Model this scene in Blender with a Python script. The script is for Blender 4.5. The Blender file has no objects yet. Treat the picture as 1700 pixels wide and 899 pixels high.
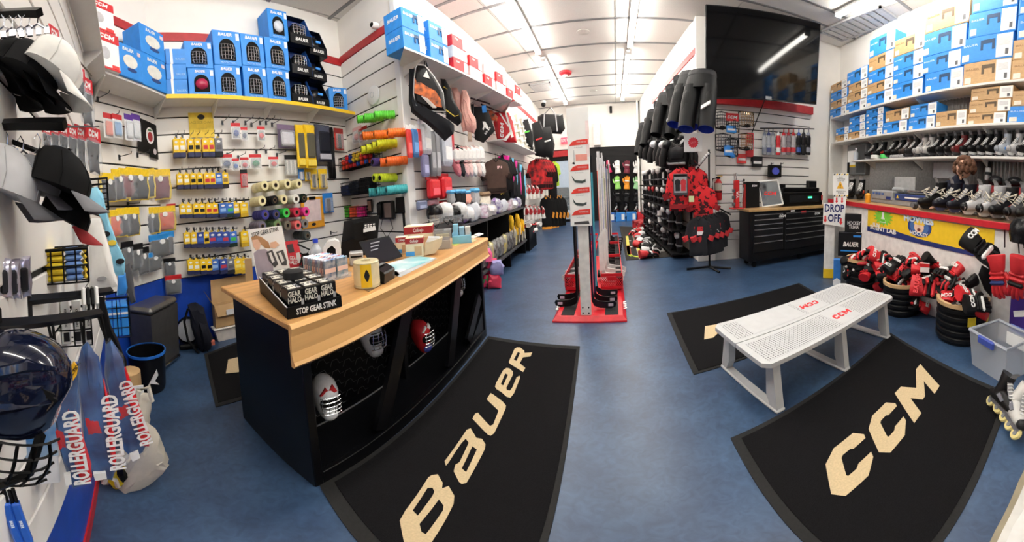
import bpy,bmesh,math,random
from mathutils import Vector,Matrix
PI=math.pi
S=bpy.context.scene
COL=S.collection
random.seed(7)
# ---------------------------------------------------------------- camera (panorama), world, exposure
YAW,PITCH,ROLL=0.1908,-0.0729,0.0485
FU,FV,U0,V0=486.89,576.02,931.26,349.54
CAMZ=1.6
CR=Matrix.Rotation(YAW,3,'Z')@Matrix.Rotation(PITCH,3,'X')@Matrix.Rotation(ROLL,3,'Y')
cam=bpy.data.cameras.new('camera');cam.type='PANO';cam.panorama_type='EQUIRECTANGULAR'
cam.longitude_min=(0-U0)/FU;cam.longitude_max=(1700-U0)/FU
cam.latitude_min=(V0-899)/FV;cam.latitude_max=V0/FV
cam.clip_start=0.02
camo=bpy.data.objects.new('camera',cam);COL.objects.link(camo)
camo.matrix_world=Matrix.Translation((0,0,CAMZ))@(CR@Matrix.Rotation(PI/2,3,'X')).to_4x4()
S.camera=camo
w=bpy.data.worlds.new('world');S.world=w;w.use_nodes=True
w.node_tree.nodes['Background'].inputs[0].default_value=(0.80,0.88,1.0,1)
w.node_tree.nodes['Background'].inputs[1].default_value=0.6
S.view_settings.view_transform='Standard';S.view_settings.look='None'
S.view_settings.exposure=1.15;S.view_settings.gamma=1.0
S.cycles.use_denoising=True
S.cycles.max_bounces=7;S.cycles.diffuse_bounces=4;S.cycles.glossy_bounces=3
S.cycles.transparent_max_bounces=8;S.cycles.transmission_bounces=5
S.cycles.sample_clamp_indirect=4.0
HC=5.05  # ceiling height

def ray(u,v):
    a=(u-U0)/FU;b=(V0-v)/FV
    return CR@Vector((math.sin(a)*math.cos(b),math.cos(a)*math.cos(b),math.sin(b)))
def onz(u,v,z=0.0):  # pixel -> point on a level plane
    d=ray(u,v);t=(z-CAMZ)/d.z
    return Vector((d.x*t,d.y*t,z))
def atr(u,v,r):  # pixel -> point at a horizontal distance
    d=ray(u,v);t=r/math.hypot(d.x,d.y)
    return Vector((d.x*t,d.y*t,CAMZ+d.z*t))
class Frame:  # a wall plane: s runs to the right as one faces it, d stands off it
    def __init__(f,a,b):
        f.a=Vector((a[0],a[1]));e=Vector((b[0],b[1]))-f.a
        f.L=e.length;f.e=e/f.L;f.i=Vector((-f.e.y,f.e.x));f.rz=math.atan2(f.e.y,f.e.x)
    def hit(f,u,v,d=0.0):
        r=ray(u,v);q=f.a-f.i*d
        t=(q.x*f.i.x+q.y*f.i.y)/(r.x*f.i.x+r.y*f.i.y)
        return((r.x*t-q.x)*f.e.x+(r.y*t-q.y)*f.e.y,CAMZ+r.z*t)
    def pt(f,s,z,d=0.0):
        return Vector((f.a.x+f.e.x*s-f.i.x*d,f.a.y+f.e.y*s-f.i.y*d,z))
    def px(f,u,v,d=0.0):
        return f.pt(*f.hit(u,v,d),d)
    def rect(f,u0,v0,u1,v1,d=0.0):  # pixel box -> s, z of its lower centre, width, height
        um,vm=(u0+u1)/2,(v0+v1)/2
        sl=f.hit(u0,vm,d)[0];sr=f.hit(u1,vm,d)[0];zt=f.hit(um,v0,d)[1];zb=f.hit(um,v1,d)[1]
        return(sl+sr)/2,zb,abs(sr-sl),abs(zt-zb)

# ---------------------------------------------------------------- materials
MATS={}
def mat(name,rgb,rough=0.6,metal=0.0,var=0.08,scale=12.0,bump=0.0,emit=0.0,alpha=1.0,trans=0.0,coat=0.0,rgb2=None,spec=None,detail=3.0):
    if name in MATS:return MATS[name]
    m=bpy.data.materials.new(name);m.use_nodes=True;MATS[name]=m
    nt=m.node_tree;b=nt.nodes['Principled BSDF']
    if max(rgb)<72:rgb=tuple(x*.66 for x in rgb);spec=.25 if spec is None else spec
    c=tuple(((x/255+0.055)/1.055)**2.4 if x>10.3 else x/255/12.92 for x in rgb)
    b.inputs['Roughness'].default_value=rough;b.inputs['Metallic'].default_value=metal
    if spec is not None:b.inputs['Specular IOR Level'].default_value=spec
    if coat:b.inputs['Coat Weight'].default_value=coat
    if alpha<1:b.inputs['Alpha'].default_value=alpha
    if trans:b.inputs['Transmission Weight'].default_value=trans
    tc=nt.nodes.new('ShaderNodeTexCoord');n=nt.nodes.new('ShaderNodeTexNoise')
    n.inputs['Scale'].default_value=scale;n.inputs['Detail'].default_value=detail
    nt.links.new(tc.outputs['Object'],n.inputs['Vector'])
    r=nt.nodes.new('ShaderNodeValToRGB');r.color_ramp.elements[0].position=0.35;r.color_ramp.elements[1].position=0.65
    if rgb2:c2=tuple(((x/255+0.055)/1.055)**2.4 for x in rgb2);lo,hi=c,c2
    else:lo=tuple(x*(1-var)for x in c);hi=tuple(min(1,x*(1+var))for x in c)
    r.color_ramp.elements[0].color=(*lo,1);r.color_ramp.elements[1].color=(*hi,1)
    nt.links.new(n.outputs['Fac'],r.inputs['Fac']);nt.links.new(r.outputs['Color'],b.inputs['Base Color'])
    if bump:
        bp=nt.nodes.new('ShaderNodeBump');bp.inputs['Strength'].default_value=bump;bp.inputs['Distance'].default_value=0.01
        nt.links.new(n.outputs['Fac'],bp.inputs['Height']);nt.links.new(bp.outputs['Normal'],b.inputs['Normal'])
    if emit:
        b.inputs['Emission Color'].default_value=(*c,1);b.inputs['Emission Strength'].default_value=emit
    return m
# ---------------------------------------------------------------- mesh builder
class G:
    def __init__(g):g.v=[];g.f=[];g.mi=[];g.cur=0
    def m(g,i):g.cur=i;return g
    def add(g,vs,fs):
        n=len(g.v);g.v+=[tuple(x)for x in vs]
        for f in fs:g.f.append(tuple(n+i for i in f));g.mi.append(g.cur)
        return g
    def box(g,x0,x1,y0,y1,z0,z1,M=None):
        p=[Vector((x,y,z))for z in(z0,z1)for y in(y0,y1)for x in(x0,x1)]
        if M:p=[M@q for q in p]
        return g.add(p,[(0,2,3,1),(4,5,7,6),(0,1,5,4),(2,6,7,3),(0,4,6,2),(1,3,7,5)])
    def cbox(g,c,s,M=None):
        return g.box(c[0]-s[0]/2,c[0]+s[0]/2,c[1]-s[1]/2,c[1]+s[1]/2,c[2]-s[2]/2,c[2]+s[2]/2,M)
    def rbox(g,x0,x1,y0,y1,z0,z1,r=0.01,M=None):  # box with chamfered edges
        cx,cy,cz=(x0+x1)/2,(y0+y1)/2,(z0+z1)/2;hx,hy,hz=(x1-x0)/2,(y1-y0)/2,(z1-z0)/2
        r=min(r,hx*.9,hy*.9,hz*.9);bm=bmesh.new();pts=[]
        for sx in(-1,1):
            for sy in(-1,1):
                for sz in(-1,1):
                    pts+=[(cx+sx*hx,cy+sy*(hy-r),cz+sz*(hz-r)),(cx+sx*(hx-r),cy+sy*hy,cz+sz*(hz-r)),(cx+sx*(hx-r),cy+sy*(hy-r),cz+sz*hz)]
        return g.hull(pts,M,bm)
    def hull(g,pts,M=None,bm=None):
        bm=bm or bmesh.new()
        for p in pts:bm.verts.new(p)
        o=bmesh.ops.convex_hull(bm,input=bm.verts)
        bmesh.ops.delete(bm,geom=list({e for e in o['geom_interior']+o['geom_unused']if isinstance(e,bmesh.types.BMVert)}),context='VERTS')
        bmesh.ops.dissolve_limit(bm,angle_limit=0.02,verts=bm.verts,edges=bm.edges)
        bm.verts.index_update();vs=[(M@v.co)if M else v.co.copy()for v in bm.verts]
        g.add(vs,[[v.index for v in f.verts]for f in bm.faces]);bm.free();return g
    def rings(g,rs,cap=True,closed=True):  # loft through rings of equal count
        n=len(rs[0]);fs=[]
        for k in range(len(rs)-1):
            for i in range(n if closed else n-1):
                j=(i+1)%n;fs.append((k*n+i,k*n+j,(k+1)*n+j,(k+1)*n+i))
        if cap and closed:fs.append(tuple(range(n-1,-1,-1)));fs.append(tuple((len(rs)-1)*n+i for i in range(n)))
        return g.add([p for r in rs for p in r],fs)
    def tube(g,pts,r=0.01,n=6,cap=True):
        pts=[Vector(p)for p in pts];rs=[];rad=r if isinstance(r,(list,tuple))else[r]*len(pts)
        ref=None
        for k,p in enumerate(pts):
            t=((pts[k+1]if k+1<len(pts)else p)-(pts[k-1]if k else p)).normalized()
            if ref is None:ref=Vector((0,0,1))if abs(t.z)<0.9 else Vector((1,0,0))
            a=t.cross(ref)
            if a.length<1e-5:a=t.cross(Vector((0.3,1,0.2)))
            a.normalize();b=t.cross(a).normalized();ref=b.cross(t)if False else ref
            rs.append([p+(a*math.cos(2*PI*i/n)+b*math.sin(2*PI*i/n))*rad[k]for i in range(n)])
        return g.rings(rs,cap)
    def cyl(g,a,b,r0,r1=None,n=12,cap=True):return g.tube([a,b],[r0,r0 if r1 is None else r1],n,cap)
    def lathe(g,prof,n=16,M=None,cap=True):  # profile of (radius, height)
        rs=[[Vector((r*math.cos(2*PI*i/n),r*math.sin(2*PI*i/n),z))for i in range(n)]for r,z in prof]
        if M:rs=[[M@p for p in q]for q in rs]
        return g.rings(rs,cap)
    def ball(g,c,r,n=10,k=6,M=None):  # ellipsoid
        r=r if isinstance(r,(list,tuple))else(r,r,r);rs=[]
        for j in range(k+1):
            t=-PI/2+PI*j/k;t=max(-1.5,min(1.5,t))
            rs.append([Vector((c[0]+r[0]*math.cos(t)*math.cos(2*PI*i/n),c[1]+r[1]*math.cos(t)*math.sin(2*PI*i/n),c[2]+r[2]*math.sin(t)))for i in range(n)])
        if M:rs=[[M@p for p in q]for q in rs]
        return g.rings(rs)
    def prism(g,poly,y0,y1,M=None):  # polygon in x, z pushed through y
        n=len(poly);p=[Vector((x,y0,z))for x,z in poly]+[Vector((x,y1,z))for x,z in poly]
        if M:p=[M@q for q in p]
        return g.add(p,[tuple(range(n)),tuple(range(2*n-1,n-1,-1))]+[(j,i,n+i,n+j)for i in range(n)for j in[(i+1)%n]])
    def slab(g,poly,z0,z1):  # polygon in x, y pushed through z
        n=len(poly);p=[(x,y,z0)for x,y in poly]+[(x,y,z1)for x,y in poly]
        return g.add(p,[tuple(range(n-1,-1,-1)),tuple(range(n,2*n))]+[(i,j,n+j,n+i)for i in range(n)for j in[(i+1)%n]])
    def mesh(g,name,mats,smooth=False):
        me=bpy.data.meshes.new(name);me.from_pydata(g.v,[],g.f)
        for m in(mats if isinstance(mats,(list,tuple))else[mats]):me.materials.append(m)
        if any(g.mi):me.polygons.foreach_set('material_index',g.mi)
        if smooth:
            me.polygons.foreach_set('use_smooth',[True]*len(g.f))
            if smooth!=2:me.set_sharp_from_angle(angle=0.7)
        bm=bmesh.new();bm.from_mesh(me);bmesh.ops.recalc_face_normals(bm,faces=bm.faces);bm.to_mesh(me);bm.free()
        return me
LABELS={}
def tag(o,label,cat,group=None):
    o['label']=label;o['category']=cat
    if group:o['group']=group
    return o
def new(name,data=None,parent=None,loc=None,rz=0.0):
    o=bpy.data.objects.new(name,data);COL.objects.link(o)
    if parent:o.parent=parent
    if loc is not None:o.location=loc
    if rz:o.rotation_euler=(0,0,rz)
    return o
def thing(name,label,cat,loc=(0,0,0),rz=0.0,group=None):
    return tag(new(name,None,None,loc,rz),label,cat,group)
def part(par,name,g,m,smooth=False,loc=None,label=None):
    o=new(name,g.mesh(name,m,smooth)if isinstance(g,G)else g,par,loc)
    if label:o['label']=label
    return o
def one(name,g,m,label,cat,loc=(0,0,0),rz=0.0,group=None,smooth=False):
    return tag(new(name,g.mesh(name,m,smooth)if isinstance(g,G)else g,None,loc,rz),label,cat,group)
def struct(name,g,m,parent=None,loc=None,rz=0.0,smooth=False):
    o=new(name,g.mesh(name,m,smooth)if isinstance(g,G)else g,parent,loc,rz)
    if not parent:o['kind']='structure'
    return o
def dup(root,loc,rz=0.0,label=None,group=None,scale=None):
    r=root.copy();COL.objects.link(r);r.location=loc;r.rotation_euler=(0,0,rz);r.scale=scale or(1,1,1)
    for ch in list(root.children):
        c=ch.copy();COL.objects.link(c);c.parent=r
        for q in list(ch.children):
            d=q.copy();COL.objects.link(d);d.parent=c
    if label:r['label']=label
    if group:r['group']=group
    return r
PROTO={}
def inst(key,build,loc,rz,label,group=None,scale=None):  # first call builds the thing, later calls copy it
    if key not in PROTO:
        r=build();PROTO[key]=r;r.location=loc;r.rotation_euler=(0,0,rz);r.scale=scale or(1,1,1);r['label']=label
        if group:r['group']=group
        return r
    return dup(PROTO[key],loc,rz,label,group,scale)
ORD=['first','second','third','fourth','fifth','sixth','seventh','eighth','ninth','tenth','eleventh','twelfth','thirteenth','fourteenth','fifteenth','sixteenth','seventeenth','eighteenth','nineteenth','twentieth']
TXT={}
def text(par,s,m,size,loc,rx=PI/2,rz=0.0,bold=0.0,shear=0.0,ext=0.0008,name='lettering',width=None,rot=None):
    k=(s,m.name,round(size,4),bold,shear)
    if k not in TXT:
        c=bpy.data.curves.new(name,'FONT');c.body=s;c.size=size;c.align_x='CENTER';c.align_y='CENTER'
        c.offset=bold*size;c.shear=shear;c.extrude=ext;c.resolution_u=2;c.space_line=0.8
        tmp=bpy.data.objects.new(name,c);me=bpy.data.meshes.new_from_object(tmp);me.name=name
        me.materials.clear();me.materials.append(m);bpy.data.objects.remove(tmp);bpy.data.curves.remove(c);TXT[k]=me
    o=bpy.data.objects.new(name,TXT[k]);COL.objects.link(o);o.parent=par;o.location=loc
    o.rotation_euler=rot or(rx,0,rz)
    if width:o.scale=(width,1,1)
    return o
# ---------------------------------------------------------------- wall planes
A0=(-0.40,-0.326);A1=(-3.44,-0.67);N0=(-4.33,0.08);N1=(-4.70,3.71);PO=(-3.04,3.58);BL=(-3.78,14.86);BR=(0.98,14.88)
CO=(1.86,6.50);TR=(5.75,6.16);RE=(4.25,-0.9)
FH=Frame(A0,A1);FA=Frame(A1,N0);FN=Frame(N0,N1);FP=Frame(N1,PO);FL=Frame(PO,BL);FB=Frame(BL,BR)
FR=Frame((1.22,14.85),CO);FT=Frame(CO,TR);FW=Frame(TR,RE)
white=mat('wall_paint',(244,241,236),0.75,var=0.015,scale=3)
slatm=mat('slat_white',(242,239,234),0.45,var=0.015,scale=2)
groove=mat('slat_groove',(60,60,62),0.7)
ceilm=mat('ceiling_tile',(222,219,214),0.9,var=0.03,scale=40,bump=0.1)
gridm=mat('grid_grey',(128,128,130),0.5,0.3)
redm=mat('red_stripe',(178,40,46),0.45)
redbase=mat('red_base',(190,30,36),0.4)
bluem=mat('blue_dado',(22,66,168),0.4)
black=mat('black_plain',(16,16,18),0.5)
blackm=mat('black_metal',(24,24,26),0.35,0.4)
chrome=mat('chrome',(200,200,205),0.2,1.0)
grey=mat('grey_plastic',(120,122,126),0.5)
whitep=mat('white_plastic',(240,240,240),0.35,var=0.01)
paper=mat('paper_white',(244,244,242),0.7,var=0.01)
yellow=mat('yellow',(246,204,36),0.5,var=0.04)
navy=mat('navy',(28,36,72),0.5)
red=mat('red',(205,32,40),0.5)
blue=mat('box_blue',(40,136,222),0.5,var=0.05)
dblue=mat('box_blue_dark',(24,74,150),0.5)
kraft=mat('kraft',(182,148,104),0.75,var=0.06,scale=8)
# floor: blue marbled sheet
fm=mat('floor_blue',(44,66,96),0.38,scale=2.2,rgb2=(58,84,116),detail=8,spec=0.6)
nt=fm.node_tree;b=nt.nodes['Principled BSDF'];n2=nt.nodes.new('ShaderNodeTexNoise');n2.inputs['Scale'].default_value=14;n2.inputs['Detail'].default_value=6;n2.inputs['Distortion'].default_value=1.5
mx=nt.nodes.new('ShaderNodeMix');mx.data_type='RGBA';mx.blend_type='SOFT_LIGHT';mx.inputs[0].default_value=0.55
src=b.inputs['Base Color'].links[0].from_socket;tc=[n for n in nt.nodes if n.type=='TEX_COORD'][0]
nt.links.new(tc.outputs['Object'],n2.inputs['Vector']);nt.links.new(src,mx.inputs[6]);nt.links.new(n2.outputs['Fac'],mx.inputs[7]);nt.links.new(mx.outputs[2],b.inputs['Base Color'])
struct('floor',G().box(-5.6,7.2,-3.2,14.95,-0.1,0),fm)
# ---- ceiling: lay-in tiles hung between grey tees
ce=struct('ceiling',G().box(-5.6,7.2,-3.2,15.2,HC+0.06,HC+0.16),ceilm)
ty=[-3.2,-1.9,-0.55,0.8,2.15,3.5,4.85,5.48,6.72,8.1,9.37,10.69,11.92,13.24,14.6,15.2]
tx=[-5.6,-4.6,-2.35,0.1,2.55,4.8,7.2]
tl={}
for j in range(len(ty)-1):
    for i in range(len(tx)-1):
        wx,wy=tx[i+1]-tx[i]-0.03,ty[j+1]-ty[j]-0.06
        k=(round(wx,2),round(wy,2))
        if k not in tl:tl[k]=G().rbox(-wx/2,wx/2,-wy/2,wy/2,0,0.03,0.008).mesh('tile',ceilm)
        new('tile',tl[k],ce,((tx[i]+tx[i+1])/2,(ty[j]+ty[j+1])/2,HC+0.002))
for y in ty[1:-1]:part(ce,'grid_bar',G().box(-5.6,7.2,y-0.035,y+0.035,HC-0.012,HC+0.03),gridm)
for x in tx[1:-1]:part(ce,'grid_bar',G().box(x-0.008,x+0.008,-3.2,15.2,HC-0.003,HC+0.03),mat('grid_pale',(190,188,184),0.6))
# ---- walls
def wall(name,f,z0=0.0,z1=HC,s0=0.0,s1=None,m=white,th=0.08):
    s1=f.L if s1 is None else s1
    return struct(name,G().box(s0,s1,0,th,z0,z1),m,None,f.pt(0,0),f.rz)
def slats(w,f,s0,s1,z0,z1,pitch,th=0.018):  # slatwall: each board a piece with a dark groove between
    part(w,'groove_backing',G().box(s0,s1,-0.004,0,z0,z1),groove)
    n=round((z1-z0)/pitch);p=(z1-z0)/n
    me=G().rbox(s0,s1,-th,-0.003,0.009,p-0.009,0.004).mesh('slat',slatm)
    for k in range(n):new('slat',me,w,(0,0,z0+k*p))
wh=wall('wall_front_left',FH);slats(wh,FH,0,FH.L,0.62,3.9,0.225)
part(wh,'dado',G().box(0,FH.L,-0.012,0,0.1,0.62),bluem);struct('baseboard_front_left',G().box(0,FH.L,-0.02,0,0,0.1),redbase,None,FH.pt(0,0),FH.rz)
wa=wall('wall_corner_left',FA);slats(wa,FA,0,FA.L,0.9,4.08,0.225)
part(wa,'dado',G().box(0,FA.L,-0.012,0,0,0.9),bluem)
wn=wall('wall_left',FN);slats(wn,FN,0,FN.L,0.86,4.08,0.2235)
part(wn,'dado',G().box(0,FN.L,-0.012,0,0,0.86),bluem)
wp=wall('wall_partition',FP,th=0.1);slats(wp,FP,0,1.58,0.3,4.12,0.268)
part(wp,'corner_post',G().rbox(1.58,1.70,-0.05,0.12,0,HC,0.01),whitep)
wl=wall('wall_aisle_left',FL);slats(wl,FL,0.05,9.3,0.2,4.2,0.25)
wb=wall('wall_back',FB,z0=3.15);wall('wall_back_lower_left',FB,0,3.15,0,0.42);
wr=wall('wall_aisle_right',FR);slats(wr,FR,3.5,FR.L,0.2,3.2,0.25)
wt=wall('wall_back_right',FT,th=0.1);slats(wt,FT,0.42,2.94,0.4,3.2,0.19)
ww=wall('wall_right',FW)
for n,f,h in(('trim_corner_left',FA,4.08),('trim_left',FN,4.08),('trim_partition',FP,4.12),('trim_aisle_left',FL,4.2)):
    struct(n,G().box(0,f.L-(0.09 if f is FP else 0),-0.03,0,h,h+0.14),redm,None,f.pt(0,0),f.rz)
struct('trim_front_left',G().box(0,FH.L,-0.03,0,3.95,4.09),redm,None,FH.pt(0,0),FH.rz)
struct('trim_aisle_right',G().box(3.5,FR.L,-0.03,0,4.2,4.34),redm,None,FR.pt(0,0),FR.rz)
struct('trim_back_right',G().box(0.40,2.97,-0.12,0,3.12,3.29),redm,None,FT.pt(0,0),FT.rz)
struct('column',G().rbox(-0.03,0.40,-0.05,0.14,0,HC,0.01),white,None,FT.pt(0,0),FT.rz)
# the part of the shop behind the camera
FK=Frame((4.25,-2.9),(-0.4,-2.9));wall('wall_front',FK);wall('wall_front_return',Frame((-0.4,-2.9),(-0.4,-0.33)))
wall('wall_right_front',Frame((4.25,-0.9),(4.25,-2.9)))
wall('wall_back_jog',Frame((0.98,14.88),(1.22,14.86)))
# ---- strip lights
lampw=mat('lamp_tube',(255,250,240),0.5,var=0,emit=26.0)
lampb=mat('lamp_body',(235,235,235),0.4)
def strip(x0,y0,x1,y1,label):
    L=math.hypot(x1-x0,y1-y0);t=thing('strip_light',label,'light',(x0,y0,HC-0.045),math.atan2(-(x1-x0),y1-y0),'fluorescent strip lights on the ceiling')
    part(t,'housing',G().rbox(-0.07,0.07,0,L,-0.05,0.02,0.01),lampb)
    part(t,'diffuser',G().lathe([(0.055,0.03),(0.065,0.06),(0.065,L-0.06),(0.055,L-0.03)],10,Matrix.Translation((0,0,-0.06))@Matrix.Rotation(-PI/2,4,'X')),lampw,True)
    for y in(0.015,L-0.015):part(t,'end_cap',G().cbox((0,y,-0.06),(0.15,0.03,0.13)),lampb)
strip(-1.72,4.3,-1.98,8.0,'near strip light in the left row over the aisle')
strip(-1.97,8.5,-2.22,13.75,'far strip light in the left row over the aisle')
strip(0.47,4.3,0.49,8.08,'near strip light in the right row over the aisle')
strip(0.46,8.5,0.42,13.75,'far strip light in the right row over the aisle')
strip(4.12,1.6,4.31,4.75,'strip light over the shoe box shelves near the ceiling vent')
strip(-1.66,0.2,-1.70,3.7,'strip light above the sales counter, out of view overhead')
strip(1.4,-1.0,1.45,3.0,'strip light above the benches, out of view overhead')
# ---------------------------------------------------------------- generic builders
def face(u,v,r):  # a spot r metres away, with the heading that faces the camera
    p=atr(u,v,r);return p,-math.atan2(p.x,p.y)
def MM(r):return r/FU,r/FV
def pillow(poly,t,jit=0.0,seed=1,prof=None):  # soft closed body grown from an outline in x, z
    rnd=random.Random(seed);n=len(poly)
    cx=sum(p[0]for p in poly)/n;cz=sum(p[1]for p in poly)/n
    prof=prof or[(0.4,-0.5),(0.8,-0.42),(1,-0.12),(1,0.12),(0.8,0.42),(0.4,0.5)]
    g=G();rs=[]
    for s,y in prof:
        rs.append([(cx+(x-cx)*s+rnd.uniform(-jit,jit),y*t+rnd.uniform(-jit,jit),cz+(z-cz)*s+rnd.uniform(-jit,jit))for x,z in poly])
    return g.rings(rs)
def dense(poly,k=2):  # more points along an outline
    o=[]
    for i,p in enumerate(poly):
        q=poly[(i+1)%len(poly)]
        for j in range(k):o.append((p[0]+(q[0]-p[0])*j/k,p[1]+(q[1]-p[1])*j/k))
    return o
def arc(cx,cz,rx,rz,a0,a1,n):return[(cx+rx*math.cos(math.radians(a0+(a1-a0)*i/n)),cz+rz*math.sin(math.radians(a0+(a1-a0)*i/n)))for i in range(n+1)]
hookm=mat('hook_wire',(70,72,76),0.35,0.8)
def hook(f,u,v,L=0.2,label='dark wire hook sticking out of the slatwall',group='slatwall hooks',empty=False):
    s,z=f.hit(u,v)
    def b():
        g=G().cbox((0,-0.022,0),(0.03,0.008,0.06)).tube([(0,-0.02,0.01),(0,-0.1,0.005),(0,-0.19,0.0),(0,-0.2,0.025)],0.005,5)
        return one('slatwall_hook',g,hookm,'x','hook',smooth=True)
    HK[label]=HK.get(label,0)+1
    return inst('hook',b,f.pt(s,z),f.rz,label,group,(1,L/0.2,1))
HK={}
_cols={}
def cm(rgb,rough=0.55,**k):  # colour -> material
    key='colour_%02x%02x%02x'%tuple(rgb)+('_%d'%int(rough*100)if rough!=0.55 else '')+''.join('%s%s'%i for i in k.items())
    return mat(key,rgb,rough,**k)
WHI,BLK,YEL,NAV,RED,BLU=(244,244,242),(24,24,28),(246,204,36),(30,36,78),(208,30,40),(58,108,190)
# -- upright lace box with a window colour
def lacebox(body,win,foot):
    def b():
        t=thing('lace_box','x','box')
        part(t,'carton',G().rbox(-0.05,0.05,-0.04,0.04,0.07,0.27,0.004),cm(body))
        part(t,'window',G().cbox((0,-0.041,0.14),(0.07,0.004,0.06)),cm(win))
        part(t,'foot_band',G().rbox(-0.051,0.051,-0.041,0.041,0,0.07,0.004),cm(foot))
        part(t,'emblem',G().prism(arc(0,0.22,0.024,0.02,0,360,10)[:-1],-0.043,-0.04),cm(WHI))
        part(t,'hang_tab',G().cbox((0,0.0,0.285),(0.03,0.006,0.04)),cm((200,170,60)))
        return t
    return b
# -- carded pack: card, clear bubble, thing inside
clear=mat('clear_bubble',(235,240,245),0.08,alpha=0.28,spec=0.6,var=0)
bagclear=mat('clear_bag',(225,230,236),0.12,alpha=0.22,spec=0.7,var=0)
def carded(card,item,head=None,shape='box'):
    def b():
        t=thing('carded_pack','x','pack')
        part(t,'card',G().rbox(-0.5,0.5,-0.012,0.0,0,1,0.004),cm(card))
        if head:part(t,'header',G().rbox(-0.505,0.505,-0.02,0.004,0.78,1.0,0.004),cm(head))
        if shape=='ball':part(t,'contents',G().ball((0,-0.1,0.36),(0.3,0.09,0.2),10,6),cm(item),True)
        elif shape=='long':part(t,'contents',G().rbox(-0.16,0.16,-0.16,-0.013,0.06,0.72,0.05),cm(item))
        else:part(t,'contents',G().rbox(-0.34,0.34,-0.17,-0.013,0.1,0.66,0.06),cm(item))
        part(t,'bubble',G().rbox(-0.4,0.4,-0.2,-0.012,0.05,0.74,0.06),clear,True)
        return t
    return b
# -- header bag: printed header over a clear bag with the folded goods inside
def headbag(head,goods,edge=None,seed=1):
    def b():
        t=thing('header_bag','x','pack');rnd=random.Random(seed)
        o=dense([(-0.45,0.0),(0.45,0.02),(0.5,0.4),(0.46,0.8),(-0.46,0.8),(-0.5,0.4)],3)
        part(t,'goods',pillow([(x*.86,z*.9+.04)for x,z in o],0.22,0.02,seed),cm(goods,0.5),True)
        part(t,'bag',pillow(o,0.27,0.02,seed+1),bagclear,True)
        if edge:part(t,'backing',pillow([(x*1.04,z)for x,z in o],0.06,0.01,seed),cm(edge,0.4),True)
        part(t,'header',G().rbox(-0.5,0.5,-0.05,0.05,0.74,1.0,0.02),cm(head,0.35))
        part(t,'emblem',G().prism(arc(0,0.68,0.12,0.1,0,360,10)[:-1],-0.16,-0.12),cm(WHI))
        return t
    return b
def put(f,build,key,box,label,d=0.1,group=None,depth=None):  # a unit-size thing fitted into a pixel box on a wall
    s,z,wd,h=f.rect(*box,d)
    return inst(key,build,f.pt(s,z,d),f.rz,label,group,(wd,depth or min(wd,h),h))
# -- plain carton with label, window etc. local: x across, -y toward the viewer, z up
def carton(w,d,h,body,lab=None,side=None,name='carton',cat='box'):
    t=thing(name,'x',cat)
    part(t,'body',G().rbox(-w/2,w/2,0,d,0,h,0.004),cm(body))
    return t
cagem=mat('cage_wire',(210,212,215),0.25,0.9)
dark=mat('dark_inside',(12,12,14),0.8)
def cage(w,h,d,z0,y0,r=0.006,nx=5,nz=5):  # bulging wire face cage
    g=G()
    def P(a,b):return(a*w/2,y0-d*math.sqrt(max(0,1-0.85*a*a))*(0.75+0.25*math.sin(b*PI)),z0+b*h)
    for i in range(nx):
        a=-0.9+1.8*i/(nx-1);g.tube([P(a*(0.75+.25*math.sin(PI*(0.15+.7*k/4))),k/4)for k in range(5)],r,4)
    for j in range(nz):
        g.tube([P(-1+k/4,j/(nz-1))for k in range(9)],r,4)
    return g
def helmet_box(w,h,d,label,group,loc,rz,cg=True,shellc=(40,40,44),brand='BAUER'):
    t=thing('helmet_box',label,'box',loc,rz,group)
    part(t,'carton',G().rbox(-w/2,w/2,0.0,d,0,h,0.006),blue)
    o=[(-w*.29,h*.14),(w*.29,h*.14)]+arc(0,h*.5,w*.29,h*.26,0,180,8)
    part(t,'window',G().prism(o,-0.004,0.001),dark)
    part(t,'sticker',G().cbox((w*.4,-0.003,h*.83),(w*.12,0.004,h*.2)),paper)
    if cg:part(t,'cage',cage(w*.5,h*.42,0.05,h*.16,0.012,0.005),cagem,True)
    else:part(t,'helmet_shell',G().ball((0,0.0,h*.42),(w*.25,0.05,h*.2),10,6),cm(shellc,0.3),True)
    text(t,brand,cm(WHI),h*.13,(-w*.05,-0.004,h*.87),bold=0.02,shear=0.2)
    text(t,'PROTECTION',cm((160,205,245)),h*.07,(0,-0.004,h*.07))
    return t
def stack(f,boxes,d,z0,fn):  # boxes piled from the shelf up; fn(i, loc, w, h)
    z=z0
    for i,bx in enumerate(boxes):
        s,_,w_,h=f.rect(*bx,d);fn(i,f.pt(s,z,d),w_*.97,h);z+=h+0.001
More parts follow.
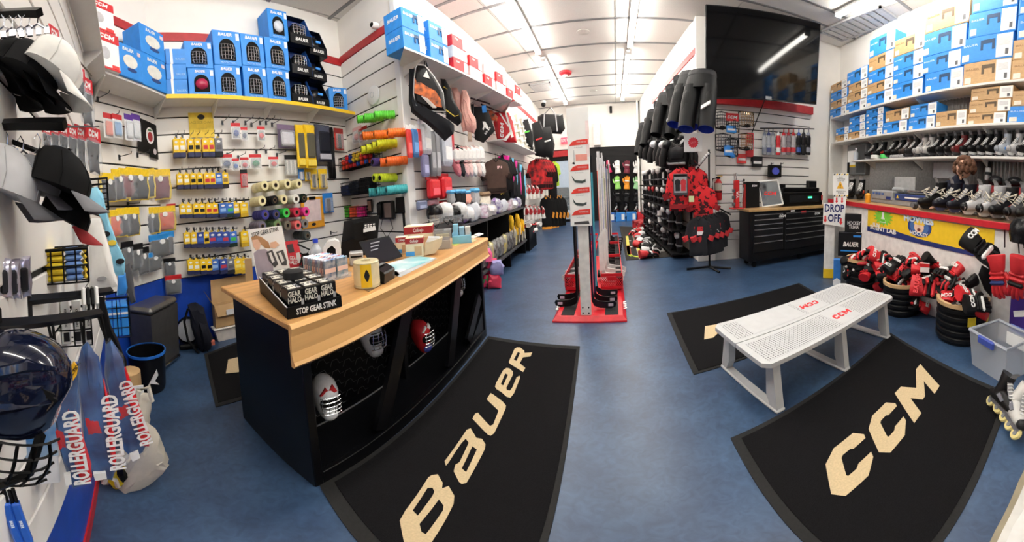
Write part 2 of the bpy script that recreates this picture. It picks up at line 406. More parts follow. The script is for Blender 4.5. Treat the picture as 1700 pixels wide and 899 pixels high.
# -- cap
def cap(crown,brim,name='ball_cap'):
    t=thing(name,'x','cap');g=G();rs=[]
    for z,r,x in((0,1,0),(0.35,0.98,0),(0.6,0.88,-0.01),(0.82,0.65,-0.02),(0.95,0.35,-0.02),(1.0,0.08,-0.02)):
        rs.append([(x+0.1*r*math.cos(2*PI*i/18),0.078*r*math.sin(2*PI*i/18),z*0.125)for i in range(18)])
    part(t,'crown',g.rings(rs),cm(crown,0.85),True)
    sm=G()
    for i in range(6):
        a=PI/3*i+PI/6
        sm.tube([(0.1012*r*math.cos(a)+x,0.079*r*math.sin(a),z*.126)for z,r,x in((0.02,1,0),(0.35,.98,0),(0.6,.88,-.01),(0.82,.65,-.02),(0.97,.2,-.02))],0.0012,4)
    part(t,'seam',sm,cm(tuple(max(0,c-22)for c in crown),0.9))
    part(t,'button',G().ball((-0.002,0,0.126),(0.007,0.007,0.004),8,4),cm(crown,0.85),True)
    bg=G();top=[];bot=[]
    for k in range(6):
        q=k/5;ring=[]
        for i in range(11):
            a=-1.25+2.5*i/10
            x=0.092*math.cos(a*.95)+q*0.075*(1-0.25*abs(a))+0.005;y=0.076*math.sin(a)*(1+0.02*q)
            ring.append((x,y,0.004-q*0.016-0.02*(y/0.07)**2*(0.3+q)))
        top.append(ring)
    v=[p for r in top for p in r]+[(p[0],p[1],p[2]-0.004)for r in top for p in r];n=11;N=66;fs=[]
    for k in range(5):
        for i in range(10):
            a=k*n+i;fs+=[(a,a+1,a+n+1,a+n),(N+a,N+a+n,N+a+n+1,N+a+1)]
    for k in range(5):fs+=[(k*n,k*n+n,N+k*n+n,N+k*n),(k*n+10,N+k*n+10,N+k*n+n+10,k*n+n+10)]
    for i in range(10):fs+=[(55+i,55+i+1,N+56+i,N+55+i),(i,N+i,N+i+1,i+1)]
    part(t,'brim',bg.add(v,fs),cm(brim,0.8),True)
    return t
# -- foam roller lying along -y (sticking out of a wall)
def roller(c):
    def b():
        t=thing('foam_roller','x','roller');g=G();prof=[(0.03,0)]
        for k in range(9):prof+=[(0.062,0.01+k*.05),(0.062,0.04+k*.05),(0.055,0.045+k*.05),(0.055,0.055+k*.05)]
        part(t,'sleeve',g.lathe(prof[:-1]+[(0.03,0.455)],14,Matrix.Rotation(PI/2,4,'X')),cm(c,0.5),True)
        part(t,'core',G().lathe([(0.033,0.44),(0.033,0.4575)],12,Matrix.Rotation(PI/2,4,'X')),dark)
        return t
    return b
def taperoll(c,core=(120,90,60)):
    def b():
        t=thing('tape_stack','x','tape');R=Matrix.Rotation(PI/2,4,'X')
        for k in range(4):part(t,'roll',G().lathe([(0.03,k*.09),(0.062,k*.09+.002),(0.064,k*.09+.006),(0.064,k*.09+.082),(0.062,k*.09+.087),(0.03,k*.09+.088)],16,R),cm(c,0.6),True)
        part(t,'core',G().lathe([(0.03,0.0),(0.03,0.36)],12,R),cm(core))
        part(t,'bore',G().lathe([(0.022,0.355),(0.022,0.3615)],12,R),dark)
        return t
    return b
# -- wire basket, open top; local x across, y 0 (wall) .. -d, z 0..h
wire=mat('black_wire',(22,22,24),0.4,0.5)
def basket(w,d,h,pitch=0.05,r=0.003,slope=0.0):
    g=G();nx=max(2,round(w/pitch));nd=max(2,round(d/pitch));nz=max(2,round(h/pitch))
    X=lambda i:-w/2+w*i/nx
    for i in range(nx+1):
        g.tube([(X(i),0,h),(X(i),0,0),(X(i),-d,0),(X(i),-d,h-slope)],r,4)
    for j in range(nd+1):
        y=-d*j/nd;g.tube([(-w/2,y,h-slope*j/nd),(-w/2,y,0),(w/2,y,0),(w/2,y,h-slope*j/nd)],r,4)
    for k in range(nz+1):
        z=h*k/nz;zz=(h-slope)*k/nz
        g.tube([(-w/2,0,z),(-w/2,-d,zz),(w/2,-d,zz),(w/2,0,z),(-w/2,0,z)],r*(1.8 if k==nz else 1),4)
    return g
def bar(f,u,v,L,z=None,label='x',thick=0.022,name='display_rail'):  # straight face-out arm from a wall
    s,zz=f.hit(u,v);t=thing(name,label,'rail',f.pt(s,zz),f.rz)
    part(t,'arm',G().rbox(-thick/2,thick/2,-L,0,-thick/2,thick/2,0.004),blackm)
    part(t,'mount_plate',G().cbox((0,-0.022,0),(0.05,0.01,0.12)),blackm)
    return t
# -- ice skate, 0.3 m long, toe toward +x
def skate(boot=(28,28,32),toe=(20,20,22),hold=(235,235,235),trim=(160,30,36),lace=WHI):
    t=thing('ice_skate','x','skate');g=G();n=12
    E=lambda cx,cz,rx,ry,tilt=0:[(cx+rx*math.cos(2*PI*i/n)+tilt*0,ry*math.sin(2*PI*i/n),cz+tilt*rx*math.cos(2*PI*i/n))for i in range(n)]
    g.rings([E(-0.105,0.055,0.05,0.036),E(-0.105,0.09,0.052,0.042,.05),E(-0.095,0.14,0.05,0.042,.12),E(-0.088,0.19,0.054,0.044,.2),E(-0.088,0.235,0.062,0.05,.12),E(-0.092,0.26,0.062,0.05,-.1)])
    X=lambda x,cz,ry,rz:[(x+0.02*math.cos(2*PI*i/n),ry*math.cos(2*PI*i/n),cz+rz*math.sin(2*PI*i/n))for i in range(n)]
    g.rings([X(-0.15,0.085,0.03,0.03),X(-0.1,0.09,0.042,0.045),X(-0.03,0.1,0.042,0.06),X(0.03,0.09,0.042,0.05),X(0.09,0.08,0.042,0.04),X(0.125,0.075,0.036,0.03)])
    part(t,'boot',g,cm(boot,0.4),True)
    part(t,'toe_cap',G().ball((0.12,0,0.078),(0.042,0.042,0.036),12,6),cm(toe,0.35),True)
    part(t,'tongue',G().rings([[(x-.012,-.03,z),(x,.0,z+.012),(x-.012,.03,z),(x-.03,0,z-.02)]for x,z in((0.05,0.13),(0.0,0.17),(-0.035,0.22),(-0.025,0.275),(-0.005,0.295))]),cm((150,150,152),0.8),True)
    part(t,'holder',G().prism([(-0.15,0.058),(-0.15,0.04),(-0.125,0.018),(-0.06,0.018),(-0.04,0.04),(0.02,0.04),(0.05,0.018),(0.11,0.018),(0.135,0.045),(0.13,0.058)],-0.016,0.016),cm(hold,0.4))
    part(t,'runner',G().prism([(-0.148,0.02),(-0.14,0.004),(-0.1,0),(0.1,0),(0.145,0.008),(0.15,0.02)],-0.003,0.003),chrome)
    L=G()
    for k in range(6):
        q=k/5;x=0.075-0.1*q;z=0.125+0.085*q
        L.tube([(x-.01,-0.03,z-.008),(x,0,z+.006),(x-.01,0.03,z-.008)],0.004,4)
    part(t,'laces',L,cm(lace,0.8),True)
    part(t,'side_mark',G().prism([(-0.07,0.1),(0.0,0.08),(0.015,0.1),(-0.05,0.125)],-0.0475,0.0475),cm(trim))
    return t
# -- hockey glove: fingers toward +x, back up
def glove(c1=(26,26,28),c2=RED,c3=WHI,txt='CCM'):
    t=thing('hockey_glove','x','glove')
    E=lambda x,ry,rz,cz:[(x,ry*math.cos(2*PI*i/12),cz+rz*math.sin(2*PI*i/12))for i in range(12)]
    part(t,'cuff',G().rings([E(-0.2,0.085,0.06,0.065),E(-0.19,0.09,0.062,0.065),E(-0.1,0.075,0.05,0.06),E(-0.085,0.07,0.046,0.06)]),cm(c2),True)
    part(t,'palm',G().rings([E(-0.095,0.06,0.035,0.05),E(-0.03,0.07,0.038,0.05),E(0.02,0.075,0.03,0.05),E(0.035,0.068,0.024,0.05)]),cm(c1),True)
    for k,(x,c)in enumerate(((-0.07,c2),(-0.035,c1),(0.0,c3))):
        part(t,'roll',G().rbox(x-.016,x+.017,-0.072,0.072,0.06,0.1,0.014),cm(c))
    for k,L in enumerate((0.085,0.1,0.095,0.075)):
        y=-0.054+0.036*k
        part(t,'finger',G().tube([(0.025,y,0.06),(0.025+L*.5,y*1.06,0.06),(0.025+L*.85,y*1.08,0.04),(0.025+L,y*1.08,0.018)],[0.019,0.019,0.017,0.012],7),cm(c2 if k%2 else c1),True)
    part(t,'thumb',G().tube([(-0.06,0.06,0.045),(-0.02,0.1,0.045),(0.03,0.118,0.035),(0.06,0.115,0.022)],[0.022,0.022,0.019,0.012],7),cm(c1),True)
    if txt:text(t,txt,cm(c3),0.055,(-0.145,0,0.1285),bold=0.03,rot=(0,0.1,PI/2),ext=0.004)
    return t
# -- shirt on a hanger; faces -y; top of the hook at z = 0, hanging down
def shirt(w=0.5,h=0.65,c=(200,30,40),c2=None,t_=0.06,sleeve=0.24,name='jersey',cat='jersey',logo=None,seed=1,hood=False):
    t=thing(name,'x',cat);z0=-0.1
    o=[(-w*.1,z0),(w*.1,z0),(w*.3,z0-.04),(w*.5,z0-.1),(w*.62,z0-.1-sleeve),(w*.46,z0-.13-sleeve),(w*.4,z0-.25),(w*.4,z0-h),(0,z0-h-.015),(-w*.4,z0-h),(-w*.4,z0-.25),(-w*.46,z0-.13-sleeve),(-w*.62,z0-.1-sleeve),(-w*.5,z0-.1),(-w*.3,z0-.04)]
    part(t,'body',pillow(dense(o,2),t_,0.008,seed),cm(c,0.85)if isinstance(c,tuple)else c,True)
    if c2:
        part(t,'hem_band',G().rbox(-w*.4,w*.4,-t_*.52,t_*.52,z0-h+.02,z0-h+.1,0.01),cm(c2,0.85))
        for s in(-1,1):part(t,'cuff_band',G().tube([(s*w*.6,0,z0-.06-sleeve),(s*w*.53,0,z0-.16-sleeve)],[t_*.9,t_*.75],8),cm(c2,0.85),True)
    part(t,'collar',G().tube([(-w*.1,0,z0+.01),(-w*.06,-t_*.5,z0-.03),(0,-t_*.55,z0-.05),(w*.06,-t_*.5,z0-.03),(w*.1,0,z0+.01)],0.012,6),cm(c2 or tuple(max(0,q-15)for q in c),0.8),True)
    hg=G().tube([(0,0,z0),(0,0,-.03),(0.015,0,-0.005),(0.0,0,0.012),(-0.02,0,0.0)],0.004,5).tube([(-w*.4,0,z0-.06),(0,0,z0+.01),(w*.4,0,z0-.06)],0.007,5)
    part(t,'hanger',hg,blackm)
    if logo:logo(t,z0,w,h,t_)
    return t
# CCM style block letters as flat outlines (unit height, slanted)
def ccm_poly():
    sh=0.22;out=[]
    Cc=[(0.95,0.68),(0.95,0.78),(0.72,1.0),(0.22,1.0),(0.0,0.8),(0.0,0.2),(0.22,0),(0.72,0),(0.95,0.22),(0.95,0.34),(0.62,0.34),(0.55,0.28),(0.36,0.28),(0.33,0.32),(0.33,0.69),(0.37,0.73),(0.55,0.73),(0.62,0.68)]
    M_=[(0,0),(0.33,0),(0.33,0.52),(0.62,0.2),(0.75,0.2),(1.05,0.52),(1.05,0),(1.38,0),(1.38,1),(1.1,1),(0.69,0.58),(0.28,1),(0,1)]
    for off,P in((0,Cc),(1.1,Cc),(2.2,M_)):out.append([(x+off+sh*z-1.9,z-0.5)for x,z in P])
    return out
_cl={}
def ccm(par,m,h,M,ext=0.002,wide=1.0):
    k=(m.name,round(h,4),ext,wide)
    if k not in _cl:
        g=G()
        for P in ccm_poly():g.prism([(x*h*wide,z*h)for x,z in P],-ext,0)
        _cl[k]=g.mesh('lettering',m)
    o=new('lettering',_cl[k],par);o.matrix_basis=M;return o
# ================================================================ shelves along the left walls
ZS=3.1
shelfm=mat('shelf_white',(228,226,222),0.5,var=0.02)
p1=onz(175,117,ZS);p2=onz(275,157,ZS);p3=onz(594,187,ZS)
dp=(p1.xy-FH.a).dot(-FH.i)
sh=thing('wall_shelf','long white shelf running round the left corner above the hanging packs','shelf',(0,0,ZS-0.03))
e0=FH.pt(0.0,0,dp)
part(sh,'board',G().slab([(e0.x,e0.y),(p1.x,p1.y),(A1[0]+.03,A1[1]+.03),(A0[0],A0[1]+.02)],0,0.03),shelfm)
part(sh,'board',G().slab([(p1.x,p1.y),(p2.x,p2.y),(N0[0]+.03,N0[1]),(A1[0]+.03,A1[1]+.03)],0,0.03),shelfm)
part(sh,'board',G().slab([(p2.x,p2.y),(p3.x,p3.y),(N1[0]+.03,N1[1]-.05),(N0[0]+.03,N0[1])],0,0.03),shelfm)
n_=Vector((p3.y-p2.y,-(p3.x-p2.x))).normalized()*0.006
part(sh,'price_strip',G().slab([(p2.x,p2.y),(p2.x+n_.x,p2.y+n_.y),(p3.x+n_.x,p3.y+n_.y),(p3.x,p3.y)],-0.02,0.035),yellow)
def bracket(par,f,s,d,zt=0.0):
    g=G().prism([(0,0),(0,-0.16),(-d*.2,-0.13),(-d*.95,-0.02),(-d*.95,0)],-0.008,0.008,Matrix.Rotation(PI/2,4,'Z'))
    o=part(par,'bracket',g,shelfm,loc=f.pt(s,0,0.02)-Vector((par.location.x,par.location.y,0))+Vector((0,0,zt)));o.rotation_euler=(0,0,f.rz+PI)
    return o
def bracket2(par,a,b):  # bracket from a wall point to a shelf front point
    a=Vector((a[0],a[1],0));b=Vector((b[0],b[1],0));e=(b-a).normalized();q=Vector((-e.y,e.x,0))*0.008;L=(b-a).length*.95;g=G();P=[]
    for s_,z in((0.02,0),(0.02,-0.17),(L*.3,-0.13),(L,-0.02),(L,0)):P.append((a+e*s_,z))
    vs=[(p.x+q.x,p.y+q.y,z)for p,z in P]+[(p.x-q.x,p.y-q.y,z)for p,z in P]
    g.add(vs,[(0,1,2,3,4),(9,8,7,6,5)]+[(i,(i+1)%5,5+(i+1)%5,5+i)for i in range(5)]);part(par,'bracket',g,shelfm)
bracket2(sh,A1,p1);bracket2(sh,N0,p2)
for s in(0.9,1.8,2.7):bracket2(sh,FN.pt(s,0,0),FN.pt(s,0,0.40))
for s in(1.2,2.2):bracket2(sh,FH.pt(s,0,0),FH.pt(s,0,dp))
# ---- boxes on that shelf
def ccmbox(i,loc,w_,h):
    t=thing('mask_box',('lower','upper')[i]+' red and white helmet box at the left end of the shelf','box',loc,FA.rz,'red and white helmet boxes')
    part(t,'carton',G().rbox(-w_/2,w_/2,0,0.28,0,h,0.005),paper)
    part(t,'top_band',G().cbox((0,-0.002,h*.86),(w_,0.006,h*.26)),red)
    part(t,'bottom_band',G().cbox((0,-0.002,h*.03),(w_,0.006,h*.05)),red)
    part(t,'side_band',G().box(-w_/2-.003,-w_/2,0,0.28,0,h),cm((90,90,96)))
    part(t,'picture',G().ball((-w_*.1,0.0,h*.42),(w_*.2,0.004,h*.17),12,6),cm((190,190,194),0.3),True)
    ccm(t,paper,h*.13,Matrix.Translation((0,-0.006,h*.86)),wide=1.0)
    part(t,'sticker',G().cbox((w_*.3,-0.003,h*.1),(w_*.3,0.004,h*.08)),cm((235,60,60)))
stack(FA,[(158,53,198,113),(146,2,189,50)],0.46,ZS,ccmbox)
def visorbox(i,loc,w_,h,f=FA,lab='x'):
    t=thing('visor_box',lab,'box',loc,f.rz,'blue visor boxes on the corner shelf')
    part(t,'carton',G().rbox(-w_/2,w_/2,0,0.3,0,h,0.005),blue)
    part(t,'picture',G().prism(arc(0,h*.5,w_*.3,h*.2,0,360,12)[:-1],-0.004,0),cm((222,220,212)))
    part(t,'picture_part',G().prism(arc(w_*.05,h*.25,w_*.2,h*.06,0,360,10)[:-1],-0.003,0),cm((24,60,120)))
    part(t,'sticker',G().cbox((w_*.38,-0.003,h*.82),(w_*.13,0.004,h*.12)),cm((225,200,205)))
    text(t,'BAUER',cm(WHI),h*.15,(-w_*.08,-0.004,h*.84),bold=0.02,shear=0.2)
stack(FA,[(196,80,236,133)],0.44,ZS,lambda i,l,w_,h:visorbox(i,l,w_,h,FA,'single blue visor box beside the red and white helmet boxes'))
stack(FA,[(236,100,276,152),(233,53,273,99)],0.42,ZS,lambda i,l,w_,h:visorbox(i,l,w_,h,FA,('lower','upper')[i]+' blue visor box of the pair in the shelf corner'))
def slimbox(i,loc,w_,h):
    t=thing('slim_box',('bottom','middle','top')[i]+' slim blue box in the pile left of the helmet boxes','box',loc,FN.rz,'slim blue boxes')
    part(t,'carton',G().rbox(-w_/2,w_/2,0,0.32,0,h,0.004),blue)
    part(t,'stripe',G().cbox((-w_*.22,-0.002,h/2),(w_*.12,0.006,h)),paper)
    text(t,'BAUER',cm((150,200,245)),h*.2,(w_*.2,-0.004,h*.3),bold=0.01)
stack(FN,[(276,129,312,157),(275,104,310,129),(274,78,309,103)],0.36,ZS,slimbox)
DN=0.36
hb=[([(312,111,357,157),(305.6,65,353,109)],0),([(357,109,401,161),(353,49,400,106)],1),([(404,110,443.7,163),(400,56,438.6,108)],2),([(443.7,115,482,167),(440,64,479.5,114),(445,18,478,66)],3)]
for bx,c in hb:
    stack(FN,bx,DN,ZS,lambda i,l,w_,h:helmet_box(w_,h,0.34,'%s blue helmet box of the %s pile from the left on the yellow edged shelf'%(('bottom','second','top')[i]if len(bx)>2 else('lower','upper')[i],ORD[c]),'blue helmet boxes',l,FN.rz,not(c==0 and i==0)and i<2,(170,30,70)if c==0 else(200,205,215)))
helmet_box(0.36,0.4,0.34,'single blue helmet box at the right end of the yellow edged shelf','blue helmet boxes',FN.px(563,180,0.3).xy.to_3d()+Vector((0,0,ZS)),FN.rz-0.35)
def displaybox(c):
    def fn(i,loc,w_,h):
        t=thing('display_box','%s black open helmet display box in the %s column'%(('bottom','middle','top')[i],('left','right')[c]),'box',loc,FN.rz,'black open display boxes')
        d=0.29;th=0.008;k=mat('box_black',(18,20,26),0.4)
        for sx in(-1,1):part(t,'side_panel',G().prism([(0,0),(0,h*.3),(d*.55,h),(d,h),(d,0)],-th/2,th/2,Matrix.Translation((sx*(w_/2-th),0,0))@Matrix.Rotation(PI/2,4,'Z')),cm((30,88,170))if sx>0 and c==0 else k)
        part(t,'front_panel',G().box(-w_/2,w_/2,0,th,0,h*.3),k);part(t,'back_panel',G().box(-w_/2,w_/2,d-th,d,0,h),cm((24,60,130)));part(t,'bottom_panel',G().box(-w_/2,w_/2,0,d,0,th),k);part(t,'top_panel',G().box(-w_/2,w_/2,d*.55,d,h-th,h),k)
        part(t,'helmet',G().ball((0,d*.5,h*.45),(w_*.33,d*.32,h*.3),12,7),cm((26,28,34),0.25),True)
        if c==0:part(t,'cage',cage(w_*.6,h*.34,0.06,h*.3,d*.22,0.005),cagem,True)
        else:part(t,'brow_strip',G().cbox((w_*.1,d*.14,h*.5),(w_*.25,0.02,h*.08)),cm((70,150,235),0.3))
        text(t,'BAUER',cm(WHI),h*.14,(0,-0.003,h*.14),bold=0.02,shear=0.2)
    return fn
stack(FN,[(483,120,519,168),(483,72,518,121),(480,22,517,74)],DN,ZS,displaybox(0))
stack(FN,[(515,131,546,174),(513,97,542,138),(514,60,543,108)],DN-.02,ZS,displaybox(1))
# ================================================================ caps on face-out arms, near left
def arm_bar(u0,v0,u1,v1,r,label,th=0.03):
    a=atr(u0,v0,r[0]);b=atr(u1,v1,r[1]);t=thing('display_rail',label,'rail',a)
    part(t,'rail',G().tube([(0,0,0),b-a],th/2,4),blackm)
    return t
def facing(build,key,u,v,r,tilt,label,group=None,sc=1.0,yaw=0.0):
    p,rz=face(u,v,r);o=inst(key,build,p,rz+yaw,label,group,(sc,sc,sc*.87))
    o.rotation_euler=(0,0,0);o.rotation_mode='QUATERNION'
    o.rotation_quaternion=(Matrix.Rotation(rz+yaw,3,'Z')@Matrix.Rotation(tilt,3,'Y')).to_quaternion()
    return o
CW,CB,CG=(236,234,228),(22,22,25),(118,118,122)
facing(lambda:cap(CW,CW),'capw',83,122,0.62,0.68,'white ball cap in front of the black caps on the upper rail','caps on the upper rail',0.70)
for i,(u,v,r,tl_,c)in enumerate([(46,128,0.66,0.62,0),(22,122,0.69,0.62,0),(6,130,0.72,0.6,0)]):
    facing(lambda:cap(CB,CB),'capb',u,v,r,tl_,'black ball cap behind the white cap, %s in the row'%ORD[i+1],'caps on the upper rail',0.74)
facing(lambda:cap((16,16,18),(112,112,116)),'capbg',98,312,0.64,0.38,'black cap with a grey brim at the end of the lower rail','caps on the lower rail',0.70)
facing(lambda:cap((120,120,124),(104,104,110)),'capgh',56,318,0.68,0.30,'heather grey cap behind the black cap with grey brim','caps on the lower rail',0.66)
facing(lambda:cap((196,196,198),(92,92,96)),'capg',4,320,0.66,0.34,'pale grey cap at the far left of the lower rail','caps on the lower rail',0.86)
facing(lambda:cap((20,20,22),(150,30,34)),'capr',106,365,0.70,0.5,'black cap with a red brim hanging below the lower rail','caps on the lower rail',0.62)
k=MATS['colour_101012']if 'colour_101012' in MATS else black
for i,(a,lab)in enumerate([((-20,24,66,21),'upper black rail with clip hangers holding caps'),((-20,208,108,206),'middle black rail ending in a notched strip'),((-10,225,92,262),'lower black rail above the grey caps')]):
    t=arm_bar(a[0],a[1],a[2],a[3],(0.72,0.60)if i<2 else(0.75,0.72),lab,0.026 if i<2 else 0.012)
hm=mat('hanger_steel',(190,190,195),0.22,1.0)
for i,(u,v)in enumerate([(6,44),(20,46),(34,44),(48,42),(62,40),(12,240),(38,250),(66,246),(82,250)]):
    p,rz=face(u,v,0.62 if i<5 else 0.7);g=G().tube([(0,0,0.0),(0.003,0,0.02),(-.004,0,.032),(-.012,0,.022)],0.0018,5).tube([(-.018,0,-.012),(0,0,0),(.018,0,-.014)],0.0025,5).cbox((-.02,0,-.016),(.012,.006,.016)).cbox((.02,0,-.018),(.012,.006,.016))
    one('clip_hanger',g,hm,'chrome clip hanger on the %s cap rail, %s from the left'%(('upper','lower')[i>4],ORD[i%5]),'hanger',p,rz,'chrome clip hangers',True)
# ---- header packs with red tops receding along the wall
def redpack():
    t=thing('header_pack','x','pack');rnd=random.Random(5)
    o=dense([(-.5,0),(.5,0),(.52,.35),(.5,.72),(-.5,.72),(-.52,.35)],2)
    part(t,'goods',pillow([(x*.7,z*.9+.02)for x,z in o],0.12,0.03,4),cm((44,44,50),0.5),True)
    part(t,'bag',pillow(o,0.2,0.03,3),bagclear,True)
    part(t,'header',G().rbox(-.52,.52,-.03,.03,.68,1.0,.01),cm((206,34,44),0.35))
    ccm(t,paper,0.16,Matrix.Translation((0,-0.034,.84)),0.004,1.1)
    return t
def hang(build,key,u0,v0,u1,v1,r,label,group=None,yaw=0.0,depth=None,tilt=0.0):  # pixel box at a distance
    um,vm=(u0+u1)/2,(v0+v1)/2
    p=atr(um,v1,r);rz=-math.atan2(p.x,p.y);h=atr(um,v0,r).z-p.z;wd=(u1-u0)*r/FU
    o=inst(key,build,p,rz+yaw,label,group,(wd,depth or min(wd,h),h))
    if tilt:o.rotation_euler=(0,tilt,rz+yaw)
    return o
for i,(a,r)in enumerate([((128,128,166,208),1.45),((118,110,152,180),1.3),((104,86,136,160),1.15),((94,66,122,138),1.02),((80,44,108,116),0.9)]):
    hang(redpack,'redpack',*a,r,'red topped glove pack beside the white cap, %s from the front of its row'%ORD[i],'red topped packs on the upper hooks',1.0)
for i,(a,r)in enumerate([((136,210,180,288),1.6),((122,208,152,280),1.45),((108,208,138,272),1.3),((94,208,122,262),1.15),((80,210,106,250),1.02),((66,212,92,244),0.9)]):
    hang(redpack,'redpack',*a,r,'red topped glove pack above the black cap, %s from the front of its row'%ORD[i],'red topped packs on the lower hooks',1.0)
for a,b2,lab in[(atr(78,44,.88),atr(152,126,1.5),'thin wire rail through the tops of the upper red packs'),(atr(70,212,.88),atr(164,210,1.65),'thin wire rail through the tops of the lower red packs')]:
    t=thing('wire_rail',lab,'rail',a);part(t,'wire',G().tube([(0,0,0),b2-a],.004,5),hookm)
# ---- mouthguard packs, black gaiter, poster
put(FA,carded(WHI,(230,120,90),(190,30,36)),'mg',(172,188,188,229),'clear mouthguard pack with red header on the corner wall, left one',0.18,'mouthguard packs on the corner wall')
put(FA,carded(WHI,(120,170,220),(190,30,36)),'mg2',(187,190,203,229),'clear mouthguard pack with red header on the corner wall, right one',0.2,'mouthguard packs on the corner wall')
for i in range(2):put(FA,carded((240,240,244),(225,228,232),(84,44,140)),'mg3',(207+12*i,190,221+12*i,233),'clear pack with purple header beside the black gaiter, %s one'%('left','right')[i],0.18,'purple header packs')
t=thing('neck_gaiter','black neck gaiter with a round team crest on the corner wall','gaiter',FA.px(247,262,0.05),FA.rz)
s,z,wd,h=FA.rect(232,200,264,262,0.05)
part(t,'cloth',pillow(dense([(-wd*.35,h),(wd*.5,h*.92),(wd*.5,0),(wd*.1,h*.03),(wd*.08,h*.1),(-wd*.5,h*.14),(-wd*.45,h*.6),(-wd*.35,h*.62)],2),0.03,0.002),black,True)
part(t,'crest',G().prism(arc(wd*.1,h*.58,wd*.2,h*.22,0,360,14)[:-1],-0.019,-0.012),cm((225,225,225)))
part(t,'crest_centre',G().prism(arc(wd*.1,h*.55,wd*.12,h*.13,0,360,12)[:-1],-0.022,-0.012),cm((150,36,44)))
part(t,'crest_top',G().prism(arc(wd*.1,h*.7,wd*.12,h*.05,0,180,8),-0.021,-0.012),cm((60,110,70)))
part(t,'small_crest',G().prism(arc(wd*.3,h*.18,wd*.08,h*.08,0,360,10)[:-1],-0.019,-0.012),cm((210,200,205)))
# ---- yellow header bags
YB=(245,206,40)
r1=[(166,287,194,336),(186,281,210,334),(198,280,228,330),(211,279,247,333),(232,280,258,330),(249,281,284,332)]
for i,a in enumerate(r1):put(FA if a[2]<250 else FN,headbag(YB,[(60,60,66),(70,70,76),(120,30,50)][i%3],(246,214,60),i),'yb%d'%(i%3),a,'yellow topped bag, %s from the left in the upper row beside the baskets'%ORD[i],0.2 if i!=5 else 0.1,'yellow topped bags, upper row')
r2=[(182,348,204,394),(194,345,217,393),(208,344,232,392),(220,345,257,391),(242,344,266,388),(256,342,292,384)]
for i,a in enumerate(r2):put(FA if a[2]<250 else FN,headbag(YB,(226,96,50)if i in(0,5)else(58,58,64),(246,214,60),i+9),'yb%d'%(5 if i in(0,5)else i%2),a,'yellow topped bag, %s from the left in the lower row beside the baskets'%ORD[i],0.2 if i!=5 else 0.1,'yellow topped bags, lower row')
for i,(a,f)in enumerate([((248,388,284,428),FA),((242,418,270,450),FA),((262,384,290,424),FN)]):put(f,headbag((40,140,215),(50,52,58),None,3),'blueb',a,'blue topped bag under the yellow topped bags, %s of three'%ORD[i],0.15,'blue topped bags')
for i,a in enumerate([(202,400,222,446),(216,404,238,450),(228,410,248,456)]):put(FA,headbag((30,30,34),(24,24,26),None,6),'blkb',a,'black pack under the lower row of yellow bags, %s from the left'%ORD[i],0.2,'black packs')
for i,a in enumerate([(272,428,292,458),(274,456,302,488)]):put(FN,headbag((190,34,40)if i else(36,36,40),(30,30,34),None,2),'rb%d'%i,a,('black wrapped pack left of the lace boxes','red topped black pack above the trash can')[i],0.1)
put(FN,headbag((200,40,44),(30,30,34),None,2),'rb1',(276,338,292,352),'small red topped pack beside the yellow bags',0.06)
for u,v,q in[(160,166,'above the mouthguard packs'),(176,198,'behind the mouthguard packs'),(196,262,'empty, above the upper yellow topped bags'),(226,258,'empty, under the neck gaiter'),(210,340,'above the lower yellow topped bags')]:hook(FA,u,v,0.25,'dark wire hook on the corner slatwall, '+q,'hooks on the corner slatwall')
# ================================================================ slatwall behind the counter
LB={'w':(YEL,WHI,NAV),'k':(YEL,(30,30,32),NAV),'r':(YEL,(200,40,50),NAV),'g':((120,122,130),(90,90,96),(50,52,60)),'b':(BLU,(150,190,235),NAV),'d':((36,66,150),(60,100,190),NAV),'c':((60,110,200),(70,190,90),(40,70,60)),'m':((46,76,160),(190,50,70),NAV),'y':(YEL,(150,120,60),(70,60,60)),'o':(YEL,(250,225,120),(210,170,40))}
rows=[('top',227,262,[(292,'w'),(302,'w'),(316,'k'),(327,'k'),(340,'r'),(350,'r'),(362,'g')]),
        ('second',285,314,[(298,'w'),(309,'w'),(320,'k'),(331,'k'),(343,'r'),(352,'r'),(362,'b'),(373,'y')]),
        ('third',335,362,[(303,'w'),(313,'w'),(325,'k'),(335,'k'),(346,'r'),(356,'r'),(369,'b'),(381,'c'),(391,'w'),(404,'o')]),
        ('fourth',382,411,[(310,'w'),(321,'w'),(332,'d'),(342,'k'),(352,'m'),(363,'d'),(373,'m'),(386,'c'),(405,'o')]),
        ('fifth',427,455,[(316,'w'),(326,'w'),(337,'k'),(347,'k'),(356,'b'),(370,'m'),(382,'g'),(394,'o'),(405,'o')])]
cn={'w':'yellow lace box with white window','k':'yellow lace box with black window','r':'yellow lace box with red window','g':'grey lace box','b':'light blue lace box','d':'dark blue lace box','c':'blue lace box with green window','m':'blue lace box with red window','y':'yellow lace box with brown window','o':'all yellow lace box'}
for nm,v0,v1,it in rows:
    for i,(u,k)in enumerate(it):
        big=1.25 if k in 'bcdgmo' else 1.0
        dv=(u-it[0][0])*-0.02
        s,z,wd,h=FN.rect(u-5*big,v0+dv,u+5*big,v1+dv,0.16)
        inst('lb'+k,lacebox(*LB[k]),FN.pt(s,z,0.16),FN.rz,'%s, %s from left in the %s lace row'%(cn[k],ORD[i],nm),'lace boxes, %s row'%nm,(wd/0.1,1.0,h/0.31))
        hook(FN,u,v0+dv-1,0.2,'wire hook that carries the %s lace box from the left in the %s row'%(ORD[i],nm),'hooks of the lace boxes')
t=thing('poster','yellow lace chart poster with a round face emblem above the lace boxes','poster',FN.px(336,228,0.03),FN.rz)
s,z,wd,h=FN.rect(315,187,356,228,0.03)
